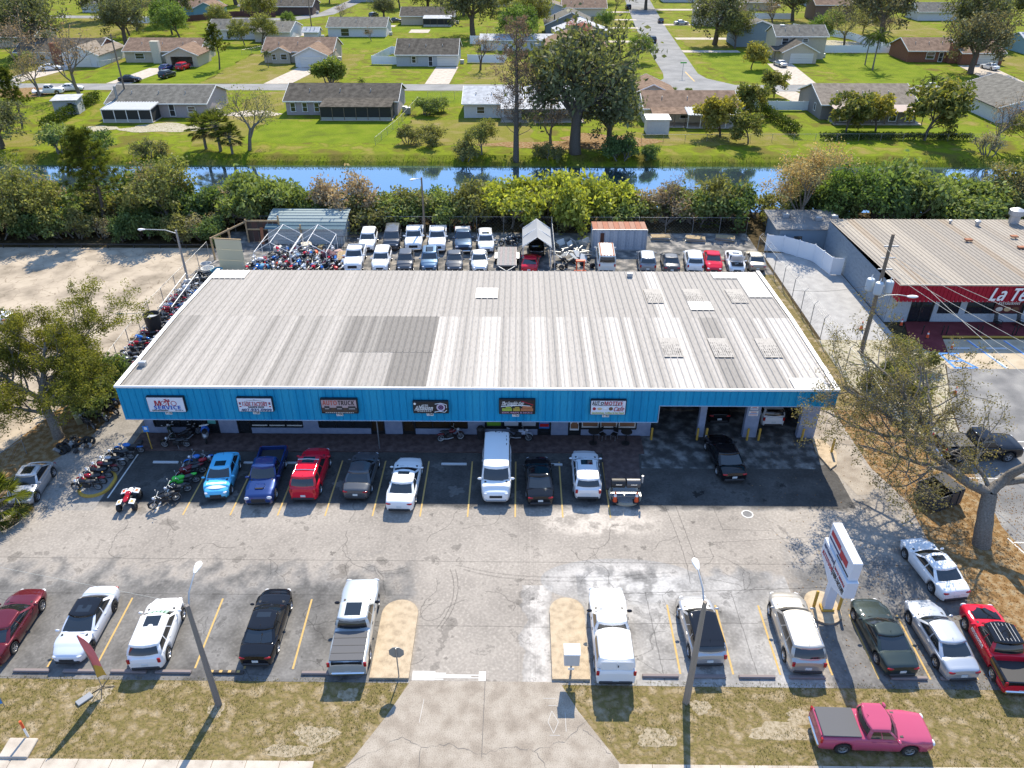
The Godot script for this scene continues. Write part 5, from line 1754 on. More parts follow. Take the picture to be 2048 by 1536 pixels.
func make_parked_cars() -> void:
	var cw := paint("car_white",0.74,0.75,0.76)
	var cs := paint("car_silver",0.46,0.47,0.49,0.55)
	var cg := paint("car_grey",0.075,0.08,0.09,0.15)
	var cb := paint("black_gloss",0.008,0.008,0.01)
	var cr := paint("car_red",0.52,0.012,0.03)
	var cm := paint("car_maroon",0.10,0.008,0.016,0.2)
	var cblue := paint("car_blue",0.012,0.035,0.15,0.2)
	var front := "vehicles parked along the grass verge"
	var shop := "vehicles parked nose or tail to the shop walk"
	var rear := "vehicles stored in the rear yard"
	var fp := mt("cover_grey",0.10,0.10,0.105,0.9)
	# along the verge, left
	car("dark maroon sedan cut by the left picture edge in the verge row","car",front,V(-27.25,0.01,-28.2),91,"sedan",cm,{"L": 4.9})
	car("white sedan with black roof, nose to the verge, second from left","car",front,V(-23.2,0.01,-28.3),-88.5,"sedan",paint("car_pearl",0.62,0.66,0.74,0.2),{"L": 4.75,"roof": cb,"rim": M.rim_dark,"sunroof": 0.5})
	car("white small SUV with pale rear panel missing paint and writing on its windshield","car",front,V(-19.12,0.01,-27.75),95,"suv",cw,{"L": 4.35,"H": 1.6,"sunroof": 0.38,"extra": ["letters_back"],"roof": cw})
	car("black sedan in the verge row between two yellow lines","car",front,V(-13.45,0.01,-28.35),91,"sedan",cb,{"L": 4.9,"sunroof": 0.35})
	car("silver crew-cab pickup with dark folding bed cover beside the drive island","pickup truck",front,V(-8.65,0.01,-28.25),92,"pickup",paint("car_icy",0.50,0.54,0.57,0.5),{"L": 5.9,"xc": -0.12,"xd": -0.15,"bed": -0.165,"cover": "fold","cover_mat": fp,"gate": cb,"sunroof": 0.8,"mirror": cb})
	# along the verge, right
	car("white pickup with a white bed topper right of the drive","pickup truck",front,V(4.92,0.01,-27.8),90,"pickup",cw,{"L": 5.75,"cover": "topper","xc": -0.06,"xd": -0.09,"bed": -0.1,"xa": 0.2,"cuts": [[0.1,0.9]],"mirror": cb,"bumper": M.black_plastic,"H": 1.86})
	car("silver small SUV with black roof under the right lamp post","car",front,V(9.78,0.01,-28.25),92,"suv",cs,{"L": 4.3,"H": 1.58,"roof": cb,"extra": ["spoiler"]})
	car("silver seven-seat SUV with ribbed roof beside the pylon sign island","car",front,V(14.8,0.01,-28.2),88.5,"suv",paint("car_champagne",0.44,0.425,0.40,0.6),{"L": 5.0,"W": 1.96,"extra": ["roof_ribs"],"rails": M.chrome})
	car("weathered dark green two-door coupe under the tree shade","car",front,V(19.38,0.01,-28.05),92.5,"coupe",paint("car_forest",0.018,0.03,0.03,0.2,0.5),{"L": 4.85,"W": 1.86,"H": 1.34,"xc": -0.14,"xd": -0.32})
	car("silver rounded sedan between the green coupe and the red pickup","car",front,V(22.3,0.01,-27.85),93,"sedan",paint("car_pewter",0.42,0.45,0.50,0.5),{"L": 4.95,"xb": 0.06})
	car("red sport pickup with black hood and black open bed at the right edge","pickup truck",front,V(25.0,0.01,-27.2),87,"small_pickup",cr,{"L": 5.3,"W": 1.86,"H": 1.75,"xa": 0.21,"xb": 0.12,"xc": -0.13,"xd": -0.18,"bed": -0.2,"bed_col": cb,"roof": cb,"extra": ["roof_ribs","door_print","white_hood"],"hood_mat": cb,"rib_mat": M.steel})
	car("white sedan with dark sunroof standing apart above the verge row","car","",V(24.25,0.01,-32.95),98,"sedan",cw,{"L": 4.6,"sunroof": 0.45})
	car("faded pink-red pickup with grey bed cover parked sideways on the grass","pickup truck","",V(16.55,0.02,-22.3),-1.5,"small_pickup",paint("car_pink",0.40,0.07,0.135,0.0,0.5),{"L": 5.2,"W": 1.78,"cover": "soft","cover_mat": fp,"xa": 0.20,"xb": 0.10,"xc": -0.10,"xd": -0.125,"bed": -0.14,"wf": 0.295,"wr": -0.29,"in": 0.18})
	# at the shop walk
	car("sky-blue and white hatchback with dark glass roof beside the blue pickup","car",shop,V(-20.05,0.01,-41.0),-84,"hatch",paint("car_sky",0.10,0.46,0.72),{"L": 4.2,"extra": ["white_hood"],"sunroof": 0.4})
	car("dark blue pickup with hood scoop, nose to the lot","pickup truck",shop,V(-17.0,0.01,-40.95),-86,"small_pickup",cblue,{"L": 5.4,"W": 1.9,"H": 1.8,"extra": ["scoop"],"xc": -0.11,"xd": -0.14,"bed": -0.155,"bumper": cb})
	car("red off-road SUV with roof bars and black sunroof","car",shop,V(-14.05,0.01,-41.25),90,"suv",cr,{"L": 4.85,"W": 1.92,"H": 1.82,"belt": 1.2,"hood": 1.18,"nose": 0.98,"tail": 1.15,"extra": ["roof_bars"],"sunroof": 0.3,"rails": M.chrome})
	car("dark grey sedan with a dull silver trunk edge, between red SUV and white sedan","car",shop,V(-10.62,0.01,-41.3),88.5,"sedan",cg,{"L": 4.55})
	car("large white sedan with small sunroof, tail in the sun","car",shop,V(-7.58,0.01,-40.4),88.5,"sedan",cw,{"L": 5.1,"W": 1.9,"sunroof": 0.3})
	car("white passenger van with peeling roof paint, nose to the lot","van",shop,V(-1.47,0.01,-41.55),-89.5,"van",cw,{"L": 5.7,"extra": ["peel"],"bumper": M.steel})
	car("black sedan with a broad rear window right of the white van","car",shop,V(1.38,0.01,-40.85),92,"sedan",cb,{"L": 4.6,"xc": -0.14,"xd": -0.37})
	car("white crossover with sunroof and red plate beside the smoker island","car",shop,V(4.6,0.01,-41.4),89.5,"suv",paint("car_cloud",0.66,0.68,0.71,0.2),{"L": 4.6,"H": 1.6,"sunroof": 0.26,"rails": M.chrome})
	car("black luxury sedan turned in before the middle service bay","car","",V(14.45,0.02,-43.5),94,"sedan",cb,{"L": 4.85,"W": 1.88,"xc": -0.16,"xd": -0.36})
	car("white boxy hatchback standing inside the right service bay","car","",V(19.0,0.03,-49.6),90,"suv",cw,{"L": 4.1,"H": 1.62,"W": 1.8,"xc": -0.45,"xd": -0.49,"extra": ["spoiler"]})
	car("black car deep inside the middle service bay","car","",V(15.1,0.03,-50.2),90,"hatch",cb,{"L": 4.4})
	car("silver rounded two-door car with dark roof under the left oak","car","",V(-32.55,0.01,-40.1),-84,"beetle",cs,{"sunroof": 0.85})
	car("dark grey pickup parked across the restaurant lot behind the leaning oak","pickup truck","",V(32.6,0.013,-44.6),2,"pickup",cb,{"L": 5.7,"cover": "soft","cover_mat": M.black_plastic})
	# rear yard, near row then back row
	var r1 := [["white crew-cab pickup leftmost in the near rear row","pickup",cw,-17.85,-78.4,5.4,{"xc": -0.13,"xd": -0.16,"bed": -0.175}],["white SUV second in the near rear row","suv",cw,-14.9,-78.1,4.6,{}],["dark grey hatchback in the near rear row","hatch",cg,-12.3,-77.95,4.2,{"H": 1.55}],["slate blue SUV in the near rear row","suv",paint("car_slate",0.10,0.17,0.26,0.5),-9.7,-78.1,4.5,{"sunroof": 0.7}],["charcoal sedan in the near rear row","sedan",cg,-7.0,-78.15,4.6,{}],["silver white sedan rightmost of the near rear row","sedan",paint("car_frost",0.62,0.63,0.64,0.4),-4.35,-78.2,4.6,{}]]
	for c in r1:
		var o: Dictionary = c[6]
		o.L = c[5]
		car(c[0],"pickup truck" if c[1] == "pickup" else "car",rear,V(c[3],0.01,c[4]),-87 + rng.randf_range(-1,1),c[1],c[2],o)
	var r2 := [["white SUV leftmost in the back rear row","suv",cw,-17.3,-83.75,4.6,{}],["dark grey minivan in the back rear row","minivan",cg,-14.65,-84.4,5.0,{}],["white pickup with dark grille in the back rear row","pickup",cw,-12.1,-84.3,5.6,{"xc": -0.12,"xd": -0.15,"bed": -0.165}],["white full-size pickup left of the yard lamp pole","pickup",cw,-9.4,-84.15,5.8,{"xc": -0.12,"xd": -0.15,"bed": -0.165}],["navy blue pickup in the back rear row","pickup",paint("car_navy",0.03,0.06,0.11,0.4),-6.45,-83.8,5.6,{"cover": "soft","cover_mat": mt("bed_silver",0.4,0.4,0.41)}],["white crossover rightmost in the back rear row","suv",cw,-3.85,-83.4,4.6,{"sunroof": 0.3,"rails": M.chrome}]]
	for c in r2:
		var o: Dictionary = c[6]
		o.L = c[5]
		car(c[0],"pickup truck" if c[1] == "pickup" else "car",rear,V(c[3],0.01,c[4]),-86 + rng.randf_range(-1,1),c[1],c[2],o)
	car("red sports coupe before the grey canopy tent","car",rear,V(1.2,0.01,-77.9),85,"coupe",cr,{"L": 4.3})
	car("old white van with rusted roof before the shipping container","van",rear,V(9.35,0.01,-78.5),88,"van",paint("car_chalk",0.6,0.6,0.57,0.0,0.6),{"L": 5.4,"extra": ["rust_roof"]})
	car("grey SUV right of the rusted van in the rear yard","car",rear,V(13.75,0.01,-78.2),86,"suv",paint("car_smoke",0.22,0.24,0.27,0.5),{"L": 4.5})
	car("dark grey sedan beside the grey SUV in the rear yard","car",rear,V(16.3,0.01,-78.1),86,"sedan",cg,{"L": 4.6})
	car("white SUV beside the bright red coupe in the rear yard","car",rear,V(18.85,0.01,-78.35),84,"suv",cw,{"L": 4.7})
	car("bright red sedan, nose to the building, in the rear yard","car",rear,V(20.9,0.01,-78.2),-97,"sedan",cr,{"L": 4.6})
	car("white car with its hood raised in the rear yard","car",rear,V(23.3,0.01,-78.2),-96,"sedan",cw,{"L": 4.6,"sunroof": 0.4,"extra": ["hood_up"]})
	car("tan sedan rightmost in the rear yard","car",rear,V(25.55,0.01,-78.6),84,"sedan",paint("car_tan",0.36,0.33,0.28,0.5),{"L": 4.7})
	# among the houses
	var hs := "cars of the housing estate"
	var fl := {"far": true}
	for c in [["white sedan in the drive of the house with the red chimney",-110.7,-192.6,25,"sedan",cw],["black sedan parked along the far street",-85.9,-178.9,0,"sedan",cb],["dark blue car left in the garage drive of the beige house",-83.2,-192.6,80,"hatch",cblue],["dark green SUV at the foot of the garage drive",-79.6,-184.0,75,"suv",paint("car_forest",0.018,0.03,0.03)],["red SUV just before the open garage",-79.7,-194.0,82,"suv",cr],["white pickup under the bare tree by the left garden shed",-97.0,-165.8,10,"pickup",cw],["white car beside the pickup under the bare tree",-94.2,-169.4,12,"sedan",cw],["grey car on the back street left of the brown-roofed porch house",-50.5,-292.0,70,"suv",cg],["dark sedan in the drive near the back-street tree",-41.3,-279.5,5,"sedan",cg],["black pickup on the cross street",37.2,-237.0,92,"suv",cb],["black SUV far up the cross street",39.9,-318.0,92,"suv",cb],["dark sedan at the right kerb of the cross street",46.0,-279.0,85,"sedan",cb],["grey car in the right-hand drive off the cross street",52.0,-274.5,5,"sedan",cs],["silver car in the drive of the two-storey house",62.6,-199.5,100,"sedan",cs],["white sedan in the drive of the brick house",111.0,-196.0,105,"sedan",cw],["white car among the trees at the top right",88.0,-330.0,20,"sedan",cw],["white car beyond the white fences at the top right",95.0,-322.0,10,"suv",cw]]:
		car(c[0],"car",hs,V(c[1],0.01,c[2]),c[3],c[4],c[5],fl)
	car("silver car with red tail lights at the left edge of the neighbour lot","car","",V(-49.8,0.01,-64.3),170,"sedan",cs,fl)
# ---------- motorcycles: nose along +x ----------

func bike_wheel() -> Array:
	if not cache.has("bike_wheel"):
		var t := Transform3D(Basis(Vector3.RIGHT,PI / 2),Vector3.ZERO)
		var m := MB.new()
		m.lathe([Vector2(0.21,-0.045),Vector2(0.27,-0.06),Vector2(0.305,-0.03),Vector2(0.315,0.0),Vector2(0.305,0.03),Vector2(0.27,0.06),Vector2(0.21,0.045)],16,t)
		var r := MB.new()
		for sd: float in [1.0,-1.0]:
			r.lathe_flat([Vector2(0.225,0.0),Vector2(0.225,0.05),Vector2(0.19,0.04)],16,Transform3D(Basis(Vector3.RIGHT,PI / 2 * sd),Vector3.ZERO))
		for k in 6:
			var a := TAU * k / 6
			r.rod(V(cos(a) * 0.03,sin(a) * 0.03,0),V(cos(a) * 0.2,sin(a) * 0.2,0),0.016,0.012,4)
		r.lathe_flat([Vector2(0.05,-0.06),Vector2(0.05,0.06)],8,t)
		cache.bike_wheel = [m.mesh(),r.mesh()]
	return cache.bike_wheel

func bike_parts(style: int) -> Array:
	var m: MB
	# style 0 sport, 1 cruiser, 2 scooter-like standard, 3 dirt
	var key := "bike%d" % style
	if cache.has(key):
		return cache[key]
	var out := []
	m = MB.new()
	# frame and engine
	m.box(V(-0.02,0.42,0),V(0.46,0.34,0.26),0.05)
	m.ball(V(0.08,0.5,0),V(0.17,0.2,0.17),8,5)
	m.path([V(-0.68,0.31,0.09),V(-0.2,0.4,0.09)],0.025,5)
	m.path([V(-0.68,0.31,-0.09),V(-0.2,0.4,-0.09)],0.025,5)
	m.path([V(0.46,0.86,0),V(0.1,0.62,0),V(-0.35,0.66,0),V(-0.62,0.72,0)],0.035,6)
	out.append([m.mesh(),"engine_frame",0])
	m = MB.new()
	var fx := 0.74 if style != 1 else 0.86
	for sz: float in [-0.09,0.09]:
		m.path([V(fx,0.31,sz),V(0.47,0.92,sz)],0.026,6)
	out.append([m.mesh(),"fork",1])
	m = MB.new()
	var hy := 1.0 if style != 1 else 1.1
	var hx := 0.42 if style == 0 else 0.3
	m.path([V(hx - 0.12,hy - 0.02,-0.37),V(hx - 0.02,hy,-0.2),V(hx + 0.1,hy - 0.06,0),V(hx - 0.02,hy,0.2),V(hx - 0.12,hy - 0.02,0.37)],0.02,6)
	for sz: float in [-1.0,1.0]:
		m.rod(V(hx,hy,0.28 * sz),V(hx + 0.04,hy + 0.14,0.36 * sz),0.008,0.008,4)
		m.ball(V(hx + 0.04,hy + 0.16,0.38 * sz),V(0.03,0.045,0.07),6,4)
	out.append([m.mesh(),"handlebar",1])
	m = MB.new()
	if style == 0:
		m.ball(V(0.2,0.82,0),V(0.3,0.16,0.17),12,7)
		m.ball(V(0.52,0.78,0),V(0.24,0.24,0.2),10,6)
		m.ball(V(0.25,0.52,0),V(0.34,0.2,0.2),10,6)
		out.append([bl(V(-0.62,0.84,0),V(0.26,0.09,0.11),8,5).mesh(),"tail_cowl",2])
	elif style == 3:
		m.ball(V(0.18,0.8,0),V(0.24,0.13,0.14),10,6)
		out.append([ob(Transform3D(Basis(Vector3.BACK,-0.1),V(0.72,0.7,0)),V(0.5,0.03,0.14),0.01).mesh(),"fender",2])
		out.append([ob(Transform3D(Basis(Vector3.BACK,-0.25),V(-0.65,0.88,0)),V(0.5,0.03,0.16),0.01).mesh(),"fender",2])
		out.append([ob(Transform3D(Basis(Vector3.BACK,0.1),V(0.36,0.7,0)),V(0.3,0.3,0.32),0.05).mesh(),"shroud",2])
	else:
		m.ball(V(0.16,0.8,0),V(0.3,0.15,0.17),12,7)
		out.append([bl(V(-0.68,0.62,0),V(0.3,0.09,0.1),8,5).mesh(),"rear_fender",2])
	out.append([m.mesh(),"tank",2])
	m = MB.new()
	var sy := 0.8 if style != 1 else 0.72
	m.ball(V(-0.28,sy,0),V(0.36,0.075,0.16),12,6)
	m.ball(V(-0.55,sy + 0.06,0),V(0.2,0.06,0.12),8,5)
	out.append([m.mesh(),"seat",3])
	m = MB.new()
	m.path([V(0.2,0.32,0.15),V(-0.2,0.26,0.17),V(-0.75,0.34,0.19)],0.045,7)
	out.append([m.mesh(),"exhaust",1])
	m = MB.new()
	for i in 7:
		var a := lerpf(0.5,2.6,i / 6.0)
		var b := lerpf(0.5,2.6,(i + 1) / 6.0)
		if i < 6:
			var c := V(fx,0.31,0)
			var p := c + V(cos(a),sin(a),0) * 0.35
			var q := c + V(cos(b),sin(b),0) * 0.35
			m.quad(p + V(0,0,0.07),p - V(0,0,0.07),q - V(0,0,0.07),q + V(0,0,0.07))
	out.append([m.mesh(),"fender",2])
	m = MB.new()
	m.ball(V(0.6,0.88 if style != 0 else 0.82,0),V(0.1,0.1,0.1),8,6)
	out.append([m.mesh(),"headlamp",4])
	cache[key] = out
	return out

func bike(label: String,group: String,at: Vector3,deg: float,style: int,col: Material,lean := 8.0) -> Node3D:
	var t := thing("motorcycle",label,"motorcycle",at,deg_to_rad(deg),group)
	# it rests on its side stand
	t.basis = Basis(Vector3.UP,deg_to_rad(deg)) * Basis(Vector3.RIGHT,deg_to_rad(-lean))
	t.position.y += 0.01
	for p in bike_parts(style):
		part(p[0],p[1],[M.black_plastic,M.galvanised,col,mt("seat_vinyl",0.03,0.033,0.038,0.5),M.lamp_clear][p[2]],t)
	var w := bike_wheel()
	for x: float in [0.74 if style != 1 else 0.86,-0.7]:
		var o := part(w[0],"wheel",M.rubber,t)
		o.position = V(x,0.315,0)
		part(w[1],"rim",M.galvanised if style != 3 else M.steel,o)
	part(rd(V(-0.1,0.3,-0.12),V(-0.2,0.0 + 0.035,-0.28),0.014,0.014,5),"side_stand",M.steel,t)
	return t

func make_motorcycles() -> void:
	var m: MB
	var red := paint("bike_red",0.32,0.01,0.02)
	var wine := paint("bike_wine",0.12,0.01,0.015)
	var blk := paint("bike_black",0.012,0.012,0.014)
	var blu := paint("bike_blue",0.03,0.16,0.5)
	var sil := paint("bike_silver",0.4,0.42,0.45,0.5)
	var grn := paint("bike_green",0.05,0.48,0.05)
	var g1 := "motorcycles in the slanting row on the yellow island"
	# the slanting row beside the white-lined bay
	var row := [["blue touring motorcycle with black top box, farthest of the slanting row",-27.6,-44.0,1,blu,0.13],["black motorcycle second from the shop in the slanting row",-28.0,-43.25,2,blk,0.0],["black motorcycle with pale seat, third from the shop in the slanting row",-28.25,-42.5,2,sil,0.0],["red motorcycle with grey seat in the middle of the slanting row",-28.45,-41.8,2,wine,0.137],["dark motorcycle with grey seat, third from the island tip",-28.6,-41.15,2,blk,0.137],["red motorcycle second from the island tip",-28.7,-40.5,2,red,0.137],["black motorcycle nearest the yellow island tip",-28.75,-39.9,2,blk,0.137]]
	for r in row:
		var o := bike(r[0],g1,V(r[1],r[5] if r[5] > 0 else 0.12,r[2]),183,r[3],r[4])
		if r[3] == 1:
			part(bx(V(-0.85,0.98,0),V(0.36,0.32,0.42),0.06),"top_box",M.black_plastic,o)
	var g2 := "motorcycles beside the sky-blue hatchback"
	bike("blue chrome motorcycle at the head of the bay left of the hatchback",g2,V(-22.3,0.01,-42.9),200,2,blu)
	bike("red and white cruiser with tall bars by the hatchback",g2,V(-21.9,0.01,-42.2),30,1,red)
	bike("dark red sport motorcycle in the bay left of the hatchback",g2,V(-22.4,0.01,-41.6),210,0,wine)
	bike("lime green sport motorcycle in the bay left of the hatchback",g2,V(-22.5,0.01,-40.6),205,0,grn)
	bike("black motorcycle with chrome parts below the green one",g2,V(-22.7,0.01,-39.6),210,1,blk)
	bike("black motorcycle at the sunlit end of the bay by the hatchback",g2,V(-23.1,0.01,-38.6),215,2,blk)
	var g3 := "motorcycles on the shop walk"
	bike("black motorcycle lying across the walk before the left shop",g3,V(-24.6,0.12,-44.75),182,1,blk)
	bike("dark green motorcycle against the left shop window",g3,V(-25.3,0.12,-45.8),120,2,paint("bike_forest",0.015,0.04,0.03))
	bike("black motorcycle beside the window of the left shop",g3,V(-24.0,0.12,-45.7),60,0,blk)
	bike("dark red motorcycle before the brown shop window",g3,V(-4.95,0.12,-45.7),12,2,wine)
	bike("white blue and orange dirt bike before the poster window",g3,V(0.0,0.12,-45.8),-8,3,paint("bike_dirt",0.45,0.5,0.6))
	var sc := thing("scooter","pale scooter under a blue cover before the left shop door","scooter",V(-22.8,0.12,-45.6),1.9)
	for p in [[V(0,0.55,0),V(0.5,0.3,0.24),"body",M.galvanised],[V(-0.1,0.86,0),V(0.36,0.1,0.2),"seat",M.black_plastic],[V(0.42,0.62,0),V(0.32,0.42,0.3),"cover",M.blue_paint],[V(0.48,1.02,0),V(0.1,0.06,0.36),"handlebar",M.white]]:
		part(bl(p[0],p[1],10,7),p[2],p[3],sc)
	for x: float in [-0.45,0.5]:
		var o := part(bike_wheel()[0],"wheel",M.rubber,sc)
		o.position = V(x,0.25,0)
		o.scale = Vector3.ONE * 0.8
	# stored along the left wall of the building
	var g4 := "motorcycles stored along the left side wall"
	var cols := [red,blk,blu,sil,wine,blk,red,blk,sil,blu,blk,paint("bike_orange",0.5,0.15,0.02),blk,red]
	var names := ["red","black","blue","silver","wine red","black","red","black","silver","blue","black","orange","black","red"]
	var n := 0
	var z := -50.6
	while z > -70.0:
		for k in (1 if z > -54 else 2):
			var i := n % 14
			var where: String = ["behind the green bush","beside the black bin","near the wire fence","toward the rear corner"][mini(3,int((-z - 50.0) / 4.0))]
			bike("%s motorcycle %s, %s along the left wall%s" % [names[i],where,ordinal(int((-z - 50.6) / 0.95) + 1),"" if k == 0 else ", outer one"],g4,V(-33.0 + 1.7 * k + rng.randf_range(-0.2,0.2) - (0.35 if z < -58 else 0.0),0.014,z + rng.randf_range(-0.1,0.1)),180 + rng.randf_range(-22,22),[2,0,1,0,2][n % 5],cols[i])
			n += 1
		z -= 0.95
	for q in [["black motorcycle among the leaves left of the building corner",-31.6,-49.2,blk],["blue motorcycle under the bush left of the building corner",-32.2,-50.4,blu],["silver motorcycle beside the wooden boxes at the left fence",-31.9,-48.3,sil],["black cruiser in front of the wooden boxes at the left fence",-32.3,-47.4,blk]]:
		bike(q[0],"motorcycles under the left oak",V(q[1],0.012,q[2]),160 + rng.randf_range(-20,20),1,q[3])
	# quad bike
	var a := thing("quad_bike","red and white quad bike parked at the sunlit end of the white-lined bay","quad bike",V(-25.4,0.01,-38.6),deg_to_rad(98))
	m = MB.new()
	m.box(V(0,0.5,0),V(0.95,0.24,0.3),0.08)
	m.box(V(0.1,0.36,0),V(0.6,0.25,0.36),0.06)
	part(m,"frame",M.black_plastic,a)
	for q in [[V(0.52,0.72,0),V(0.34,0.1,0.22),"nose",M.car_white],[V(0.1,0.82,0),V(0.26,0.12,0.2),"tank",red],[V(-0.35,0.8,0),V(0.42,0.09,0.18),"seat",red]]:
		part(bl(q[0],q[1],12,7),q[2],q[3],a)
	for sx: float in [-1.0,1.0]:
		for sz: float in [-1.0,1.0]:
			var f := part(ob(Transform3D(Basis(Vector3.RIGHT,sz * 0.25),V(0.55 * sx,0.68,0.4 * sz)),V(0.5,0.05,0.34),0.02),"mudguard",M.car_white,a)
			part(ob(Transform3D(Basis(Vector3.RIGHT,sz * 0.25),V(0.55 * sx,0.715,0.4 * sz)),V(0.26,0.02,0.16),0.005),"decal",M.line_yellow if sx < 0 else M.orange_cone,f)
			m = MB.new()
			m.lathe([Vector2(0.12,-0.12),Vector2(0.25,-0.12),Vector2(0.28,-0.06),Vector2(0.28,0.06),Vector2(0.25,0.12),Vector2(0.12,0.12)],14,Transform3D(Basis(Vector3.RIGHT,PI / 2),V(0.6 * sx,0.28,0.48 * sz)))
			var w := part(m,"wheel",M.rubber,a)
			part(lf([Vector2(0.12,0.06),Vector2(0.05,0.08),Vector2(0.001,0.08)],10,Transform3D(Basis(Vector3.RIGHT,sz * PI / 2),V(0.6 * sx,0.28,0.48 * sz))),"rim",M.galvanised,w)
	part(pa([V(0.2,1.02,-0.38),V(0.28,1.04,-0.15),V(0.36,0.98,0),V(0.28,1.04,0.15),V(0.2,1.02,0.38)],0.022,6),"handlebar",M.steel,a)
	part(pa([V(0.95,0.5,-0.2),V(1.02,0.6,-0.15),V(1.02,0.6,0.15),V(0.95,0.5,0.2)],0.022,6),"bumper_bar",M.galvanised,a)

func make_yard_clutter() -> void:
	var m: MB
	# --- left side yard: bins, shelves, boxes ---
	var bin := thing("wheeled_bin","tall black bin standing among the motorcycles along the left wall","bin",V(-33.1,0.014,-62.0))
	part(lf([Vector2(0.01,0.02),Vector2(0.6,0.02),Vector2(0.72,2.0),Vector2(0.76,2.02),Vector2(0.76,2.1),Vector2(0.68,2.1),Vector2(0.6,1.7),Vector2(0.01,1.7)],16),"tub",M.black_plastic,bin)
	part(bx(V(0.05,1.78,0),V(0.9,0.14,0.7),0.05),"load",M.galvanised,bin)
	var wb := thing("wooden_box","tan wooden box between motorcycles at the left wall","box",V(-33.9,0.01,-60.3),0.1)
	part(bx(V(0,0.4,0),V(1.2,0.8,0.8),0.03),"box",M.timber,wb)
	for k in 2:
		var o := thing("storage_chest","long yellowed storage chest under the left oak, %s of the two" % ["nearer","farther"][k],"chest",V(-33.6 + 0.5 * k,0.01,-48.6 - 1.5 * k),-0.9,"chests under the left oak")
		part(bx(V(0,0.3,0),V(2.2,0.6,0.8),0.03),"chest",mt("chest_side",0.25,0.22,0.12),o)
		part(bx(V(0,0.64,0),V(2.26,0.08,0.86),0.02),"lid",mt("chest_lid",0.5,0.46,0.24),o)
	var pile := thing("scrap_heap","heap of dark engine scrap behind the silver car under the oak","scrap",V(-31.9,0.01,-44.6))
	for k in 22:
		m = MB.new()
		var p := V(rng.randf_range(-1.1,1.1),rng.randf_range(0.1,0.5),rng.randf_range(-0.7,0.7))
		if k % 3 == 0:
			m.lathe([Vector2(0.14,-0.07),Vector2(0.3,-0.07),Vector2(0.31,0.07),Vector2(0.14,0.07)],12,Transform3D(Basis(Vector3.RIGHT,rng.randf_range(0.2,1.6)),p))
		else:
			m.obox(Transform3D(Basis.from_euler(V(rng.randf() * 3,rng.randf() * 3,rng.randf() * 3)),p),V(rng.randf_range(0.2,0.6),rng.randf_range(0.1,0.3),rng.randf_range(0.2,0.4)),0.03)
		part(m,"scrap_piece",[M.rubber,M.black_plastic,M.steel][k % 3],pile)
	# steel pipe rack along the fence
	var rack := thing("pipe_rack","long galvanised rack leaning along the left wire fence","rack",V(-31.6,0,-62.5))
	for k in 2:
		part(wpa(rack,[V(-31.9 - 1.1 * k,2.0,-63.6),V(-32.2 - 1.1 * k,2.1,-71.0)],0.05,6),"rail",M.galvanised,rack)
	for k in 5:
		m = wm(rack)
		m.rod(V(-32.0,0,-64.0 - 1.7 * k),V(-32.0,2.05,-64.0 - 1.7 * k),0.035)
		m.rod(V(-33.1,0,-64.0 - 1.7 * k),V(-33.1,2.05,-64.0 - 1.7 * k),0.035)
		m.rod(V(-33.1,2.0,-64.0 - 1.7 * k),V(-32.0,2.0,-64.0 - 1.7 * k),0.03)
		part(m,"upright",M.galvanised,rack)
	for q in [[-33.2,-71.0,"white"],[-33.6,-72.3,"grey"],[-32.2,-73.0,"black"],[-33.0,-74.2,"dark"]]:
		bike("%s sport motorcycle without wheels covers near the rear left corner" % q[2],"motorcycles stored along the left side wall",V(q[0],0.012,q[1]),200 + rng.randf_range(-30,30),0,M.car_white if q[2] == "white" else M.galvanised if q[2] == "grey" else M.black)
	for q in [["pale square basin among the rear corner clutter",-33.0,-75.6,M.off_white,0.7],["teal tub among the rear corner clutter",-31.9,-75.2,mt("tub_teal",0.08,0.28,0.34),0.65],["grey crate among the rear corner clutter",-33.6,-76.8,M.galvanised,0.6]]:
		var o := thing("tub",q[0],"tub",V(q[1],0.008,q[2]),rng.randf())
		part(lf([Vector2(0.01,0.02),Vector2(q[4] * 0.75,0.02),Vector2(q[4],0.7),Vector2(q[4] * 0.9,0.7),Vector2(q[4] * 0.7,0.2),Vector2(0.01,0.2)],12),"tub",q[3],o)
	# --- the tall panel and timber enclosure at the rear left ---
	var pan := thing("tall_board","tall tan panel board standing at the rear left corner","board",V(-30.6,0.0,-76.4),-0.12)
	for k in 3:
		part(bx(V(0,0.62 + 1.2 * k,0),V(2.9,1.18,0.08),0.015),"panel",mt("board_tan",0.62,0.55,0.36,0.8),pan)
	part(bx(V(0,3.62,0),V(3.0,0.08,0.16)),"top_rail",M.timber,pan)
	var enc := thing("timber_enclosure","half-built timber enclosure with dark boards in the rear left yard","enclosure",V(-30.5,0,-82.0))
	for p in [[-33.6,-79.4,2.6],[-32.6,-82.2,2.6],[-31.4,-84.6,2.8],[-27.6,-84.6,3.2],[-25.0,-84.0,2.4]]:
		part(wbx(enc,V(p[0],p[2] / 2,p[1]),V(0.16,p[2],0.16)),"post",M.timber,enc)
	for r in [[-33.6,-79.4,-31.4,-84.6,2.5],[-31.4,-84.6,-27.6,-84.6,2.6],[-31.4,-84.6,-27.6,-84.6,1.6],[-27.6,-84.6,-25.0,-84.0,1.9],[-27.6,-84.6,-25.0,-84.0,0.9]]:
		m = wm(enc)
		var a := V(r[0],r[4],r[1])
		var b := V(r[2],r[4],r[3])
		m.obox(Transform3D(Basis.looking_at(b - a),(a + b) / 2),V(0.09,0.18,a.distance_to(b)))
		part(m,"rail",M.timber,enc)
	for k in 6:
		part(wbx(enc,V(-31.1 + k * 0.62,1.25,-84.75),V(0.58,2.4,0.05)),"board",mt("board_dark%d" % (k % 2),0.05 + 0.02 * (k % 2),0.04,0.035),enc)
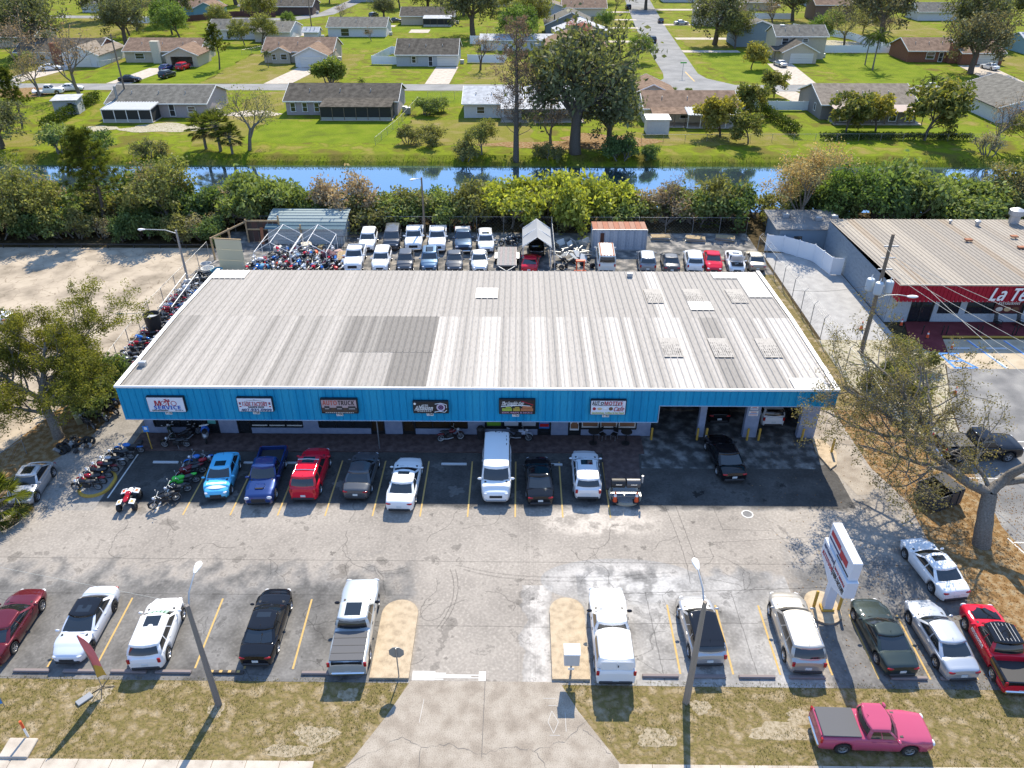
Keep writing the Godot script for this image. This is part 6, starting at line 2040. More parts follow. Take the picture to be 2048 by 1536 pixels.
	for k in 3:
		part(wob(enc,Transform3D(Basis(Vector3.RIGHT,-0.2),V(-29.6 + 0.75 * k,0.95,-84.2)),V([0.35,0.3,0.5][k],1.9,0.05)),"leaning_plank",[M.rust,mt("board_dark0",0.05,0.04,0.035),M.galvanised][k],enc)
	# --- bare tent frames ---
	for f in 2:
		var o := thing("tent_frame","bare white tube tent frame over the scrap yard, %s one" % ["left","right"][f],"frame",V(-26.4 + 3.9 * f,0,-80.0),0.0,"bare tent frames in the yard")
		var w := 1.9
		for zz in [-2.4,0.3,3.0]:
			part(pa([V(-w,0,zz),V(-w,1.9,zz),V(0,3.0,zz),V(w,1.9,zz),V(w,0,zz)],0.03,6),"hoop",M.white,o)
		for x in [[-w,1.9],[0.0,3.0],[w,1.9]]:
			part(rd(V(x[0],x[1],-2.4),V(x[0],x[1],3.0),0.03),"purlin",M.white,o)
	# --- shed behind, with its curved metal roof ---
	var sh := thing("metal_shed","pale metal shed with blue-grey ribbed roof at the rear left","shed",V(-24.5,0,-86.0))
	for k in 5:
		part(bx(V(0,0.2 + 0.38 * k,1.9),V(8.6,0.36,0.06),0.02),"siding_board",tone("shed_siding",0.42,0.46,0.47,0.5),sh)
	part(bx(V(0,1.0,0),V(8.5,2.0,3.7)),"wall",mt("shed_wall",0.3,0.34,0.36),sh)
	for k in 7:
		m = MB.new()
		var a0 := lerpf(-0.3,1.35,k / 7.0)
		var a1 := lerpf(-0.3,1.35,(k + 1) / 7.0)
		var p0 := V(0,1.9 + 0.95 * sin(a0 + 0.3),2.15 - 4.2 * (k / 7.0))
		var p1 := V(0,1.9 + 0.95 * sin(a1 + 0.3),2.15 - 4.2 * ((k + 1) / 7.0) + 0.03)
		m.quad(p0 + V(-4.6,0,0),p0 + V(4.6,0,0),p1 + V(4.6,0,0),p1 + V(-4.6,0,0))
		m.quad(p1 + V(-4.6,0.0,0),p1 + V(4.6,0.0,0),p1 + V(4.6,0.05,0),p1 + V(-4.6,0.05,0))
		part(m,"roof_sheet",tone("shed_roof" if k > 1 else "shed_eave",0.27 if k > 1 else 0.10,0.33 if k > 1 else 0.17,0.33 if k > 1 else 0.20,0.5),sh)
	for sx: float in [-4.3,4.3]:
		m = MB.new()
		m.quad(V(sx,0,1.9),V(sx,0,-1.9),V(sx,2.4,-1.9),V(sx,1.95,1.9))
		m.tri(V(sx,1.95,1.9),V(sx,2.4,-1.9),V(sx,2.75,-0.3))
		part(m,"end_wall",mt("shed_wall",0.3,0.34,0.36),sh)
	# --- the scrap yard: motorcycles, engines, cartons, bags ---
	var g := "scrap motorcycles in the rear yard"
	var cols := [M.car_red,M.bike_black,M.galvanised,M.bike_blue,M.car_white,M.bike_black,M.bike_wine]
	var nm := ["red","black","grey","blue","white","dark","wine"]
	for r in 5:
		for k in 11:
			var x := -28.6 + k * 0.98 + rng.randf_range(-0.2,0.2)
			var z := -75.6 - r * 1.25 + rng.randf_range(-0.15,0.15)
			if r > 2 and (k < 2 or k > 8):
				continue
			var i := (k * 3 + r * 2) % 7
			bike("%s scrap motorcycle, %s from the left in the %s yard row" % [nm[i],ordinal(k + 1),ordinal(r + 1)],g,V(x,0.008,z),80 + rng.randf_range(-35,35),[2,0,3,1,2][(k + r) % 5],cols[i],rng.randf_range(4,16))
	for q in [["brown carton with red goods under the tent frame",-24.2,-82.2,0.9,M.beige],["yellow carton beside the brown one",-22.6,-82.6,0.5,M.line_yellow],["white carton in the scrap yard",-27.4,-82.0,0.6,M.off_white],["pale blue bundle in the middle of the scrap yard",-24.6,-79.6,0.8,mt("bundle_blue",0.22,0.38,0.55)],["blue tarp bundle below the tent frame",-27.2,-76.4,0.9,mt("tarp_blue",0.08,0.3,0.5)],["plum tarpaulin heap under the right tent frame",-20.9,-79.2,1.3,mt("tarp_plum",0.09,0.03,0.045)],["pinkish cloth heap on the plum tarpaulin",-20.2,-80.4,0.8,mt("cloth_pink",0.42,0.28,0.24)],["bright blue drum in the scrap yard",-22.2,-77.4,0.5,M.blue_paint],["white appliance beside the rear row pickup",-17.9,-81.3,0.9,M.white],["red dolly seat near the flat cart",-19.6,-76.2,0.7,M.red_paint]]:
		var o := thing("yard_item",q[0],"bundle",V(q[1],0.008,q[2]),rng.randf() * 3)
		m = MB.new()
		var s: float = q[3]
		if "carton" in q[0] or "appliance" in q[0]:
			m.box(V(0,s * 0.45,0),V(s * 1.3,s * 0.9,s),0.03)
			part(m,"box",q[4],o)
			part(ob(Transform3D(Basis(Vector3.RIGHT,0.5),V(0,s * 0.92,s * 0.6)),V(s * 1.2,0.02,s * 0.4)),"flap",q[4],o)
		else:
			for k in 5:
				m.ball(V(rng.randf_range(-0.5,0.5) * s,s * 0.3 + 0.1 * k * s,rng.randf_range(-0.4,0.4) * s),V(s * 0.5,s * 0.32,s * 0.42),8,5)
			part(m,"heap",q[4],o)
	for k in 26:  # single loose tyres and fairings strewn about, each its own object
		var o := thing("loose_scrap_part","%s lying in the scrap yard, %s from the left" % ["loose tyre with rim" if k % 2 == 0 else "loose painted fairing",ordinal(k / 2 + 1)],"scrap",V(-28.8 + k * 0.4,0.01,-76.5 - fmod(k * 2.37,5.2)),rng.randf() * 6.0,"loose scrap parts")
		if k % 2 == 0:
			var w := part(bike_wheel()[0],"tyre",M.rubber,o)
			w.transform = Transform3D(Basis(Vector3.RIGHT,1.25),V(0,0.12,0))
			part(bike_wheel()[1],"rim",M.galvanised,w)
		else:
			part(bl(V(0,0.3,0),V(0.5,0.26,0.3),9,5),"shell",[M.car_white,M.car_red,M.galvanised,M.orange_cone][(k / 2) % 4],o)
	# flat wooden cart
	var ct := thing("flat_cart","flat wooden cart with plank deck left of the white pickup","cart",V(-19.0,0,-79.3),0.08)
	for k in 7:
		part(bx(V(-0.9 + 0.3 * k,0.62,0),V(0.28,0.05,2.6)),"plank",M.timber,ct)
	for sx: float in [-1.15,1.15]:
		part(rd(V(sx,0.55,-1.7),V(sx,0.62,2.0),0.04),"side_rail",M.steel,ct)
		var w := part(wheel_mesh(0.32)[0],"wheel",M.rubber,ct)
		w.transform = Transform3D(Basis(Vector3.UP,PI / 2),V(sx,0.32,0.2))
	# black iron gate leaning behind
	var gt := thing("iron_gate","black iron gate leaning behind the flat cart","gate",V(-19.4,0.0,-82.6))
	for k in 9:
		part(rd(V(-1.2 + 0.3 * k,0.03,0),V(-1.2 + 0.3 * k,1.5,-0.2),0.02),"bar",M.black,gt)
	m = MB.new()
	m.rod(V(-1.25,1.5,-0.2),V(1.25,1.5,-0.2),0.03)
	m.rod(V(-1.25,0.2,-0.02),V(1.25,0.2,-0.02),0.03)
	part(m,"rail",M.black,gt)
	# --- car trailer, canopy, container and parts to the right ---
	var tl := thing("flatbed_trailer","grey flatbed car trailer between the silver sedan and the canopy","trailer",V(-1.35,0,-78.9))
	for k in 8:
		part(bx(V(-0.91 + 0.26 * k,0.72,-0.2),V(0.25,0.06,5.2),0.01),"deck_plank",tone("deck_grey%d" % (k % 2),0.27 + 0.04 * (k % 2),0.27,0.265,0.8),tl)
	part(bx(V(0,0.64,-0.2),V(2.1,0.1,5.1)),"frame",M.steel,tl)
	part(pa([V(-0.9,0.62,2.4),V(0,0.55,3.6),V(0.9,0.62,2.4)],0.06,6),"drawbar",M.steel,tl)
	for sx: float in [-1.0,1.0]:
		part(bx(V(1.2 * sx,0.78,-0.2),V(0.3,0.06,1.7),0.02),"mudguard",M.galvanised,tl)
		for zz in [-0.6,0.25]:
			var w := part(wheel_mesh(0.32)[0],"wheel",M.rubber,tl)
			w.transform = Transform3D(Basis(Vector3.UP,PI / 2),V(1.2 * sx,0.32,zz))
	var cp := thing("canopy_tent","grey fabric canopy tent with peaked roof over a dark vehicle","tent",V(1.9,0,-80.8))
	for zz in [-2.7,0.0,2.7]:
		part(pa([V(-1.5,0,zz),V(-1.5,2.3,zz),V(0,3.3,zz),V(1.5,2.3,zz),V(1.5,0,zz)],0.04,6),"hoop",M.white,cp)
	for sx: float in [-1.0,1.0]:
		m = MB.new()
		var rows := []
		for i in 6:
			var f := i / 5.0
			var row := PackedVector3Array()
			for k in 9:
				var zz := lerpf(2.9,-2.9,k / 8.0) * (1.0 if sx > 0 else -1.0)
				var sag := 0.1 * sin(PI * f) * sin(fmod(k,4) / 4.0 * PI)
				row.append(V(sx * 1.58 * (1.0 - f),2.15 + 1.2 * f - sag,zz))
			rows.append(row)
		m.grid(rows)
		part(m,"roof_fabric",mt("canopy_grey",0.30,0.31,0.32,0.9),cp)
		m = MB.new()
		m.quad(V(sx * 1.56,1.0,2.8 * sx),V(sx * 1.56,1.1,-2.8 * sx),V(sx * 1.58,2.15,-2.9 * sx),V(sx * 1.58,2.15,2.9 * sx))
		part(m,"side_fabric",mt("canopy_dark",0.10,0.105,0.11,0.9),cp)
	car("black car standing under the grey canopy tent","car","",V(1.9,0.01,-82.2),-90,"suv",M.black_gloss,{"far": true,"L": 4.0,"W": 1.8})
	var cn := thing("shipping_container","weathered pale blue-grey shipping container with rusty roof","container",V(11.25,0,-83.8))
	var pn := rib_panel(0.305,0.12,2.44,0.305)
	for k in 20:
		var o := part(pn,"side_panel",tone("cont_side%d" % (k % 3),0.34 + 0.05 * (k % 3),0.38 + 0.045 * (k % 3),0.44 + 0.04 * (k % 3),0.65),cn)
		o.position = V(-3.05 + 0.305 * k,0,1.22)
	part(bx(V(0,1.28,-0.02),V(6.04,2.3,2.36)),"shell",mt("cont_shell",0.3,0.34,0.38),cn)
	for k in 10:
		part(bx(V(-2.74 + 0.61 * k,2.5,0),V(0.59,0.05,2.46),0.02),"roof_panel",tone("cont_roof%d" % (k % 2),0.38,0.17 + 0.04 * (k % 2),0.11 + 0.04 * (k % 2),0.9),cn)
	for q in [[V(0,0.06,1.26),V(6.1,0.14,0.08)],[V(0,2.46,1.26),V(6.1,0.1,0.08)],[V(-3.06,1.25,1.24),V(0.1,2.4,0.1)],[V(3.06,1.25,1.24),V(0.1,2.4,0.1)]]:
		part(bx(q[0],q[1]),"frame_bar",M.galvanised,cn)
	part(bx(V(-1.95,1.5,1.27),V(0.42,1.15,0.03)),"rust_patch",mt("rust_deep",0.08,0.03,0.02,0.95),cn)
	for k in 26:
		var o := thing("scrap_piece",["dark axle piece","grey body panel","steel beam","pale door skin"][k % 4] + " among the loose parts left of the rusted van, %s one" % ordinal(k / 4 + 1),"scrap",V(4.2 + fmod(k * 1.37,4.0),0.01,-77.0 - fmod(k * 2.11,8.2)),rng.randf() * 6,"loose vehicle parts by the container")
		m = MB.new()
		match k % 4:
			0:
				m.rod(V(-0.7,0.3,0),V(0.7,0.3,0),0.06)
				m.lathe([Vector2(0.1,-0.09),Vector2(0.3,-0.09),Vector2(0.3,0.09),Vector2(0.1,0.09)],12,Transform3D(Basis(Vector3.BACK,PI / 2),V(0.7,0.3,0)))
			1:
				m.obox(Transform3D(Basis.from_euler(V(0.3,0,0.5)),V(0,0.4,0)),V(1.1,0.06,0.8),0.03)
			2:
				m.box(V(0,0.2,0),V(1.9,0.14,0.12))
				m.box(V(-0.5,0.35,0),V(0.1,0.5,0.9))
			_:
				m.obox(Transform3D(Basis.from_euler(V(1.1,0,0.2)),V(0,0.35,0)),V(1.0,0.05,0.7),0.02)
		part(m,"piece",[M.black_plastic,M.galvanised,M.steel,M.off_white][k % 4],o)
	var eh := thing("engine_hoist","orange engine stand behind the roof edge","hoist",V(6.5,0,-76.6))
	for q in [[V(0,0.1,0),V(1.3,0.12,0.12)],[V(-0.4,0.7,0),V(0.12,1.2,0.12)],[V(0.4,0.7,0),V(0.12,1.2,0.12)],[V(0,1.25,0),V(1.0,0.1,0.4)]]:
		part(bx(q[0],q[1],0.02),"bar",M.orange_cone,eh)
	for q in [["flat grey panel stack at the rear fence right of the container",16.5,-86.0],["pale sheet pile at the rear fence behind the red sedan",20.5,-85.6],["weathered pallet pile at the rear fence behind the white car",24.0,-85.8]]:
		var o := thing("sheet_stack",q[0],"stack",V(q[1],0.008,q[2]),rng.randf_range(-0.3,0.3))
		for k in 5:
			part(ob(Transform3D(Basis(Vector3.UP,rng.randf_range(-0.1,0.1)),V(0,0.06 + 0.09 * k,0)),V(2.2,0.07,1.1)),"sheet",[M.galvanised,M.timber,M.steel][k % 3],o)
	bike("black cruiser left behind the trailer near the canopy","scrap motorcycles in the rear yard",V(-1.2,0.01,-83.6),170,1,M.bike_black)
	bike("dark motorcycle beside the cruiser behind the trailer","scrap motorcycles in the rear yard",V(-0.6,0.01,-84.6),200,2,M.bike_black)

func wire_fence(label: String,pts: Array,h: float,step: float,barbed := false,pale := false) -> void:
	var a0: Vector2 = pts[0]
	var t := thing("chain_link_fence",label,"fence",V(a0.x,0,a0.y))
	var mat: Material = M.galvanised if pale else M.steel
	for i in pts.size() - 1:
		var a: Vector2 = pts[i]
		var b: Vector2 = pts[i + 1]
		var n := maxi(1,int(round(a.distance_to(b) / step)))
		for k in n + (1 if i == pts.size() - 2 else 0):
			var p := a.lerp(b,float(k) / n)
			var m := wm(t)
			m.rod(V(p.x,0,p.y),V(p.x,h,p.y),0.035,0.035,6)
			if barbed:
				m.rod(V(p.x,h,p.y),V(p.x + 0.3,h + 0.35,p.y),0.025,0.02,5)
			part(m,"post",mat,t)
		var net := wm(t)
		var A := V(a.x,0,a.y)
		var B := V(b.x,0,b.y)
		net.rod(A + V(0,h - 0.03,0),B + V(0,h - 0.03,0),0.022,0.022,5)
		if barbed:
			for k in 3:
				net.rod(A + V(0.1 * (k + 1),h + 0.11 * (k + 1),0),B + V(0.1 * (k + 1),h + 0.11 * (k + 1),0),0.008,0.008,4)
		var d := (B - A)
		var cnt := int(d.length() / 0.42)
		for k in cnt:
			var p := A + d * (float(k) / cnt)
			var q := A + d * (minf(1.0,(k + h / 0.42) / cnt))
			if k + h / 0.42 > cnt:
				continue
			net.rod(p + V(0,0.05,0),q + V(0,h - 0.05,0),0.004,0.004,3)
			net.rod(q + V(0,0.05,0),p + V(0,h - 0.05,0),0.004,0.004,3)
		stuff(part(net,"wire_mesh",mat,t))

func panel_fence(label: String,pts: Array,h: float,mat: Material,called := "vinyl_fence") -> void:
	var a0: Vector2 = pts[0]
	var t := thing(called,label,"fence",V(a0.x,0,a0.y))
	for i in pts.size() - 1:
		var a: Vector2 = pts[i]
		var b: Vector2 = pts[i + 1]
		var n := maxi(1,int(round(a.distance_to(b) / 2.4)))
		for k in n:
			var p := a.lerp(b,float(k) / n)
			var q := a.lerp(b,float(k + 1) / n)
			var m := wm(t)
			var d := V(q.x - p.x,0,q.y - p.y)
			m.obox(Transform3D(Basis.looking_at(d),V((p.x + q.x) / 2,h / 2 + 0.02,(p.y + q.y) / 2)),V(0.05,h - 0.08,d.length() - 0.13))
			part(m,"panel",mat,t)
			part(wbx(t,V(p.x,h / 2 + 0.04,p.y),V(0.13,h + 0.08,0.13),0.02),"post",mat,t)

func make_fences() -> void:
	wire_fence("barbed chain-link fence between the strip building and the paver yard",[Vector2(26.6,-81.5),Vector2(27.1,-70),Vector2(27.15,-61.6),Vector2(27.7,-53.6),Vector2(27.4,-47.0)],2.2,2.9,true)
	wire_fence("chain-link fence along the left side yard and the neighbour lot",[Vector2(-34.4,-80.0),Vector2(-34.8,-65),Vector2(-34.0,-54.0),Vector2(-34.0,-46.5)],1.9,3.1)
	wire_fence("chain-link fence left of the silver car under the oak",[Vector2(-35.2,-44.0),Vector2(-38.0,-38.0),Vector2(-41.0,-33.0)],1.2,3.2)
	wire_fence("chain-link fence behind the rear yard along the thicket",[Vector2(-34.0,-88.0),Vector2(27.0,-88.0)],2.0,3.2)
	wire_fence("short chain-link divider right of the canopy tent",[Vector2(3.75,-76.0),Vector2(3.75,-87.5)],2.3,2.9,false,true)
	wire_fence("chain-link fence along the far canal bank lawn",[Vector2(20.0,-129.5),Vector2(56.0,-130.5),Vector2(78,-130.5)],1.2,3.5)
	wire_fence("chain-link fence round the lawn of the far beige house",[Vector2(-101.0,-196.0),Vector2(-97.5,-203.5),Vector2(-92,-214)],1.3,3.5)
	wire_fence("chain-link fence between two far back lawns",[Vector2(-23.5,-127.0),Vector2(-21.5,-140.0),Vector2(-20.0,-158.0)],1.3,3.0)
	wire_fence("chain-link garden fence by the white-roofed house",[Vector2(-18.5,-161.5),Vector2(-10.5,-161.5)],1.5,3.0)
	wire_fence("chain-link fence beyond the far white sheds",[Vector2(-72.0,-214.0),Vector2(-62.5,-232.0)],1.3,3.5)
	panel_fence("white vinyl fence round the yard beside the restaurant",[Vector2(27.8,-82.6),Vector2(29.6,-82.2),Vector2(32.2,-79.6),Vector2(32.9,-76.0),Vector2(34.1,-75.9)],1.95,M.white_vinyl)
	panel_fence("white vinyl fence left of the grey far house",[Vector2(-36.2,-201.0),Vector2(-28.6,-200.5)],1.9,M.white_vinyl)
	panel_fence("white vinyl side fence running back from the grey far house",[Vector2(-36.2,-201.2),Vector2(-33.5,-216.0),Vector2(-28,-216)],1.9,M.white_vinyl)
	panel_fence("white vinyl fence right of the grey far house",[Vector2(-13.0,-203.5),Vector2(-4.0,-203.0),Vector2(-3.0,-216)],1.9,M.white_vinyl)
	panel_fence("pale vinyl fence left of the tan-roofed house",[Vector2(38.6,-153.0),Vector2(56.0,-152.5)],1.7,M.white_vinyl)
	panel_fence("grey board fence right of the tan-roofed house",[Vector2(70.5,-152.0),Vector2(80.0,-152.0)],1.6,mt("board_grey",0.34,0.35,0.36))
	panel_fence("long white fence behind the two-storey house",[Vector2(77.5,-219.0),Vector2(97.0,-219.0),Vector2(95.0,-243.0),Vector2(84.0,-262.0)],1.9,M.white_vinyl)
	panel_fence("white fence far behind the cross-street gardens",[Vector2(62.0,-290.0),Vector2(92.0,-288.0)],1.9,M.white_vinyl)
	panel_fence("white fence by the blue house at the top left",[Vector2(-128.0,-275.0),Vector2(-112.0,-277.0)],1.8,M.white_vinyl)
	panel_fence("red-brown board fence behind the top left gardens",[Vector2(-112.0,-277.0),Vector2(-98.0,-292.0),Vector2(-84.0,-291.0)],1.9,mt("board_redbrown",0.10,0.045,0.035),"board_fence")
	panel_fence("white fence behind the teal porch house",[Vector2(-14.0,-233.0),Vector2(4.0,-232.0)],2.2,M.white_vinyl)
	# low dark rail at the end of the neighbour lot
	var t := thing("low_rail","low dark rail along the end of the neighbour lot","rail",V(-60,0,-82.6))
	for k in 14:
		part(wbx(t,V(-35 - 3.0 * k,0.25,-82.7),V(0.1,0.5,0.1)),"post",M.black_plastic,t)
	var r := wm(t)
	r.box(V(-57,0.45,-82.7),V(46,0.14,0.06))
	part(r,"rail",M.black_plastic,t)

func cone(label: String,at: Vector3,s := 1.0) -> void:
	var t := thing("traffic_cone",label,"traffic cone",at,0.0,"orange traffic cones")
	part(bx(V(0,0.02,0),V(0.36,0.04,0.36) * s,0.01),"base",M.black_plastic,t)
	part(lf([Vector2(0.13,0.04),Vector2(0.035,0.7),Vector2(0.01,0.7)],12,Transform3D(Basis().scaled(Vector3.ONE * s),Vector3.ZERO)),"cone",M.orange_cone,t)
	part(lf([Vector2(0.085,0.38),Vector2(0.06,0.54)],12,Transform3D(Basis().scaled(Vector3.ONE * s),Vector3.ZERO)),"white_band",M.white,t)

func bollard(label: String,at: Vector3,mat: Material,h := 1.0) -> void:
	var t := thing("bollard",label,"bollard",at,0.0,"yellow steel bollards")
	var m := MB.new()
	m.rod(Vector3.ZERO,V(0,h,0),0.085,0.085,10)
	m.ball(V(0,h,0),V(0.085,0.05,0.085),10,4)
	part(m,"post",mat,t)

func lamp_post(label: String,at: Vector3,h: float,reach: Vector3,mat: Material,square := true,rad := 0.14) -> void:
	var m: MB
	var t := thing("street_lamp",label,"street lamp",at)
	m = MB.new()
	if square:
		m.tube(PackedVector3Array([Vector3.ZERO,V(0,h,0)]),PackedFloat32Array([rad * 1.35,rad * 0.8]),4)
	else:
		m.rod(Vector3.ZERO,V(0,h,0),rad,rad * 0.7,8)
	part(m,"pole",mat,t)
	m = MB.new()
	var tip := V(0,h - 0.15,0) + reach
	m.path([V(0,h - 0.35,0),V(0,h - 0.15,0) + reach * V(0.35,0.62,0.35),tip],0.04,6)
	part(m,"arm",M.galvanised,t)
	var d := V(reach.x,0,reach.z).normalized()
	var b := Basis.looking_at(d)
	m = MB.new()
	var rows := []
	for s in [[0.0,0.05],[0.12,0.1],[0.4,0.17],[0.62,0.16],[0.74,0.06]]:
		var ring := PackedVector3Array()
		for k in 10:
			var a := TAU * k / 10.0
			ring.append(tip + b * V(cos(a) * s[1],sin(a) * s[1] * 0.6,-s[0]))
		rows.append(ring)
	m.grid(rows,true)
	part(m,"lamp_head",M.white,t)
	part(bl(tip + d * 0.5 - V(0,0.08,0),V(0.13,0.07,0.13),8,5),"lens",M.lamp_clear,t)

func make_street_furniture() -> void:
	var m: MB
	lamp_post("leaning-looking dark concrete lamp post left of the drive, on the verge",V(-14.68,0,-23.8),7.0,V(0.0,0.8,-1.3),M.pole_concrete)
	lamp_post("dark concrete lamp post right of the drive, on the verge",V(8.34,0,-24.15),7.1,V(-0.1,0.7,-1.4),mt("pole_tan",0.28,0.235,0.19,0.9))
	lamp_post("grey yard lamp with a long arm at the rear left corner",V(-34.0,0,-72.6),6.0,V(-2.9,0.3,0.2),M.steel,false)
	lamp_post("slim wooden yard lamp pole between the rear pickups",V(-11.1,0,-86.2),7.2,V(-0.6,0.1,0.4),M.pole_wood,false,0.13)
	# stop sign seen from behind
	var t := thing("stop_sign","octagonal stop sign seen from behind on the left island","sign",V(-6.0,0.15,-25.42))
	part(rd(Vector3.ZERO,V(0,2.1,0),0.035,0.035,6),"post",M.steel,t)
	part(lf([Vector2(0.005,-0.012),Vector2(0.4,-0.012),Vector2(0.4,0.012),Vector2(0.005,0.012)],8,Transform3D(Basis(Vector3.BACK,PI / 8) * Basis(Vector3.RIGHT,PI / 2),V(0,1.75,-0.05))),"plate",mt("sign_back",0.27,0.29,0.3,0.5,0.4),t)
	# cluster mailbox
	t = thing("mailbox_cabinet","white mailbox cabinet on a post on the right island","mailbox",V(2.72,0.15,-25.6))
	part(rd(Vector3.ZERO,V(0,1.0,0),0.06,0.06,8),"post",M.steel,t)
	part(bx(V(0,1.45,0),V(0.76,0.85,0.6),0.03),"cabinet",mt("cabinet_grey",0.5,0.5,0.5,0.5),t)
	part(ob(Transform3D(Basis(Vector3.RIGHT,0.1),V(0,1.91,0)),V(0.82,0.06,0.68),0.02),"lid",M.white,t)
	part(bx(V(0,0.55,0.08),V(0.3,0.16,0.02)),"notice",M.white,t)
	# pylon sign
	t = thing("pylon_sign","white two-box pylon sign on a wedge-shaped column listing the shops","sign",V(17.2,0.137,-30.1))
	part(bx(V(0,0.08,0),V(0.7,0.16,0.55),0.04),"foot",M.yellow_paint,t)
	m = MB.new()
	var wh := mt("pylon_white",0.60,0.63,0.68,0.5)
	m.box(V(0,1.4,0),V(0.5,2.5,0.42),0.02)
	part(m,"column",wh,t)
	m = MB.new()
	for sx: float in [-0.29,0.29]:
		m.quad(V(sx,2.0,0.21),V(sx,2.0,-0.21),V(sx,2.62,-1.65),V(sx,2.62,1.65)) if sx < 0 else m.quad(V(sx,2.0,-0.21),V(sx,2.0,0.21),V(sx,2.62,1.65),V(sx,2.62,-1.65))
	for sz: float in [-1.0,1.0]:
		m.quad(V(0.29 * sz,2.0,0.21 * sz),V(-0.29 * sz,2.0,0.21 * sz),V(-0.29 * sz,2.62,1.65 * sz),V(0.29 * sz,2.62,1.65 * sz))
	part(m,"bracket",wh,t)
	part(bx(V(0,3.18,0),V(0.62,1.12,3.4),0.02),"lower_box",wh,t)
	part(bx(V(0.05,4.35,0),V(0.5,1.2,3.1),0.02),"upper_box",wh,t)
	part(bx(V(0.0,3.79,0),V(0.3,0.12,2.9)),"gap_frame",M.black_plastic,t)
	var left := Basis(Vector3.UP,-PI / 2)
	var words := [["ATTITUDE",0.30,V(-0.325,2.93,-0.75),1.5,M.sign_red],["MOTO SERVICE",0.17,V(-0.325,3.32,0.85),1.4,M.sign_red],["FADE FACTORY",0.34,V(-0.325,2.92,0.85),1.5,M.black],["AUTOMOTIVE",0.2,V(-0.325,3.42,-0.75),1.5,M.sign_navy]]
	for w in words:
		var o := letters(w[0],w[1],Vector3.ZERO,w[4],t,"lettering",w[3])
		var k: float = o.transform.basis.x.length()
		o.transform = Transform3D(left * Basis().scaled(V(k,1,1)),w[2])
	for q in [[V(-0.215,4.5,-0.65),V(0.02,0.3,1.3),M.sign_red],[V(-0.215,4.35,0.55),V(0.02,0.42,0.95),M.sign_red],[V(-0.315,3.18,0.02),V(0.02,1.08,0.04),M.black],[V(-0.215,4.1,-0.5),V(0.02,0.1,1.8),M.sign_navy],[V(-0.215,3.9,0.6),V(0.02,0.08,1.6),M.black]]:
		part(bx(q[0],q[1]),"printed_panel",q[2],t)
	for z in [-1.05,1.05]:
		bollard("yellow bollard on the pylon sign island, %s of the column" % ("left" if z < 0 else "right"),V(17.2 + z * 0.62,0.137,-30.15 + z * 0.1),M.yellow_paint,1.15)
	for q in [["left of the left service bay",9.75],["at the left side of the first bay pier",13.1],["at the right side of the first bay pier",13.75],["at the left side of the broad bay pier",16.75],["at the right side of the broad bay pier",17.6],["at the right service bay jamb",20.75]]:
		bollard("yellow bollard " + q[0],V(q[1],0.02,-46.15),M.yellow_paint)
	bollard("yellow bollard on the tan island right of the bays",V(22.4,0.14,-44.6),M.yellow_paint,1.1)
	# wheel stops
	var stops := [[-24.9,"left of the white sedan"],[-22.35,"below the white sedan"],[-19.9,"left part below the white small SUV"],[-17.6,"right part beside the white small SUV"],[-14.9,"dark and yellow, left of the black sedan"],[-10.1,"between black sedan and silver pickup"],[7.3,"right of the white pickup"],[9.7,"below the silver small SUV"],[12.2,"between the two silver SUVs"],[14.75,"below the ribbed silver SUV"],[19.9,"below the green coupe"],[22.4,"below the rounded silver sedan"],[24.9,"at the red sport pickup"]]
	for s in stops:
		var o := thing("wheel_stop","concrete wheel stop at the verge " + s[1],"wheel stop",V(s[0],0.01,-25.62),0.0,"wheel stops along the verge")
		part(bx(V(0,0.07,0),V(1.85,0.14,0.2),0.035),"block",mt("stop_dark",0.05,0.045,0.045,0.9) if "dark" in s[1] else M.kerb_block,o)
		if "dark" in s[1]:
			for k in 4:
				part(bx(V(-0.7 + 0.45 * k,0.144,0),V(0.16,0.008,0.14)),"yellow_mark",M.line_yellow,o)
	for s in [[-24.8,"behind the motorcycles in the white-lined bay"],[-18.4,"behind the sky-blue hatchback"],[-15.5,"between the blue pickup and the red SUV"],[-4.5,"in the empty bay left of the white van"],[2.2,"behind the black sedan right of the van"]]:
		var o := thing("wheel_stop","pale wheel stop at the shop walk " + s[1],"wheel stop",V(s[0],0.01,-43.0),0.0,"wheel stops at the shop walk")
		part(bx(V(0,0.07,0),V(1.8,0.14,0.2),0.035),"block",M.kerb_pale,o)
	# manhole
	t = thing("manhole","round manhole cover with white painted ring in the lot","manhole",V(14.8,0.012,-38.05))
	part(lf([Vector2(0.3,0.006),Vector2(0.005,0.006)],18),"cover",M.rest_asphalt,t)
	part(lf([Vector2(0.38,0.0),Vector2(0.38,0.008),Vector2(0.3,0.008)],20),"ring",M.line_white,t)
	# smoker
	t = thing("barrel_smoker","twin-barrel black meat smoker on a stand at the kerb island","smoker",V(7.05,0.137,-39.55))
	for k in 2:
		m = MB.new()
		m.lathe([Vector2(0.01,-0.46),Vector2(0.25,-0.46),Vector2(0.31,-0.42),Vector2(0.31,0.42),Vector2(0.25,0.46),Vector2(0.01,0.46)],16,Transform3D(Basis(Vector3.BACK,PI / 2),V(-0.5 + 0.98 * k,1.15,0)))
		part(m,"barrel",M.black if k == 0 else mt("smoker_grey",0.09,0.09,0.095,0.4,0.5),t)
	part(rd(V(1.05,1.2,0),V(1.05,1.75,0),0.07,0.07,8),"chimney",M.galvanised,t)
	for x: float in [-0.9,0.9]:
		for z: float in [-0.25,0.25]:
			part(rd(V(x,0,z),V(x,0.9,z),0.03,0.03,6),"leg",M.black,t)
	part(bx(V(0,0.45,0.3),V(2.0,0.05,0.4)),"shelf",M.steel,t)
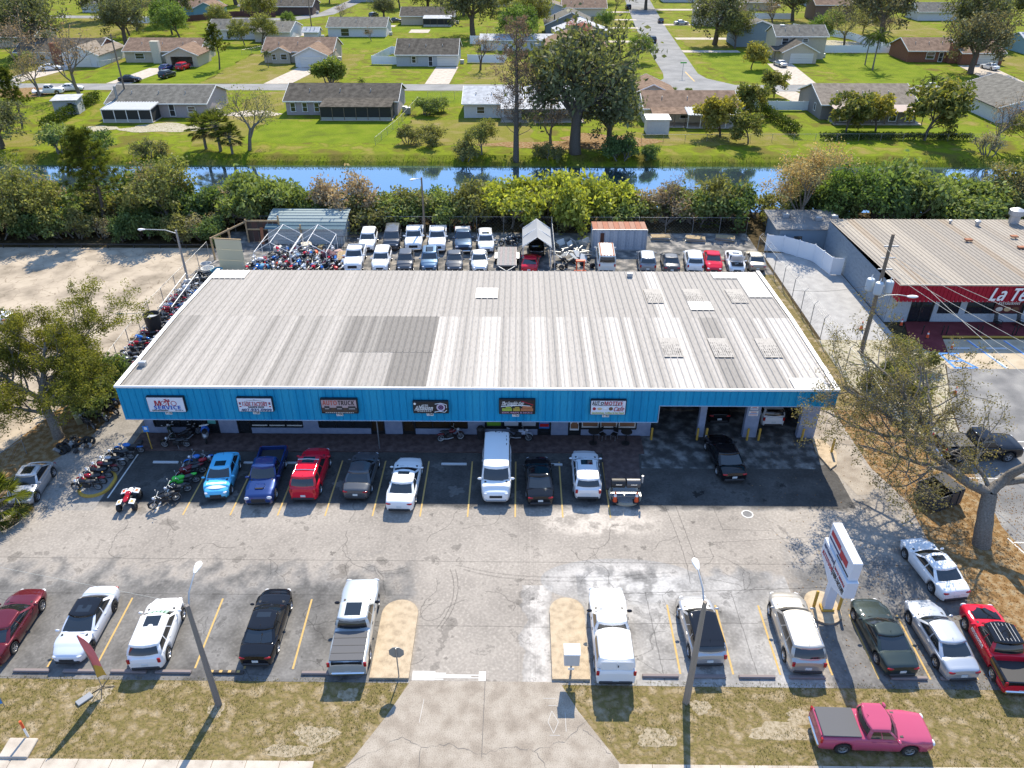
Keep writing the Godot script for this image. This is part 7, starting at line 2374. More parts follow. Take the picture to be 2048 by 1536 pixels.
	for k in 2:
		part(pa([V(-0.5 + 0.98 * k - 0.2,1.25,0.34),V(-0.5 + 0.98 * k + 0.2,1.25,0.34)],0.02,5),"handle",M.galvanised,t)
	cone("orange cone left in front of the barrel smoker",V(6.35,0.137,-39.05),1.2)
	cone("orange cone right in front of the barrel smoker",V(7.75,0.137,-39.05),1.2)
	cone("orange cone on the paver yard with rods beside it",V(31.6,0.014,-63.6),1.2)
	cone("orange cone at the restaurant corner",V(35.6,0.05,-64.4))
	cone("orange cone on the patio ramp",V(36.9,0.1,-61.9))
	cone("orange cone on the access marking",V(38.2,0.02,-60.0))
	cone("orange cone by the sandy patch edge",V(35.0,0.012,-52.6))
	# accessible parking sign
	t = thing("parking_sign","blue accessible parking sign on a yellow post left of the shops","sign",V(-26.4,0.11,-44.55))
	part(rd(Vector3.ZERO,V(0,1.5,0),0.04,0.04,8),"post",M.yellow_paint,t)
	part(bx(V(0,1.75,0.03),V(0.4,0.5,0.02)),"plate",M.line_blue,t)
	part(bx(V(0,1.8,0.045),V(0.2,0.22,0.01)),"symbol",M.white,t)
	# cafe tables and stools
	for k in 2:
		t = thing("cafe_table","round black bistro table before the cafe, %s one" % ["left","right"][k],"table",V(5.45 + 2.35 * k,0.11,-45.55),0.0,"bistro tables on the walk")
		part(lf([Vector2(0.01,1.0),Vector2(0.4,1.0),Vector2(0.42,1.02),Vector2(0.4,1.05),Vector2(0.01,1.05)],18),"top",M.black,t)
		part(rd(V(0,0,0),V(0,1.0,0),0.04,0.04,8),"stem",M.black,t)
		part(lf([Vector2(0.3,0.0),Vector2(0.3,0.03),Vector2(0.01,0.06)],16),"foot",M.black,t)
		var c := thing("cafe_chair","black tilted chair between the bistro tables, %s one" % ["left","right"][k],"chair",V(6.15 + 0.85 * k,0.11,-46.05),0.6 - 1.2 * k,"chairs before the cafe")
		part(bx(V(0,0.45,0),V(0.42,0.05,0.42),0.015),"seat",M.black,c)
		part(ob(Transform3D(Basis(Vector3.RIGHT,0.15),V(0,0.75,-0.2)),V(0.42,0.45,0.04),0.015),"backrest",M.black,c)
		for sx: float in [-0.18,0.18]:
			for sz: float in [-0.18,0.18]:
				part(rd(V(sx,0,sz),V(sx,0.45,sz),0.015,0.015,5),"leg",M.galvanised,c)
	t = thing("trash_bin","dark bin before the poster window behind the white van","bin",V(-2.75,0.11,-46.1))
	part(lf([Vector2(0.01,0),Vector2(0.26,0),Vector2(0.3,0.8),Vector2(0.32,0.82),Vector2(0.2,1.0),Vector2(0.01,1.02)],12),"bin",M.black_plastic,t)
	# utility pole
	t = thing("utility_pole","wooden utility pole with three transformers and a street lamp arm","utility pole",V(30.0,0,-59.3))
	m = MB.new()
	m.tube(PackedVector3Array([V(0,0,0),V(0,10.9,0)]),PackedFloat32Array([0.2,0.13]),10)
	part(m,"pole",M.pole_wood,t)
	for k in 3:
		m = MB.new()
		var a: float = [PI,0.0,PI / 2][k] + 0.4
		var p := V(cos(a) * 0.75,5.9,sin(a) * 0.6)
		m.lathe([Vector2(0.01,0),Vector2(0.3,0),Vector2(0.33,0.1),Vector2(0.33,0.95),Vector2(0.27,1.05),Vector2(0.01,1.08)],14,Transform3D(Basis(),p))
		part(m,"transformer",mt("trafo_grey",0.44,0.5,0.54,0.5),t)
		part(rd(p + V(0,0.5,0),V(0,6.4,0),0.05,0.05,5),"bracket",M.steel,t)
		part(rd(p + V(0,1.05,0),p + V(0.05,1.4,0),0.05,0.03,6),"insulator",M.white,t)
	for y in [9.9,8.9,7.9]:
		part(bx(V(0.1,y,0),V(1.2,0.1,0.1),0.02),"cross_arm",M.galvanised,t)
	part(pa([V(0.1,5.2,0),V(0.7,5.6,0.15),V(1.6,5.75,0.35),V(2.3,5.7,0.5)],0.04,6),"lamp_arm",M.galvanised,t)
	part(bl(V(2.7,5.7,0.58),V(0.5,0.12,0.2),12,6),"lamp_head",M.white,t)
	for w in [[V(30.1,7.9,-59.3),V(42.5,6.6,-30.0),"lowest"],[V(30.7,7.9,-59.3),V(46.0,7.0,-30.0),"second"],[V(30.1,8.9,-59.3),V(49.5,7.4,-30.0),"third"],[V(30.7,8.9,-59.3),V(53.0,7.8,-30.0),"fourth"],[V(29.5,9.9,-59.3),V(36.5,6.6,-26.0),"steep left"]]:
		var o := thing("power_line","pale overhead power line running down right from the utility pole, %s one" % w[2],"power line",w[0],0.0,"overhead lines")
		m = MB.new()
		var pts := []
		for k in 13:
			var f := k / 12.0
			pts.append((w[1] - w[0]) * f + V(0,-0.9 * sin(PI * f),0))
		m.path(pts,0.017,5)
		part(m,"wire",M.wire_pale,o)
	var span := thing("power_line","thin line from the utility pole across to the strip building","power line",V(30,6.6,-59.3),0.0,"overhead lines")
	m = MB.new()
	var pp := []
	for k in 13:
		pp.append(V(-8.4 * k / 12.0,-0.9 * k / 12.0 - 0.5 * sin(PI * k / 12.0),-1.0 * k / 12.0))
	m.path(pp,0.012,5)
	part(m,"wire",M.wire_black,span)
	var over := thing("power_line","thin pale line crossing low over the verge stalls","power line",V(-60,5.5,-27.0),0.0,"overhead lines")
	part(pa([V(20,2.2,-2.0),V(45.3,1.45,3.1)],0.01,4),"wire",M.wire_pale,over)
	# feather flags and the marker slab
	feather("pinkish red feather flag on a bent pole left of the lamp post",V(-20.85,0,-24.7),M.get("flag_red",mt("flag_red",0.62,0.16,0.16,0.8)),M.yellow_paint,3.9)
	t = thing("lawn_banner","white, blue and red lawn banner cut by the left picture edge","banner",V(-25.6,0,-23.4),0.35)
	part(rd(V(0.5,0,0),V(0.5,2.3,0),0.02,0.02,5),"pole",M.steel,t)
	for k in 4:
		part(bx(V(0.05,0.5 + 0.45 * k,0.0),V(0.85,0.44,0.02)),"cloth",[M.line_blue,M.white,M.white,M.galvanised][k],t)
	part(bx(V(-0.1,0.72,0.012),V(0.24,0.2,0.01)),"stripe",M.red_paint,t)
	t = thing("utility_pad","white concrete utility pad with an orange-topped marker post","utility marker",V(-23.2,0,-21.35))
	part(bx(V(0,0.07,0),V(1.35,0.16,1.0),0.04),"pad",M.walk_concrete,t)
	part(rd(V(0.1,0,-0.62),V(0.1,0.7,-0.62),0.05,0.05,8),"post",M.white,t)
	part(rd(V(0.1,0.7,-0.62),V(0.1,1.2,-0.62),0.055,0.055,8),"orange_top",mt("marker_orange",0.7,0.1,0.03),t)
	t = thing("flag_weight","grey slab lying at the foot of the feather flag","slab",V(-21.4,0.005,-24.0),0.9)
	part(bx(V(0,0.05,0),V(0.75,0.1,0.38),0.02),"slab",M.steel,t)
	# dumpster
	t = thing("dumpster","dark open dumpster under the leaning oak","dumpster",V(27.6,0.006,-39.5),0.42)
	var dk := mt("dumpster_dark",0.03,0.035,0.045,0.6)
	for q in [[V(0,0.65,0.85),V(2.2,1.1,0.06)],[V(0,0.75,-0.85),V(2.2,1.3,0.06)],[V(-1.1,0.7,0),V(0.06,1.2,1.7)],[V(1.1,0.7,0),V(0.06,1.2,1.7)],[V(0,0.12,0),V(2.2,0.06,1.7)]]:
		part(bx(q[0],q[1]),"side",dk,t)
	part(ob(Transform3D(Basis(Vector3.RIGHT,0.1),V(0.55,1.36,0)),V(1.05,0.05,1.75),0.02),"lid",M.black_plastic,t)
	m = MB.new()
	for k in 3:
		m.box(V(-0.7 + 0.7 * k,0.7,0.9),V(0.08,1.1,0.06))
	part(m,"rib",dk,t)
	# smaller things of the estate
	t = thing("street_name_sign","green street name sign at the far corner","sign",V(36.4,0,-184.6))
	part(rd(Vector3.ZERO,V(0,3.2,0),0.06,0.06,6),"post",M.galvanised,t)
	part(bx(V(0,3.2,0),V(1.4,0.28,0.05)),"blade",M.green_paint,t)
	t = thing("utility_box","pale box on a post beside the far street","utility box",V(84.5,0,-168.0))
	part(rd(Vector3.ZERO,V(0,1.2,0),0.08,0.08,6),"post",M.steel,t)
	part(bx(V(0,1.7,0),V(1.2,1.0,0.7),0.04),"box",M.galvanised,t)
	t = thing("fire_pit","round stone fire pit with paved ring on the far left lawn","fire pit",V(-76.9,0,-133.2))
	part(lf([Vector2(1.9,0),Vector2(1.9,0.08),Vector2(0.6,0.1)],20),"paving",M.walk_concrete,t)
	part(lf([Vector2(0.7,0.05),Vector2(0.7,0.5),Vector2(0.45,0.5),Vector2(0.45,0.1)],16),"bowl",M.old_concrete,t)
	for q in [["wooden utility pole on the left lawn by the screened porch",-73.5,-150.0,13.5],["utility pole behind the trees at the top left",-65.0,-262.0,12.0]]:
		t = thing("utility_pole",q[0],"utility pole",V(q[1],0,q[2]))
		m = MB.new()
		m.tube(PackedVector3Array([Vector3.ZERO,V(0,q[3],0)]),PackedFloat32Array([0.2,0.12]),8)
		part(m,"pole",M.pole_wood,t)
		part(bx(V(0,q[3] - 0.5,0),V(1.8,0.12,0.12)),"cross_arm",M.pole_wood,t)

func feather(label: String,at: Vector3,mat: Material,low: Material,h: float) -> void:
	var m: MB
	var t := thing("feather_flag",label,"flag",at,0.25)
	m = MB.new()
	var pole := []
	for k in 9:
		var f := k / 8.0
		pole.append(V(-0.12 * f * f,h * f,0))
	m.path(pole,0.022,5)
	part(m,"pole",M.steel,t)
	for s in 2:
		m = MB.new()
		var rows := []
		for k in (9 if s == 0 else 4):
			var f := lerpf(0.42,1.0,k / 8.0) if s == 0 else lerpf(0.22,0.42,k / 3.0)
			var w := 0.42 * sqrt(maxf(0.0,1.0 - pow(maxf(0.0,f - 0.45) / 0.56,2.0)))
			var row := PackedVector3Array()
			for j in 5:
				var g := j / 4.0
				row.append(V(-0.12 * f * f + w * g,h * f - 0.06 * g,0.06 * sin(g * 4.0 + f * 9.0)))
			rows.append(row)
		m.grid(rows)
		part(m,"cloth",mat if s == 0 else low,t)
	m = MB.new()
	m.path([V(-0.5,0.02,0.3),V(0,0.06,0),V(0.6,0.02,0.1)],0.02,5)
	m.path([V(0.1,0.02,0.7),V(0,0.06,0),V(0.2,0.02,-0.5)],0.02,5)
	part(m,"cross_base",M.black,t)
# ---------- houses: x, z are the middle of the plan; the side towards +z is the one in view ----------

func wall_mat(key: String,r: float,g: float,b: float) -> StandardMaterial3D:
	if M.has(key):
		return M[key]
	var m := mt(key,r,g,b,0.85)
	m.albedo_texture = (M.plain_wall as StandardMaterial3D).albedo_texture
	m.uv1_triplanar = true
	m.uv1_world_triplanar = true
	m.uv1_scale = Vector3.ONE / 4.0
	return m

func gable(t: Node3D,cx: float,cz: float,w: float,d: float,h: float,rise: float,along_x: bool,wall: Material,roof: Material,trim: Material,base := 0.0,over := 0.55,gmat: Material = null,open_w := 0.0) -> void:
	var m: MB
	if open_w > 0.0:
		# an open garage: walls round a real room
		var jw := (w - open_w) / 2
		for q in [[V(cx - w / 2 + 0.1,h / 2,cz),V(0.2,h,d)],[V(cx + w / 2 - 0.1,h / 2,cz),V(0.2,h,d)],[V(cx,h / 2,cz - d / 2 + 0.1),V(w - 0.4,h,0.2)],[V(cx,h - 0.2,cz + d / 2 - 0.1),V(w - 0.4,0.4,0.2)],[V(cx - w / 2 + 0.2 + jw / 2,h / 2 - 0.2,cz + d / 2 - 0.1),V(jw,h - 0.4,0.2)],[V(cx + w / 2 - 0.2 - jw / 2,h / 2 - 0.2,cz + d / 2 - 0.1),V(jw,h - 0.4,0.2)]]:
			part(wbx(t,q[0],q[1]),"wall",wall,t)
		part(wbx(t,V(cx,0.03,cz),V(w - 0.4,0.06,d - 0.4)),"garage_floor",M.walk_concrete,t)
	else:
		part(wbx(t,V(cx,base + h / 2,cz),V(w,h,d)),"wall",wall,t)
	var th := 0.14
	var hw := w / 2
	var hd := d / 2
	var y := base + h
	if along_x:
		var s := rise / hd
		for sg: float in [-1.0,1.0]:
			m = wm(t)
			var e := V(0,y - s * over,cz + sg * (hd + over))
			var r := V(0,y + rise,cz)
			for o: float in [0.0,th]:
				var a := V(cx - hw - over * 0.7,e.y + o,e.z)
				var b := V(cx + hw + over * 0.7,e.y + o,e.z)
				var c := V(b.x,r.y + o,r.z)
				var f := V(a.x,r.y + o,r.z)
				if (o > 0.0) == (sg > 0.0):
					m.quad(a,b,c,f)
				else:
					m.quad(b,a,f,c)
			part(m,"roof",roof,t)
			part(wbx(t,V(cx,e.y + th / 2,e.z),V(w + over * 1.4,th + 0.06,0.05)),"eave_board",trim,t)
		for k in 3:
			# vent pipes through the slope in view
			part(wrd(t,V(cx + hw * (k * 0.55 - 0.6),y + rise * 0.45,cz + hd * 0.5),V(cx + hw * (k * 0.55 - 0.6),y + rise * 0.5 + 0.55,cz + hd * 0.5),0.09),"vent_pipe",M.galvanised,t)
		part(wbx(t,V(cx + hw + 0.9,base + 0.45,cz + hd * 0.4),V(0.9,0.9,0.9),0.05),"condenser",M.galvanised,t)
		for sg: float in [-1.0,1.0]:
			m = wm(t)
			var x := cx + sg * hw
			if sg > 0:
				m.tri(V(x,y,cz + hd),V(x,y,cz - hd),V(x,y + rise,cz))
			else:
				m.tri(V(x,y,cz - hd),V(x,y,cz + hd),V(x,y + rise,cz))
			part(m,"gable_end",gmat if gmat else wall,t)
			m = wm(t)
			var ex := cx + sg * (hw + over * 0.7)
			for s2: float in [-1.0,1.0]:
				var a := V(ex,y - s * over,cz + s2 * (hd + over))
				var b := V(ex,y + rise,cz)
				m.obox(Transform3D(Basis.looking_at(b - a),(a + b) / 2 + V(0,0.07,0)),V(0.05,0.2,a.distance_to(b)))
			part(m,"barge_board",trim,t)
	else:
		var s := rise / hw
		for sg: float in [-1.0,1.0]:
			m = wm(t)
			var e := V(cx + sg * (hw + over),y - s * over,0)
			for o: float in [0.0,th]:
				var a := V(e.x,e.y + o,cz + hd + over * 0.7)
				var b := V(e.x,e.y + o,cz - hd - over * 0.7)
				var c := V(cx,y + rise + o,b.z)
				var f := V(cx,y + rise + o,a.z)
				if (o > 0.0) == (sg > 0.0):
					m.quad(a,b,c,f)
				else:
					m.quad(b,a,f,c)
			part(m,"roof",roof,t)
		for sg: float in [-1.0,1.0]:
			m = wm(t)
			var z := cz + sg * hd
			if sg > 0:
				m.tri(V(cx - hw,y,z),V(cx + hw,y,z),V(cx,y + rise,z))
			else:
				m.tri(V(cx + hw,y,z),V(cx - hw,y,z),V(cx,y + rise,z))
			part(m,"gable_end",gmat if gmat else wall,t)
			m = wm(t)
			var ez := cz + sg * (hd + over * 0.7)
			for s2: float in [-1.0,1.0]:
				var a := V(cx + s2 * (hw + over),y - s * over,ez)
				var b := V(cx,y + rise,ez)
				m.obox(Transform3D(Basis.looking_at(b - a),(a + b) / 2 + V(0,0.07,0)),V(0.05,0.2,a.distance_to(b)))
			part(m,"barge_board",trim,t)

func win(t: Node3D,x: float,y: float,z: float,w: float,h: float,kind := "window",side := false) -> void:
	var m: MB
	# proud frame with a pane inside it; side: set in a wall that faces +-x
	m = wm(t)
	var tr: Material = M.white
	var put := func(c: Vector3,s: Vector3) -> void:
		if side:
			m.box(V(x + c.z,y + c.y,z + c.x),V(s.z,s.y,s.x))
		else:
			m.box(V(x + c.x,y + c.y,z + c.z),s)
	if kind == "garage":
		for k in 4:
			put.call(V(0,-h / 2 + h * (k + 0.5) / 4.0,0.03),V(w,h / 4.0 - 0.03,0.06))
		part(m,"garage_door",M.off_white,t)
		return
	for q in [[V(0,h / 2,0.04),V(w + 0.12,0.1,0.1)],[V(0,-h / 2,0.04),V(w + 0.12,0.1,0.12)],[V(-w / 2,0,0.04),V(0.1,h,0.1)],[V(w / 2,0,0.04),V(0.1,h,0.1)],[V(0,0,0.035),V(w,0.05,0.06)]]:
		put.call(q[0],q[1])
	var f := part(m,kind,tr,t)
	m = wm(t)
	put = func(c: Vector3,s: Vector3) -> void:
		if side:
			m.box(V(x + c.z,y + c.y,z + c.x),V(s.z,s.y,s.x))
		else:
			m.box(V(x + c.x,y + c.y,z + c.z),s)
	put.call(V(0,0,0.02),V(w - 0.05,h - 0.05,0.03))
	part(m,"pane",M.window_glass if kind != "door" else M.black_plastic,f)

func porch(t: Node3D,x: float,z: float,w: float,d: float,y0: float,y1: float,roof: Material,screen: bool,ribs := false) -> void:
	var m: MB
	m = wm(t)
	var a := V(x - w / 2,y0,z + d)
	var b := V(x + w / 2,y0,z + d)
	var c := V(x + w / 2,y1,z - 0.2)
	var e := V(x - w / 2,y1,z - 0.2)
	m.quad(a,b,c,e)
	m.quad(b + V(0,-0.12,0),a + V(0,-0.12,0),e + V(0,-0.12,0),c + V(0,-0.12,0))
	m.quad(a + V(0,-0.12,0),b + V(0,-0.12,0),b,a)
	if ribs:
		for k in int(w / 0.5):
			var xx := x - w / 2 + 0.25 + 0.5 * k
			m.quad(V(xx - 0.1,y0 + 0.05,z + d),V(xx + 0.1,y0 + 0.05,z + d),V(xx + 0.1,y1 + 0.05,z - 0.2),V(xx - 0.1,y1 + 0.05,z - 0.2))
	part(m,"porch_roof",roof,t)
	var n := int(w / 2.0)
	for k in n + 1:
		part(wbx(t,V(x - w / 2 + 0.1 + (w - 0.2) * k / n,y0 / 2 - 0.06,z + d - 0.15),V(0.12,y0 - 0.12,0.12)),"porch_post",M.white if ribs else M.pole_wood,t)
	part(wbx(t,V(x,0.06,z + d / 2),V(w,0.12,d)),"porch_floor",M.walk_concrete,t)
	if screen:
		part(wbx(t,V(x,0.35,z + d - 0.15),V(w - 0.3,0.5,0.08)),"porch_wall",M.galvanised,t)
		m = wm(t)
		m.box(V(x,y0 / 2 + 0.2,z + d - 0.18),V(w - 0.25,y0 - 0.75,0.02))
		m.box(V(x - w / 2 + 0.15,y0 / 2,z + d / 2),V(0.02,y0 - 0.3,d - 0.4))
		m.box(V(x + w / 2 - 0.15,y0 / 2,z + d / 2),V(0.02,y0 - 0.3,d - 0.4))
		part(m,"screen",mt("porch_screen",0.025,0.027,0.026,0.8),t)

func house(label: String,x: float,z: float) -> Node3D:
	return thing("house",label,"house",V(x,0,z),0.0,"houses of the estate")

func make_far_houses() -> void:
	var wt: Material = M.white
	var white := wall_mat("wall_white",0.62,0.63,0.64)
	var lilac := wall_mat("wall_lilac",0.40,0.35,0.36)
	var grey := wall_mat("wall_grey",0.40,0.43,0.46)
	var cream := wall_mat("wall_cream",0.58,0.53,0.43)
	var beige := wall_mat("wall_beige",0.50,0.44,0.34)
	var m: MB
	# canal side, left to right (backs in view)
	var h := house("grey-roofed house with a screened porch left of the canal palms",-66,-151)
	gable(h,-66.2,-151.5,18.0,11.5,2.6,1.9,true,lilac,M.shingle_grey,wt)
	win(h,-63.6,1.3,-145.7,1.0,2.1,"door")
	win(h,-60.0,1.5,-145.7,1.4,1.0)
	porch(h,-70.2,-145.75,9.0,4.2,2.3,2.75,wall_mat("porch_metal",0.5,0.52,0.52),true,true)
	part(wrd(h,V(-73.8,3.0,-147.0),V(-73.8,5.2,-147.0),0.25,0.25,8),"flue",M.steel,h)
	for q in [[-69.5,-149.4],[-63.0,-149.2]]:
		part(wob(h,Transform3D(Basis(Vector3.RIGHT,0.32),V(q[0],3.65,q[1])),V(1.2,0.12,0.7),0.03),"skylight",M.window_glass,h)
	h = house("dark-roofed house with a long screened porch in the middle left",-33,-153)
	gable(h,-33.0,-153.5,20.6,11.0,2.6,1.9,true,lilac,M.shingle_dark,wt)
	porch(h,-29.6,-147.9,13.0,4.4,2.45,3.05,M.shingle_dark,true)
	for k in 3:
		win(h,-42.0 + 2.2 * k,1.4,-147.95,0.9,1.6)
	part(wbx(h,V(-20.9,0.6,-149.0),V(1.0,1.2,1.0),0.06),"condenser",M.steel,h)
	h = house("white-roofed house hidden behind the bare cypress",0,-151)
	gable(h,-5.0,-152.0,10.5,12.0,2.6,1.7,true,white,M.shingle_white,wt)
	gable(h,8.6,-153.5,16.5,10.0,2.6,1.5,true,white,M.shingle_white,wt)
	porch(h,4.0,-148.45,15.0,6.0,2.4,2.9,M.shingle_white,false)
	win(h,-7.2,1.4,-145.95,1.4,1.2)
	h = house("brown-roofed house right of the great live oak",30,-147)
	gable(h,30.4,-148.0,16.5,11.0,2.6,1.8,true,cream,M.shingle_brown,wt)
	gable(h,25.0,-158.0,9.0,10.0,2.6,1.9,false,cream,M.shingle_brown,wt)
	porch(h,33.6,-142.45,9.0,4.0,2.3,2.75,wall_mat("porch_metal",0.5,0.52,0.52),false,true)
	porch(h,26.0,-142.45,6.0,3.4,2.35,2.75,M.shingle_brown,false)
	win(h,29.2,1.4,-142.45,1.4,1.2)
	var s := thing("garden_shed","white flat-roofed garden shed beside the brown-roofed house","shed",V(23.4,0,-136.0))
	part(bx(V(0,1.2,0),V(3.8,2.4,3.0)),"wall",white,s)
	part(ob(Transform3D(Basis(Vector3.RIGHT,0.05),V(0,2.5,0)),V(4.2,0.14,3.4)),"roof",M.white,s)
	h = house("tan-roofed house with a glazed back room right of the hedge",62,-149)
	gable(h,63.0,-152.0,17.0,13.0,2.7,2.2,true,wall_mat("wall_taupe",0.24,0.22,0.21),M.shingle_tan,wt)
	porch(h,63.5,-145.45,15.5,4.2,2.3,2.75,wall_mat("porch_tan",0.42,0.33,0.28),false)
	part(wbx(h,V(63.0,1.1,-142.2),V(14.6,2.0,0.1)),"glazed_wall",wall_mat("wall_taupe",0.24,0.22,0.21),h)
	for k in 5:
		win(h,57.4 + 2.9 * k,1.25,-142.1,1.3,1.5)
	win(h,54.45,1.5,-149.0,0.9,1.3,"window",true)
	h = house("grey hip-looking house cut by the right picture edge",92,-152)
	gable(h,93.0,-152.0,16.0,18.0,2.7,2.4,false,white,M.shingle_grey,wt)
	porch(h,92.0,-143.0,7.0,3.0,2.3,2.6,M.shingle_white,true)
	# beyond the street, left to right (fronts in view)
	h = house("white house with a red brick chimney and dark brown roof",-111,-206)
	gable(h,-113.0,-207.0,20.0,12.0,2.7,2.2,true,white,M.shingle_dark,wt,0.0,0.5,M.brick_wall)
	gable(h,-105.0,-203.5,8.5,14.0,2.7,1.9,false,white,M.shingle_tan,wt,0.0,0.5)
	part(wbx(h,V(-112.5,2.4,-200.4),V(2.2,4.8,1.2)),"chimney",M.brick_wall,h)
	win(h,-102.3,1.5,-199.0,1.2,1.4,"window",true)
	win(h,-116.5,1.4,-200.95,1.4,1.4)
	win(h,-105.0,1.2,-196.45,4.6,2.2,"garage")
	h = house("beige house with white chimney slab and open garage",-87,-206)
	gable(h,-88.0,-208.5,18.5,11.0,2.7,2.1,true,beige,M.shingle_brown,wt)
	gable(h,-81.0,-201.5,7.6,9.0,2.7,1.6,false,beige,M.shingle_brown,wt,0.0,0.55,null,5.6)
	part(wbx(h,V(-89.0,2.5,-202.4),V(2.0,5.0,1.3)),"chimney",cream,h)
	win(h,-93.6,1.5,-202.95,2.2,1.3)
	h = house("pink-roofed cream house with a closed garage",-54,-206)
	gable(h,-54.5,-208.5,17.0,11.0,2.7,2.3,true,beige,M.shingle_brown,wt)
	gable(h,-50.0,-201.5,7.6,9.0,2.7,1.7,false,white,M.shingle_brown,wt)
	gable(h,-58.6,-203.5,4.4,3.0,2.6,1.0,false,beige,M.shingle_brown,wt)
	win(h,-50.0,1.2,-196.95,5.0,2.3,"garage")
	win(h,-57.8,1.5,-201.95,1.5,1.3)
	win(h,-60.2,1.5,-201.95,0.9,1.3)
	h = house("pale grey house with a dark garage door",-22,-204)
	gable(h,-22.5,-205.0,14.6,13.0,2.7,2.5,true,grey,M.shingle_dark,wt)
	win(h,-17.6,1.2,-198.45,4.8,2.2,"garage")
	win(h,-21.6,1.15,-198.45,1.0,2.2,"door")
	win(h,-25.6,1.5,-198.45,1.0,1.5)
	for sx: float in [-0.75,0.75]:
		part(wbx(h,V(-25.6 + sx,1.5,-198.42),V(0.36,1.5,0.06)),"shutter",M.steel,h)
	h = house("tan gabled house behind the great live oak",14,-216)
	gable(h,14.0,-217.0,15.0,14.0,2.7,2.8,false,beige,M.shingle_brown,wt)
	win(h,11.0,1.4,-209.95,1.6,1.3)
	h = house("two-storey beige house with a white garage door",70,-212)
	gable(h,70.0,-214.0,12.5,9.0,5.4,1.9,true,beige,M.shingle_grey,wt)
	gable(h,68.2,-206.5,8.2,7.0,2.7,2.0,false,beige,M.shingle_dark,wt)
	porch(h,63.4,-209.45,2.4,4.0,2.5,3.1,M.shingle_dark,false)
	win(h,68.6,1.2,-202.95,5.6,2.3,"garage")
	win(h,66.0,4.2,-209.45,1.6,1.4)
	win(h,71.0,4.4,-209.45,1.3,0.8)
	part(wbx(h,V(66.0,6.6,-214.0),V(1.2,1.6,1.2),0.05),"chimney",M.galvanised,h)
	h = house("low brick house with a brown roof under the right-hand oak",106,-208)
	gable(h,101.5,-211.0,12.0,11.0,2.7,2.1,true,M.brick_wall,M.shingle_brown,wt)
	gable(h,112.0,-208.5,10.0,13.0,2.7,2.0,true,M.brick_wall,M.shingle_brown,wt)
	part(wbx(h,V(106.4,2.2,-204.6),V(2.6,4.4,1.4)),"chimney",M.brick_wall,h)
	win(h,101.0,1.5,-205.45,2.0,1.5)
	win(h,103.6,1.15,-205.45,1.0,2.1,"door")
	win(h,113.5,1.2,-201.95,5.0,2.2,"garage")
	# farther back
	h = house("white L-shaped house behind the beige house",-75,-246)
	gable(h,-82.0,-246.0,15.0,10.0,2.7,2.0,true,white,M.shingle_grey,wt)
	gable(h,-70.0,-243.0,10.0,14.0,2.7,1.8,true,white,M.shingle_grey,wt)
	win(h,-80.0,1.4,-240.95,1.6,1.3)
	win(h,-84.0,1.15,-240.95,1.0,2.1,"door")
	h = house("pale house with sliding doors beyond the pink-roofed one",-48,-252)
	gable(h,-48.0,-252.0,17.0,11.0,2.7,1.9,true,white,M.shingle_grey,wt)
	win(h,-51.5,1.2,-246.45,2.4,2.0)
	win(h,-45.0,1.4,-246.45,1.4,1.2)
	s = thing("garden_shed","small white gabled shed left of the pale far house","shed",V(-60.5,0,-244.0))
	gable(s,-60.5,-244.0,4.2,3.6,2.0,0.9,true,white,M.shingle_white,wt)
	h = house("teal house with a brown roof at the top left",-116,-300)
	gable(h,-116.0,-302.0,16.0,12.0,2.8,2.2,true,wall_mat("wall_teal",0.16,0.36,0.42),M.shingle_brown,wt)
	gable(h,-108.0,-296.0,8.0,10.0,2.8,1.8,false,wall_mat("wall_teal",0.16,0.36,0.42),M.shingle_brown,wt)
	h = house("dark brown house at the top left centre",-88,-305)
	gable(h,-92.0,-306.0,14.0,12.0,2.8,2.2,true,wall_mat("wall_dark",0.09,0.06,0.055),M.shingle_tan,wt)
	gable(h,-80.0,-304.0,14.0,12.0,2.8,2.0,true,wall_mat("wall_dark",0.09,0.06,0.055),M.shingle_dark,wt)
	h = house("brown-roofed house with a teal screened porch at the top",-30,-275)
	gable(h,-30.0,-278.0,17.0,11.0,2.7,2.0,true,beige,M.shingle_dark,wt)
	porch(h,-26.5,-272.45,9.0,4.0,2.4,2.9,M.shingle_white,true)
	h = house("green-grey gabled house with roof vents behind the red tree",18,-258)
	gable(h,15.0,-256.0,15.0,13.0,3.0,3.2,false,wall_mat("wall_slate",0.16,0.19,0.20),M.shingle_grey,wt)
	gable(h,17.0,-240.0,15.0,9.0,2.8,2.6,false,wall_mat("wall_slate",0.16,0.19,0.20),M.shingle_white,wt)
	for q in [[10.0,-251.0],[13.0,-238.0]]:
		part(wrd(h,V(q[0],4.0,q[1]),V(q[0],5.6,q[1]),0.2,0.2,6),"flue",M.black,h)
	h = house("long white flat-roofed building behind the cypress tops",0,-240)
	gable(h,-1.0,-226.0,19.0,8.0,2.6,0.9,true,white,M.shingle_white,wt)
	h = house("blue-grey house behind the two-storey one",66,-232)
	gable(h,65.0,-234.0,13.0,10.0,4.2,2.2,false,wall_mat("wall_bluegrey",0.17,0.24,0.29),M.shingle_grey,wt)
	h = house("tan house at the top right behind the white fences",62,-275)
	gable(h,63.0,-276.0,13.0,11.0,4.6,2.0,true,beige,M.shingle_tan,wt)
	h = house("brown house at the top right behind the sandy yard",104,-290)
	gable(h,104.0,-290.0,12.0,10.0,4.8,2.0,true,wall_mat("wall_brown",0.19,0.13,0.10),M.shingle_brown,wt)
	h = house("grey low house with a tan roof among the top right trees",84,-318)
	gable(h,84.0,-318.0,16.0,10.0,2.8,2.0,true,beige,M.shingle_tan,wt)
	h = house("tan-roofed house at the upper left edge",-140,-232)
	gable(h,-140.0,-232.0,16.0,12.0,2.7,2.2,true,beige,M.shingle_brown,wt)
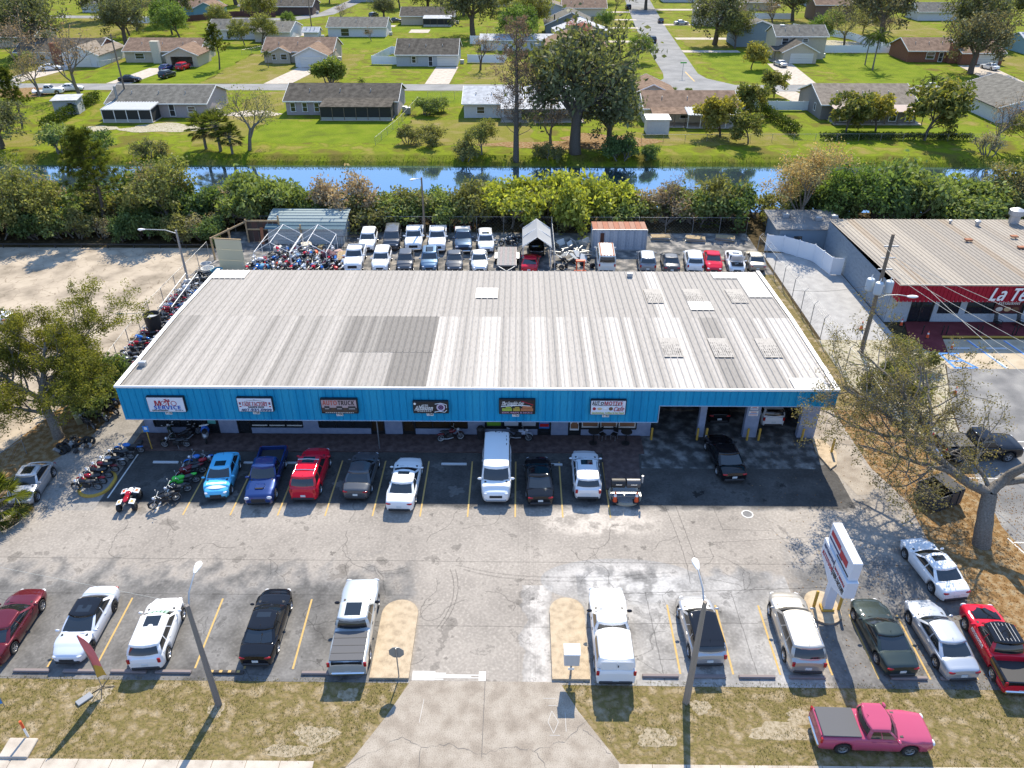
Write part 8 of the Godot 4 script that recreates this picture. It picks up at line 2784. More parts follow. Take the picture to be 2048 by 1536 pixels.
	h = house("pale teal house at the right edge beyond the brick one",138,-222)
	gable(h,138.0,-222.0,14.0,10.0,2.8,1.8,true,wall_mat("wall_mint",0.3,0.45,0.45),M.shingle_white,wt)
	for q in [[-150,-310,0],[-60,-345,1],[-8,-330,2],[8,-300,1],[22,-300,2],[64,-345,0],[116,-330,1],[-20,-360,2],[140,-290,0]]:
		h = house(["white-walled","grey-walled","cream-walled"][q[2]] + " house far back at the top of the view near " + ["the left trees","the back street","the distant oaks","the red tree","the cross street","the far cross street","the right trees","the middle oaks","the right edge"][[-150,-60,-8,8,22,64,116,-20,140].find(q[0])],q[0],q[1])
		gable(h,q[0],q[1],15.0,10.0,2.8,2.2,q[2] != 1,[white,grey,cream][q[2]],[M.shingle_grey,M.shingle_tan,M.shingle_brown][q[2]],wt)
	s = thing("garden_shed","grey shed with a pale roof beside the left hedge","shed",V(-84.5,0,-149.5),0.15)
	part(bx(V(0,1.3,0),V(4.2,2.6,3.4)),"wall",grey,s)
	part(ob(Transform3D(Basis(Vector3.RIGHT,0.08),V(0,2.7,0)),V(4.8,0.12,4.0)),"roof",M.shingle_white,s)
	part(bx(V(0.9,1.6,1.72),V(0.8,0.9,0.04)),"window",M.window_glass,s)
# ---------- trees ----------

class Leaves:
	var v := PackedVector3Array()
	var n := PackedVector3Array()
	var c := PackedColorArray()
	var r: RandomNumberGenerator
	func unit() -> Vector3:
		var z := r.randf_range(-1,1)
		var a := r.randf_range(0,TAU)
		var q := sqrt(1.0 - z * z)
		return Vector3(q * cos(a),z,q * sin(a))
	func leaf(at: Vector3,s: float,col: Color,wide := 0.5,along := Vector3.ZERO) -> void:
		var a := unit() if along == Vector3.ZERO else along
		var b := a.cross(unit()).normalized()
		var k := a.cross(b)
		if k.y < 0.0:
			k = -k
			b = -b
		var t := at + a * s
		var o := at - a * s
		var p := at + b * s * wide + k * s * 0.12
		var q := at - b * s * wide + k * s * 0.12
		for e in [o,p,t,o,t,q]:
			v.append(e)
			n.append(k)
			c.append(col)
	func mesh() -> ArrayMesh:
		var a := []
		a.resize(Mesh.ARRAY_MAX)
		a[Mesh.ARRAY_VERTEX] = v
		a[Mesh.ARRAY_NORMAL] = n
		a[Mesh.ARRAY_COLOR] = c
		var m := ArrayMesh.new()
		m.add_surface_from_arrays(Mesh.PRIMITIVE_TRIANGLES,a)
		return m

func limb(m: MB,r: RandomNumberGenerator,p: Vector3,d: Vector3,length: float,rad: float,lev: int,K: Dictionary,tips: Array) -> void:
	var pts := PackedVector3Array([p])
	var rr := PackedFloat32Array([rad])
	var n := 4 if lev < 2 else 3
	for i in n:
		d = (d + Vector3(r.randf_range(-1,1),r.randf_range(-1,1),r.randf_range(-1,1)) * K.wob + Vector3.UP * K.up).normalized()
		p += d * length / n
		pts.append(p)
		rr.append(rad * lerpf(1.0,K.taper,(i + 1.0) / n))
	m.tube(pts,rr,[8,6,5,4,3,3][mini(lev,5)],false)
	if lev >= K.levels:
		for i in range(1,n + 1):
			tips.append(pts[i])
		return
	var cnt: int = K.split[lev]
	var az := r.randf() * TAU
	for k in cnt:
		az += TAU / cnt + r.randf_range(-0.5,0.5)
		var sp: float = K.spread * r.randf_range(0.6,1.3)
		var u := d.cross(Vector3.UP if absf(d.y) < 0.9 else Vector3.RIGHT).normalized()
		var w := d.cross(u)
		var nd := (d * cos(sp) + (u * cos(az) + w * sin(az)) * sin(sp)).normalized()
		var f: float = 1.0 if k < cnt / 2 + 1 else r.randf_range(0.35,0.9)
		var at := pts[clampi(int(f * n),1,n)]
		limb(m,r,at,nd,length * K.dec * r.randf_range(0.75,1.2),rad * K.taper * (0.85 if cnt < 4 else 0.7),lev + 1,K,tips)
# returns [trunk mesh, crown mesh]; K: h, rad, levels, split, spread, wob, up, dec, taper, leaves per tip, size, cloud radius, colours

func tree_pair(key: String,sd: int,K: Dictionary) -> Array:
	if cache.has(key):
		return cache[key]
	var r := RandomNumberGenerator.new()
	r.seed = sd
	var m := MB.new()
	var tips := []
	for k in K.get("stems",1):
		var d: Vector3 = Vector3(r.randf_range(-1,1),0,r.randf_range(-1,1)) * K.get("flare",0.08)
		limb(m,r,Vector3(d.x,0,d.z) * 0.6,(Vector3.UP + d).normalized(),K.h * K.trunk,K.rad,0,K,tips)
	var high := 0.1
	for t: Vector3 in tips:
		high = maxf(high,t.y)
	cache[key] = [m.mesh(),crown(r,tips,K),K.h / (high + 0.4 * K.cloud)]
	return cache[key]

func crown(r: RandomNumberGenerator,tips: Array,K: Dictionary) -> ArrayMesh:
	var L := Leaves.new()
	L.r = r
	var c0: Color = K.c0
	var c1: Color = K.c1
	for t: Vector3 in tips:
		if r.randf() > K.get("keep",1.0):
			continue
		var tone_ := r.randf()
		for k in int(K.leaves):
			var q: Vector3 = L.unit() * K.cloud * pow(r.randf(),0.5)
			q.y *= K.get("flat",0.75)
			var f := clampf(tone_ * 0.6 + r.randf() * 0.4,0,1)
			var col := c0.lerp(c1,f) * r.randf_range(0.7,1.25)
			L.leaf(t + q,K.size * r.randf_range(0.6,1.3),col,K.get("wide",0.5))
	if L.v.is_empty():
		L.leaf(tips[0],0.05,c0)
	return L.mesh()

func plant(called: String,label: String,category: String,pair: Array,at: Vector3,sc: Vector3,turn: float,group := "",bark := "bark",leafm := "leaf",trunk_name := "trunk") -> Node3D:
	var t := thing(called,label,category,at,turn,group)
	t.scale = sc * (pair[2] if pair.size() > 2 else 1.0)
	part(pair[0],trunk_name,M[bark],t)
	part(pair[1],"crown",M[leafm],t)
	return t

func leaf_mat(key: String,br: float,bg: float,bb: float) -> void:
	var m := StandardMaterial3D.new()
	m.resource_name = key
	m.vertex_color_use_as_albedo = true
	m.roughness = 0.55
	m.metallic_specular = 0.2
	m.backlight_enabled = true
	m.backlight = lin(br,bg,bb)
	M[key] = m

func make_trees() -> void:
	leaf_mat("leaf",0.78,0.85,0.35)
	leaf_mat("leaf_yellow",0.9,0.95,0.3)
	leaf_mat("leaf_dry",0.8,0.66,0.42)
	var C := func(r: float,g: float,b: float) -> Color: return Color(r,g,b)
	var shrub := {"h": 4.2,"trunk": 0.16,"rad": 0.08,"stems": 5,"flare": 0.9,"levels": 3,"split": [3,3,2],"spread": 0.62,"wob": 0.22,"up": 0.1,"dec": 0.85,"taper": 0.65,"leaves": 13,"size": 0.125,"cloud": 0.46,"flat": 0.95}
	var kinds := {}
	var mk := func(key: String,sd: int,base: Dictionary,over: Dictionary) -> void:
		var K := base.duplicate()
		K.merge(over,true)
		kinds[key] = tree_pair(key,sd,K)
	for i in 2:
		mk.call("green%d" % i,11 + i,shrub,{"c0": C.call(0.125,0.168,0.059),"c1": C.call(0.337,0.380,0.140)})
		mk.call("olive%d" % i,21 + i,shrub,{"c0": C.call(0.145,0.146,0.065),"c1": C.call(0.342,0.320,0.133),"leaves": 9})
		mk.call("lime%d" % i,31 + i,shrub,{"c0": C.call(0.286,0.324,0.069),"c1": C.call(0.500,0.500,0.127)})
		mk.call("brown%d" % i,41 + i,shrub,{"c0": C.call(0.282,0.200,0.138),"c1": C.call(0.500,0.465,0.305),"leaves": 5,"size": 0.1,"up": 0.16,"spread": 0.42})
		mk.call("dark%d" % i,51 + i,shrub,{"c0": C.call(0.078,0.128,0.054),"c1": C.call(0.203,0.261,0.095)})
	var tree := {"h": 11.0,"trunk": 0.2,"rad": 0.2,"levels": 4,"split": [5,3,3,3],"spread": 0.72,"wob": 0.18,"up": 0.05,"dec": 0.78,"taper": 0.66,"leaves": 14,"size": 0.17,"cloud": 0.75,"flat": 0.8}
	mk.call("broad0",61,tree,{"c0": C.call(0.095,0.160,0.050),"c1": C.call(0.274,0.352,0.101)})
	mk.call("broad1",62,tree,{"c0": C.call(0.138,0.164,0.060),"c1": C.call(0.386,0.362,0.130)})
	mk.call("liveoak",63,tree,{"h": 15.0,"rad": 0.36,"split": [6,4,3,3],"spread": 0.85,"trunk": 0.16,"up": 0.03,"c0": C.call(0.095,0.108,0.062),"c1": C.call(0.242,0.246,0.136),"leaves": 10,"size": 0.17,"cloud": 0.7,"keep": 0.9})
	mk.call("magnolia",64,tree,{"h": 7.0,"rad": 0.13,"split": [5,3,3,2],"c0": C.call(0.090,0.140,0.047),"c1": C.call(0.366,0.307,0.097),"size": 0.2,"cloud": 0.6,"leaves": 13})
	mk.call("autumn",65,tree,{"h": 7.0,"rad": 0.13,"split": [5,3,3,2],"c0": C.call(0.168,0.175,0.055),"c1": C.call(0.500,0.413,0.116),"size": 0.19,"cloud": 0.6,"leaves": 13})
	mk.call("bare0",66,tree,{"h": 10.0,"split": [4,3,4,3],"spread": 0.55,"leaves": 2,"size": 0.1,"cloud": 0.6,"c0": C.call(0.215,0.174,0.132),"c1": C.call(0.380,0.301,0.195),"levels": 4})
	mk.call("bare1",67,tree,{"h": 10.0,"split": [3,4,4,3],"spread": 0.6,"leaves": 4,"size": 0.1,"cloud": 0.7,"c0": C.call(0.169,0.167,0.086),"c1": C.call(0.403,0.359,0.158)})
	mk.call("orange",68,tree,{"h": 11.0,"split": [5,4,3,3],"spread": 0.55,"up": 0.1,"leaves": 12,"size": 0.10,"cloud": 0.6,"c0": C.call(0.462,0.302,0.127),"c1": C.call(0.500,0.500,0.238)})
	mk.call("redtree",69,tree,{"h": 9.0,"split": [4,3,3,3],"leaves": 6,"size": 0.16,"cloud": 0.8,"c0": C.call(0.496,0.166,0.151),"c1": C.call(0.500,0.410,0.365)})
	mk.call("ball",70,shrub,{"leaves": 26,"size": 0.15,"cloud": 0.5,"c0": C.call(0.112,0.160,0.045),"c1": C.call(0.312,0.347,0.088)})
	kinds.pine = pine_pair()
	kinds.cypress = cypress_pair()
	kinds.sabal = palm_pair("sabal",0)
	kinds.queen = palm_pair("queen",1)
	right_oak()
	left_oak()
	# thicket between the rear yard and the canal, shrub by shrub
	var bank := [[-74,"olive0",1.2],[-70,"dark1",1.3],[-66.5,"brown0",1.1],[-63,"green1",1.1],[-60,"olive1",1.2],[-57,"brown1",1.2],[-54,"dark0",1.3],[-51,"olive0",1.1],[-47.5,"dark1",1.3],[-44.5,"olive1",1.2],[-41.5,"green0",1.0],[-38.5,"dark0",1.1],[-36,"brown0",1.0],[-33.5,"green1",1.25],[-31,"green0",1.3],[-28.5,"green1",1.2],[-26,"dark1",0.9],[-23.5,"brown1",1.25],[-21,"brown0",1.3],[-18.6,"olive1",1.2],[-16.5,"green0",1.2],[-14,"olive0",1.1],[-11.6,"olive1",1.0],[-9,"green1",1.05],[-6.4,"olive0",1.05],[-4,"lime1",1.15],[-1.5,"lime0",1.3],[1.2,"lime1",1.2],[3.8,"olive1",1.25],[6.5,"lime0",1.25],[9,"lime1",1.2],[11.6,"lime0",1.0],[14.2,"green0",1.1],[17,"brown0",1.35],[19.6,"olive1",1.3],[22,"green1",1.1],[24.6,"olive0",1.2],[27.2,"dark1",1.2],[30,"olive1",1.1],[36.5,"dark0",1.4],[39.5,"green1",1.35],[42.5,"dark1",1.4],[45.5,"green0",1.45],[48.5,"green1",1.5],[51.5,"green0",1.5],[54.5,"green1",1.45],[57.5,"green0",1.5],[61,"olive1",1.5],[64.5,"green1",1.4],[68,"olive0",1.5]]
	var look := {"green": "leafy green","olive": "dull olive","lime": "bright yellow-green","brown": "bare brownish","dark": "dark green"}
	var lnear := ["behind the left neighbour lot","behind the scrap yard shed","behind the stored cars","behind the canopy tent","behind the container","behind the white vinyl fence","behind the restaurant"]
	for i in bank.size():
		var b: Array = bank[i]
		var word: String = look[(b[1] as String).trim_suffix("0").trim_suffix("1")]
		var where: String = lnear[clampi(int((b[0] + 34.0) / 12.0) + 1,0,6)] if b[0] > -34.0 else lnear[0]
		var lm := "leaf_yellow" if "lime" in b[1] else "leaf_dry" if "brown" in b[1] else "leaf"
		plant("bank_shrub","%s shrub in the thicket %s, %s from the left" % [word,where,ordinal(i + 1)],"shrub",kinds[b[1]],V(b[0] + rng.randf_range(-0.5,0.5),-0.1,-91.2 + rng.randf_range(-1.6,1.4) - (0.6 if i % 2 else 0.0)),V(b[2],b[2] * rng.randf_range(0.75,1.3),b[2]),rng.randf() * TAU,"shrubs of the canal thicket","bark_pale",lm,"stems")
	for i in 26:
		var x := -72.0 + i * 5.4 + rng.randf_range(-1.5,1.5)
		if x > 28 and x < 36:
			continue
		var key: String = ["olive0","dark1","green0","brown1","olive1","dark0"][i % 6]
		plant("bank_shrub","low %s shrub at the canal edge, %s from the left" % [look[key.trim_suffix("0").trim_suffix("1")],ordinal(i + 1)],"shrub",kinds[key],V(x,-0.6,-95.3 + rng.randf_range(-0.8,0.8)),Vector3.ONE * rng.randf_range(0.7,0.95),rng.randf() * TAU,"low shrubs at the canal edge","bark_pale","leaf_dry" if "brown" in key else "leaf","stems")
	for i in 15:
		var x := -68.0 + i * 2.4 + rng.randf_range(-0.6,0.6)
		var key: String = ["dark0","green1","olive0","brown0","dark1"][i % 5]
		plant("bank_shrub","low %s shrub edging the neighbour lot, %s from the left" % [look[key.trim_suffix("0").trim_suffix("1")],ordinal(i + 1)],"shrub",kinds[key],V(x,0,-85.6 + rng.randf_range(-1.0,1.0)),Vector3.ONE * rng.randf_range(0.55,0.9),rng.randf() * TAU,"shrubs edging the neighbour lot","bark_pale","leaf","stems")
	for q in [[-28.0,-90.0,0.8],[23.0,-90.5,0.75],[12.5,-90.2,0.6]]:
		plant("palmetto","fan-leaved palmetto in the thicket %s" % ["behind the timber enclosure","behind the red sedan","behind the container"][[-28.0,23.0,12.5].find(q[0])],"palm",kinds.sabal,V(q[0],-2.4,q[1]),Vector3.ONE * q[2],rng.randf() * 6,"palmettos","bark","leaf")
	# trees by name: [kind, x, z, scale, label, bark, leaf]
	var list := [
		["pine",-50.0,-88.5,1.2,"tall pine with tufted crown over the thicket at left","bark","leaf"],
		["bare1",-44.5,-90.0,0.85,"leaning bare tree right of the pine in the thicket","bark_pale","leaf_dry"],
		["broad1",-41.5,-87.6,0.8,"olive spreading tree right of the pine above the neighbour lot","bark_pale","leaf"],
		["broad1",-57.5,-87.4,0.75,"olive tree left of the pine above the neighbour lot","bark_pale","leaf"],
		["broad0",-65.0,-88.0,0.8,"green tree at the left above the neighbour lot","bark","leaf"],
		["bare1",-61.0,-91.0,0.9,"thin olive tree left of the pine in the thicket","bark_pale","leaf"],
		["bare0",-68.0,-93.0,0.95,"bare tree at the left edge of the thicket","bark_pale","leaf_dry"],
		["orange",33.2,-88.6,1.0,"feathery orange-tan tree behind the white vinyl fence","bark_pale","leaf_dry"],
		["bare0",37.5,-92.5,0.8,"bare grey tree right of the orange-tan tree","bark_pale","leaf_dry"],
		["bare0",18.3,-92.5,0.72,"bare bushy tree behind the container","bark_pale","leaf_dry"],
		["bare1",61.0,-93.0,0.75,"brown bare tree behind the restaurant at the right edge","bark","leaf_dry"],
		["broad0",38.8,-91.0,0.75,"dark leafy tree behind the lean-to shed","bark","leaf"],
		["bare1",-43.2,-124,0.98,"bare spreading tree on the far bank beside the palms","bark_pale","leaf"],
		["cypress",-0.6,-120.4,1.0,"tall bare brown cypress on the far bank","bark","leaf_dry"],
		["liveoak",8.6,-122.6,1.42,"great grey-green live oak on the far bank","bark","leaf"],
		["liveoak",14.5,-126.0,0.8,"second live oak mass behind the great one","bark","leaf"],
		["broad1",-6.0,-122.1,0.5,"leaning scrubby tree on the far bank left of the cypress","bark_pale","leaf"],
		["bare0",5.0,-128.0,1.0,"bare tree between cypress and live oak","bark_pale","leaf_dry"],
		["autumn",33.8,-133.2,1.0,"round yellow-green tree on the bank lawn with a clear shadow","bark","leaf_yellow"],
		["magnolia",37.5,-129.4,0.75,"slender sparse tree right of the round yellow-green one","bark_pale","leaf"],
		["magnolia",55.6,-135.0,0.95,"left of the three bank trees before the tan-roofed house","bark","leaf"],
		["autumn",61.3,-136.8,0.95,"golden middle tree before the tan-roofed house","bark","leaf_yellow"],
		["magnolia",67.2,-131.0,1.35,"tall bronze-green tree at the right end of the bank lawn","bark","leaf"],
		["bare0",75.5,-125.5,1.0,"pale bare tree on the bank at the right edge","bark_pale","leaf_dry"],
		["broad1",80.0,-123.1,0.7,"scrubby tree at the right end of the far bank","bark","leaf"],
		["magnolia",51.7,-165.5,0.75,"small tree by the street beside the drive of the tan-roofed house","bark","leaf"],
		["magnolia",42.6,-149.0,0.85,"dark slim tree by the hedge","bark","leaf"],
		["bare0",-91.0,-166.0,1.55,"tall bare oak by the left street corner","bark_pale","leaf_dry"],
		["bare1",-98.0,-164.0,0.9,"bare small tree beside the white pickup","bark_pale","leaf_dry"],
		["broad1",-96.0,-141.0,0.95,"olive tree at the left edge above the canal","bark","leaf"],
		["liveoak",-83.0,-124.6,0.62,"dark oak at the left edge of the far bank","bark","leaf"],
		["pine",-87.0,-137.5,1.0,"pine at the left edge beside the hedge","bark","leaf"],
		["pine",-71.2,-194.0,1.0,"slender pine on the lawn right of the beige house","bark","leaf"],
		["bare0",-9.4,-193.8,1.0,"bare dark tree right of the grey house drive","bark","leaf_dry"],
		["liveoak",-14.0,-247.0,1.25,"huge live oak rising behind the grey house","bark","leaf"],
		["liveoak",-45.5,-283.0,0.6,"dark oak beside the teal porch house","bark","leaf"],
		["bare1",5.0,-258.0,1.25,"tall yellowish bare tree behind the flat white building","bark_pale","leaf"],
		["redtree",16.2,-231.0,0.85,"red-budded tree before the green-grey house","bark","leaf_dry"],
		["broad0",26.5,-254.0,0.62,"round dark tree right of the green-grey house","bark","leaf"],
		["broad0",28.6,-205.0,0.62,"leafy tree at the corner of the cross street","bark","leaf_yellow"],
		["liveoak",54.0,-233.0,1.1,"large live oak right of the cross street","bark","leaf"],
		["broad1",58.0,-226.0,0.85,"olive oak beside the large live oak","bark","leaf"],
		["autumn",54.7,-195.8,0.85,"small round olive tree on the corner lawn","bark","leaf"],
		["broad1",60.0,-208.0,0.42,"bushy tree left of the two-storey house","bark","leaf"],
		["liveoak",103.8,-190.5,1.0,"broad oak over the brick house drive","bark","leaf_dry"],
		["liveoak",104.0,-243.0,1.3,"spreading oak before the sandy yard at the top right","bark_pale","leaf_dry"],
		["bare0",78.0,-262.0,1.1,"bare oak at the top right behind the white fences","bark","leaf_dry"],
		["broad0",83.0,-232.0,0.75,"dark tree inside the white-fenced garden","bark","leaf"],
		["liveoak",124.0,-232.0,1.2,"large oak at the top right edge","bark","leaf"],
		["liveoak",-110.0,-232.0,0.95,"oak behind the house with the red chimney","bark","leaf"],
		["liveoak",-126.0,-213.0,1.15,"dense oak at the upper left edge","bark","leaf"],
		["bare0",-114.0,-187.0,1.5,"bare tree before the house with the red chimney","bark_pale","leaf_dry"],
		["bare1",-118.0,-258.0,1.2,"pale bare tree by the teal house","bark_pale","leaf_dry"],
		["broad0",-97.0,-238.0,0.9,"bushy dark tree behind the beige house garden","bark","leaf"],
		["broad0",-104.0,-250.0,0.95,"leafy tree cluster left of the white L-shaped house","bark","leaf"],
		["broad1",-92.0,-255.0,0.75,"round tree behind the bushy dark tree","bark","leaf"],
		["broad1",-76.5,-231.0,0.62,"small tree before the white L-shaped house","bark_pale","leaf"],
		["broad1",-45.0,-318.0,1.1,"oak on the back street at the top","bark","leaf"],
		["liveoak",-140.0,-285.0,1.2,"dark oak in the top left corner","bark","leaf"],
		["liveoak",46.0,-315.0,1.0,"oak beside the far cross street","bark","leaf"],
		["liveoak",70.0,-300.0,1.1,"oak at the top right between the fences","bark","leaf"],
		["bare0",-58.0,-272.0,0.8,"small bare tree by the back street bend","bark_pale","leaf_dry"],
		["broad0",-73.5,-266.0,0.45,"dense bush beside the white house garage","bark","leaf"],
		["bare0",-42.5,-238.0,0.45,"round bare shrub behind the vinyl fence","bark_pale","leaf_dry"]]
	for q in list:
		var cat := "tree"
		plant(["pine_tree","cypress_tree","oak_tree","bare_tree","tree"][0 if q[0] == "pine" else 1 if q[0] == "cypress" else 2 if q[0] == "liveoak" else 3 if "bare" in q[0] else 4],q[4],cat,kinds[q[0]],V(q[1],-0.05 if q[2] < -123 or q[2] > -92 else -0.8 if q[2] > -121 and q[2] < -100 else -0.2,q[2]),Vector3.ONE * q[3],rng.randf() * TAU,"",q[5],q[6])
	for q in [[-110,-330,1.2],[-75,-335,1.0],[-30,-325,1.1],[-5,-310,1.0],[12,-325,1.2],[30,-340,1.0],[90,-345,1.2],[118,-305,1.2],[135,-330,1.3],[-20,-298,0.9],[-140,-340,1.3],[150,-250,1.2],[-150,-255,1.1],[112,-350,1.2],[-55,-380,1.2],[20,-390,1.2],[70,-390,1.2],[-100,-400,1.3],[130,-400,1.4]]:
		plant("oak_tree","distant oak at the top of the view, %s from the left" % ordinal([-140,-110,-100,-75,-55,-30,-20,-5,12,20,30,70,90,112,118,130,135,150].find(q[0]) + 1 + (1 if q[0] > -150 else 0)),"tree",kinds.liveoak if int(q[0]) % 2 == 0 else kinds.broad1,V(q[0],0,q[1]),Vector3.ONE * q[2],rng.randf() * 6,"distant oaks","bark","leaf")
	var r3 := RandomNumberGenerator.new()
	r3.seed = 402
	for i in 58:
		# garden trees of the estate, kept off the streets, drives and houses
		var x := r3.randf_range(-165,165)
		var z := r3.randf_range(-410,-222)
		var hit := absf(x - 42.0 - (-z - 262.0) * 0.09) < 9.0 or (x < -55 and x > -80 and z < -280)
		for c in get_children():
			if c.has_meta("category") and c.get_meta("category") in ["house","car","shed"] and Vector2(c.position.x - x,c.position.z - z).length() < 11.0:
				hit = true
		if hit:
			continue
		var key: String = ["liveoak","broad0","broad1","bare0","liveoak","bare1","broad1"][i % 7]
		plant("garden_tree","%s tree in the far gardens, %s of them" % [{"liveoak": "broad grey-green","broad0": "leafy green","broad1": "olive","bare0": "bare","bare1": "thin-leaved"}[key],ordinal(i + 1)],"tree",kinds[key],V(x,0,z),Vector3.ONE * r3.randf_range(0.55,1.15),r3.randf() * 6,"trees of the far gardens","bark","leaf_dry" if key == "bare0" else "leaf")
	# palms
	for q in [["sabal",-47.6,-123.4,1.35,"cabbage palm with dense fans on the far bank"],["sabal",-50.2,-124.6,1.25,"second cabbage palm left on the far bank"],["sabal",-45.4,-122.2,1.05,"low cabbage palm at the water beside the bare tree"],["queen",82.9,-194.5,1.0,"tall queen palm on the lawn of the two-storey house"],["queen",83.8,-201.5,0.85,"second queen palm behind the tall one"],["queen",-60.3,-196.5,0.45,"small palm before the pink-roofed house"],["queen",80.5,-160.0,0.6,"palm behind the bronze-green tree by the street"],["queen",-33.0,-169.0,0.3,"small palm at the street behind the dark-roofed house"],["queen",-24.0,-160.5,0.35,"small palm at the corner of the dark-roofed house"]]:
		plant("palm_tree",q[4],"palm",kinds[q[0]],V(q[1],-1.9 if q[0] == "sabal" else -0.1,q[2]),Vector3.ONE * q[3],rng.randf() * 6,"","bark_pale","leaf")
	plant("palm_tree","low fan palm at the left picture edge before the silver car","palm",kinds.sabal,V(-33.3,-3.3,-37.2),Vector3.ONE * 1.05,0.4,"","bark_pale","leaf_yellow")
	# garden bushes and hedges
	for q in [[-41.0,-176.9,1.35,"ball","large round bush at the street before the dark-roofed house"],[-18.2,-128.3,0.75,"olive0","vine-grown bush at the foot of the garden fence"],[-13.9,-127.0,0.8,"olive1","scraggly bush on the back lawn with a dark shadow"],[-17.8,-148.0,0.8,"green0","green bush at the bend of the garden fence"],[-15.0,-151.5,0.6,"green1","small palm-like bush beside the garden fence"],[4.5,-121.1,0.7,"olive1","bush at the water below the live oak"],[-8.5,-120.6,0.8,"olive0","reedy bush at the water left of the cypress"],[15.5,-120.8,0.9,"dark0","dark bush at the water right of the live oak"],[19.5,-121.2,0.6,"dark1","low bush at the water near the white shed"],[73.0,-122.1,0.9,"brown0","dry bush on the bank at the right"],[86.0,-122.6,1.1,"dark1","dark bush on the bank at the right edge"],[-58.0,-121.6,0.8,"olive1","bush on the far bank left of the palms"],[-66.0,-121.1,1.0,"dark0","dark bush on the far bank at left"],[-72.0,-122.1,1.1,"green1","leafy bush on the far bank at the left edge"],[34.5,-168.0,0.28,"green0","small round plant on the far street verge"],[31.5,-168.2,0.28,"green1","small plant beside the round one on the far street verge"],[-120.0,-197.0,0.8,"green0","bush beside the house with the red chimney"],[29.5,-51.5,0.75,"olive1","scraggly shrub by the sandy patch"],[31.5,-54.5,0.6,"olive0","low shrub on the sandy patch by the pole"],[33.6,-57.5,0.6,"olive1","small shrub at the corner of the access marking"],[-31.9,-51.3,0.85,"dark1","dense green bush at the front left building corner"],[-33.2,-50.0,0.8,"green0","bush beside the building corner under the oak"]]:
		plant("bush",q[4],"bush",kinds[q[3]],V(q[0],0 if q[1] > -100 or q[1] < -122 else -0.6,q[1]),Vector3.ONE * q[2],rng.randf() * 6,"","bark_pale","leaf","stems")
	hedge("clipped dark hedge between the two right-hand back lawns",V(45.0,0,-151.0),V(46.5,0,-132.5),1.9,1.5)
	hedge("clipped hedge beside the left garden shed",V(-84.0,0,-160.0),V(-82.0,0,-135.0),1.8,1.5)
	hedge("low dark hedge along the right bank lawn",V(50.0,0,-131.5),V(75.0,0,-131.5),0.9,1.2)
	# reeds and grasses on the far waterline
	var L := Leaves.new()
	L.r = RandomNumberGenerator.new()
	L.r.seed = 91
	for i in 5200:
		var x := L.r.randf_range(-85,90)
		var z := -119.3 - L.r.randf_range(0.0,1.7)
		var f := L.r.randf()
		L.leaf(V(x,-1.0 + (-119.3 - z) * 0.55,z),L.r.randf_range(0.08,0.2),Color(0.06,0.09,0.015).lerp(Color(0.16,0.15,0.05),f),0.3,V(L.r.randf_range(-0.4,0.4),1,L.r.randf_range(-0.4,0.4)).normalized())
	var o := part(L.mesh(),"bank_reeds",M.leaf)
	stuff(o)
	o.set_meta("label","reeds and grass along the far waterline of the canal")
	o.set_meta("category","reeds")
	# tufts on the near verge
	L = Leaves.new()
	L.r = RandomNumberGenerator.new()
	L.r.seed = 92
	var fn := FastNoiseLite.new()
	fn.seed = 5
	fn.frequency = 0.25
	var placed := 0
	while placed < 26000:
		var x := L.r.randf_range(-27,27)
		var z := L.r.randf_range(-25.33,-20.8)
		if x > -9.0 + (z + 25.2) * 0.0 and x < 5.5:
			var hw := lerpf(-5.5,-8.0,clampf((z + 25.2) / 4.4,0,1))
			var he := lerpf(2.3,4.9,clampf((z + 25.2) / 4.4,0,1))
			if x > hw and x < he:
				placed += 1
				continue
		placed += 1
		var d := fn.get_noise_2d(x,z)
		if d < -0.12 and L.r.randf() < 0.75:
			continue
		var col := Color(0.17,0.16,0.045).lerp(Color(0.36,0.28,0.15),clampf(0.45 - d * 1.5 + L.r.randf_range(-0.3,0.3),0,1))
		for k in 2:
			L.leaf(V(x + L.r.randf_range(-0.05,0.05),0.025,z + L.r.randf_range(-0.05,0.05)),L.r.randf_range(0.02,0.05),col * L.r.randf_range(0.7,1.3),0.3,V(L.r.randf_range(-0.9,0.9),0.8,L.r.randf_range(-0.9,0.9)).normalized())
	o = part(L.mesh(),"verge_turf",M.leaf)
	stuff(o)
	o.set_meta("label","dry olive turf blades on the front verge")
	o.set_meta("category","grass")
	# fallen leaves under the right oak and along the stalls
	L = Leaves.new()
	L.r = RandomNumberGenerator.new()
	L.r.seed = 93
	for i in 15000:
		var x := L.r.randf_range(15.5,33.5)
		var z := L.r.randf_range(-52.0,-25.2)
		if L.r.randf() > (0.95 if x > 25.2 else 0.10 + 0.2 * clampf((x - 16.0) / 9.0,0,1) if z > -34 else 0.05):
			continue
		var col := Color(0.30,0.15,0.05).lerp(Color(0.45,0.33,0.17),L.r.randf())
		L.leaf(V(x,0.03,z),L.r.randf_range(0.03,0.06),col,0.6,V(L.r.randf_range(-1,1),0.1,L.r.randf_range(-1,1)).normalized())
	o = part(L.mesh(),"fallen_leaves",M.leaf_dry)
	stuff(o)
	o.set_meta("label","fallen orange-brown leaves under the leaning oak")
	o.set_meta("category","leaves")

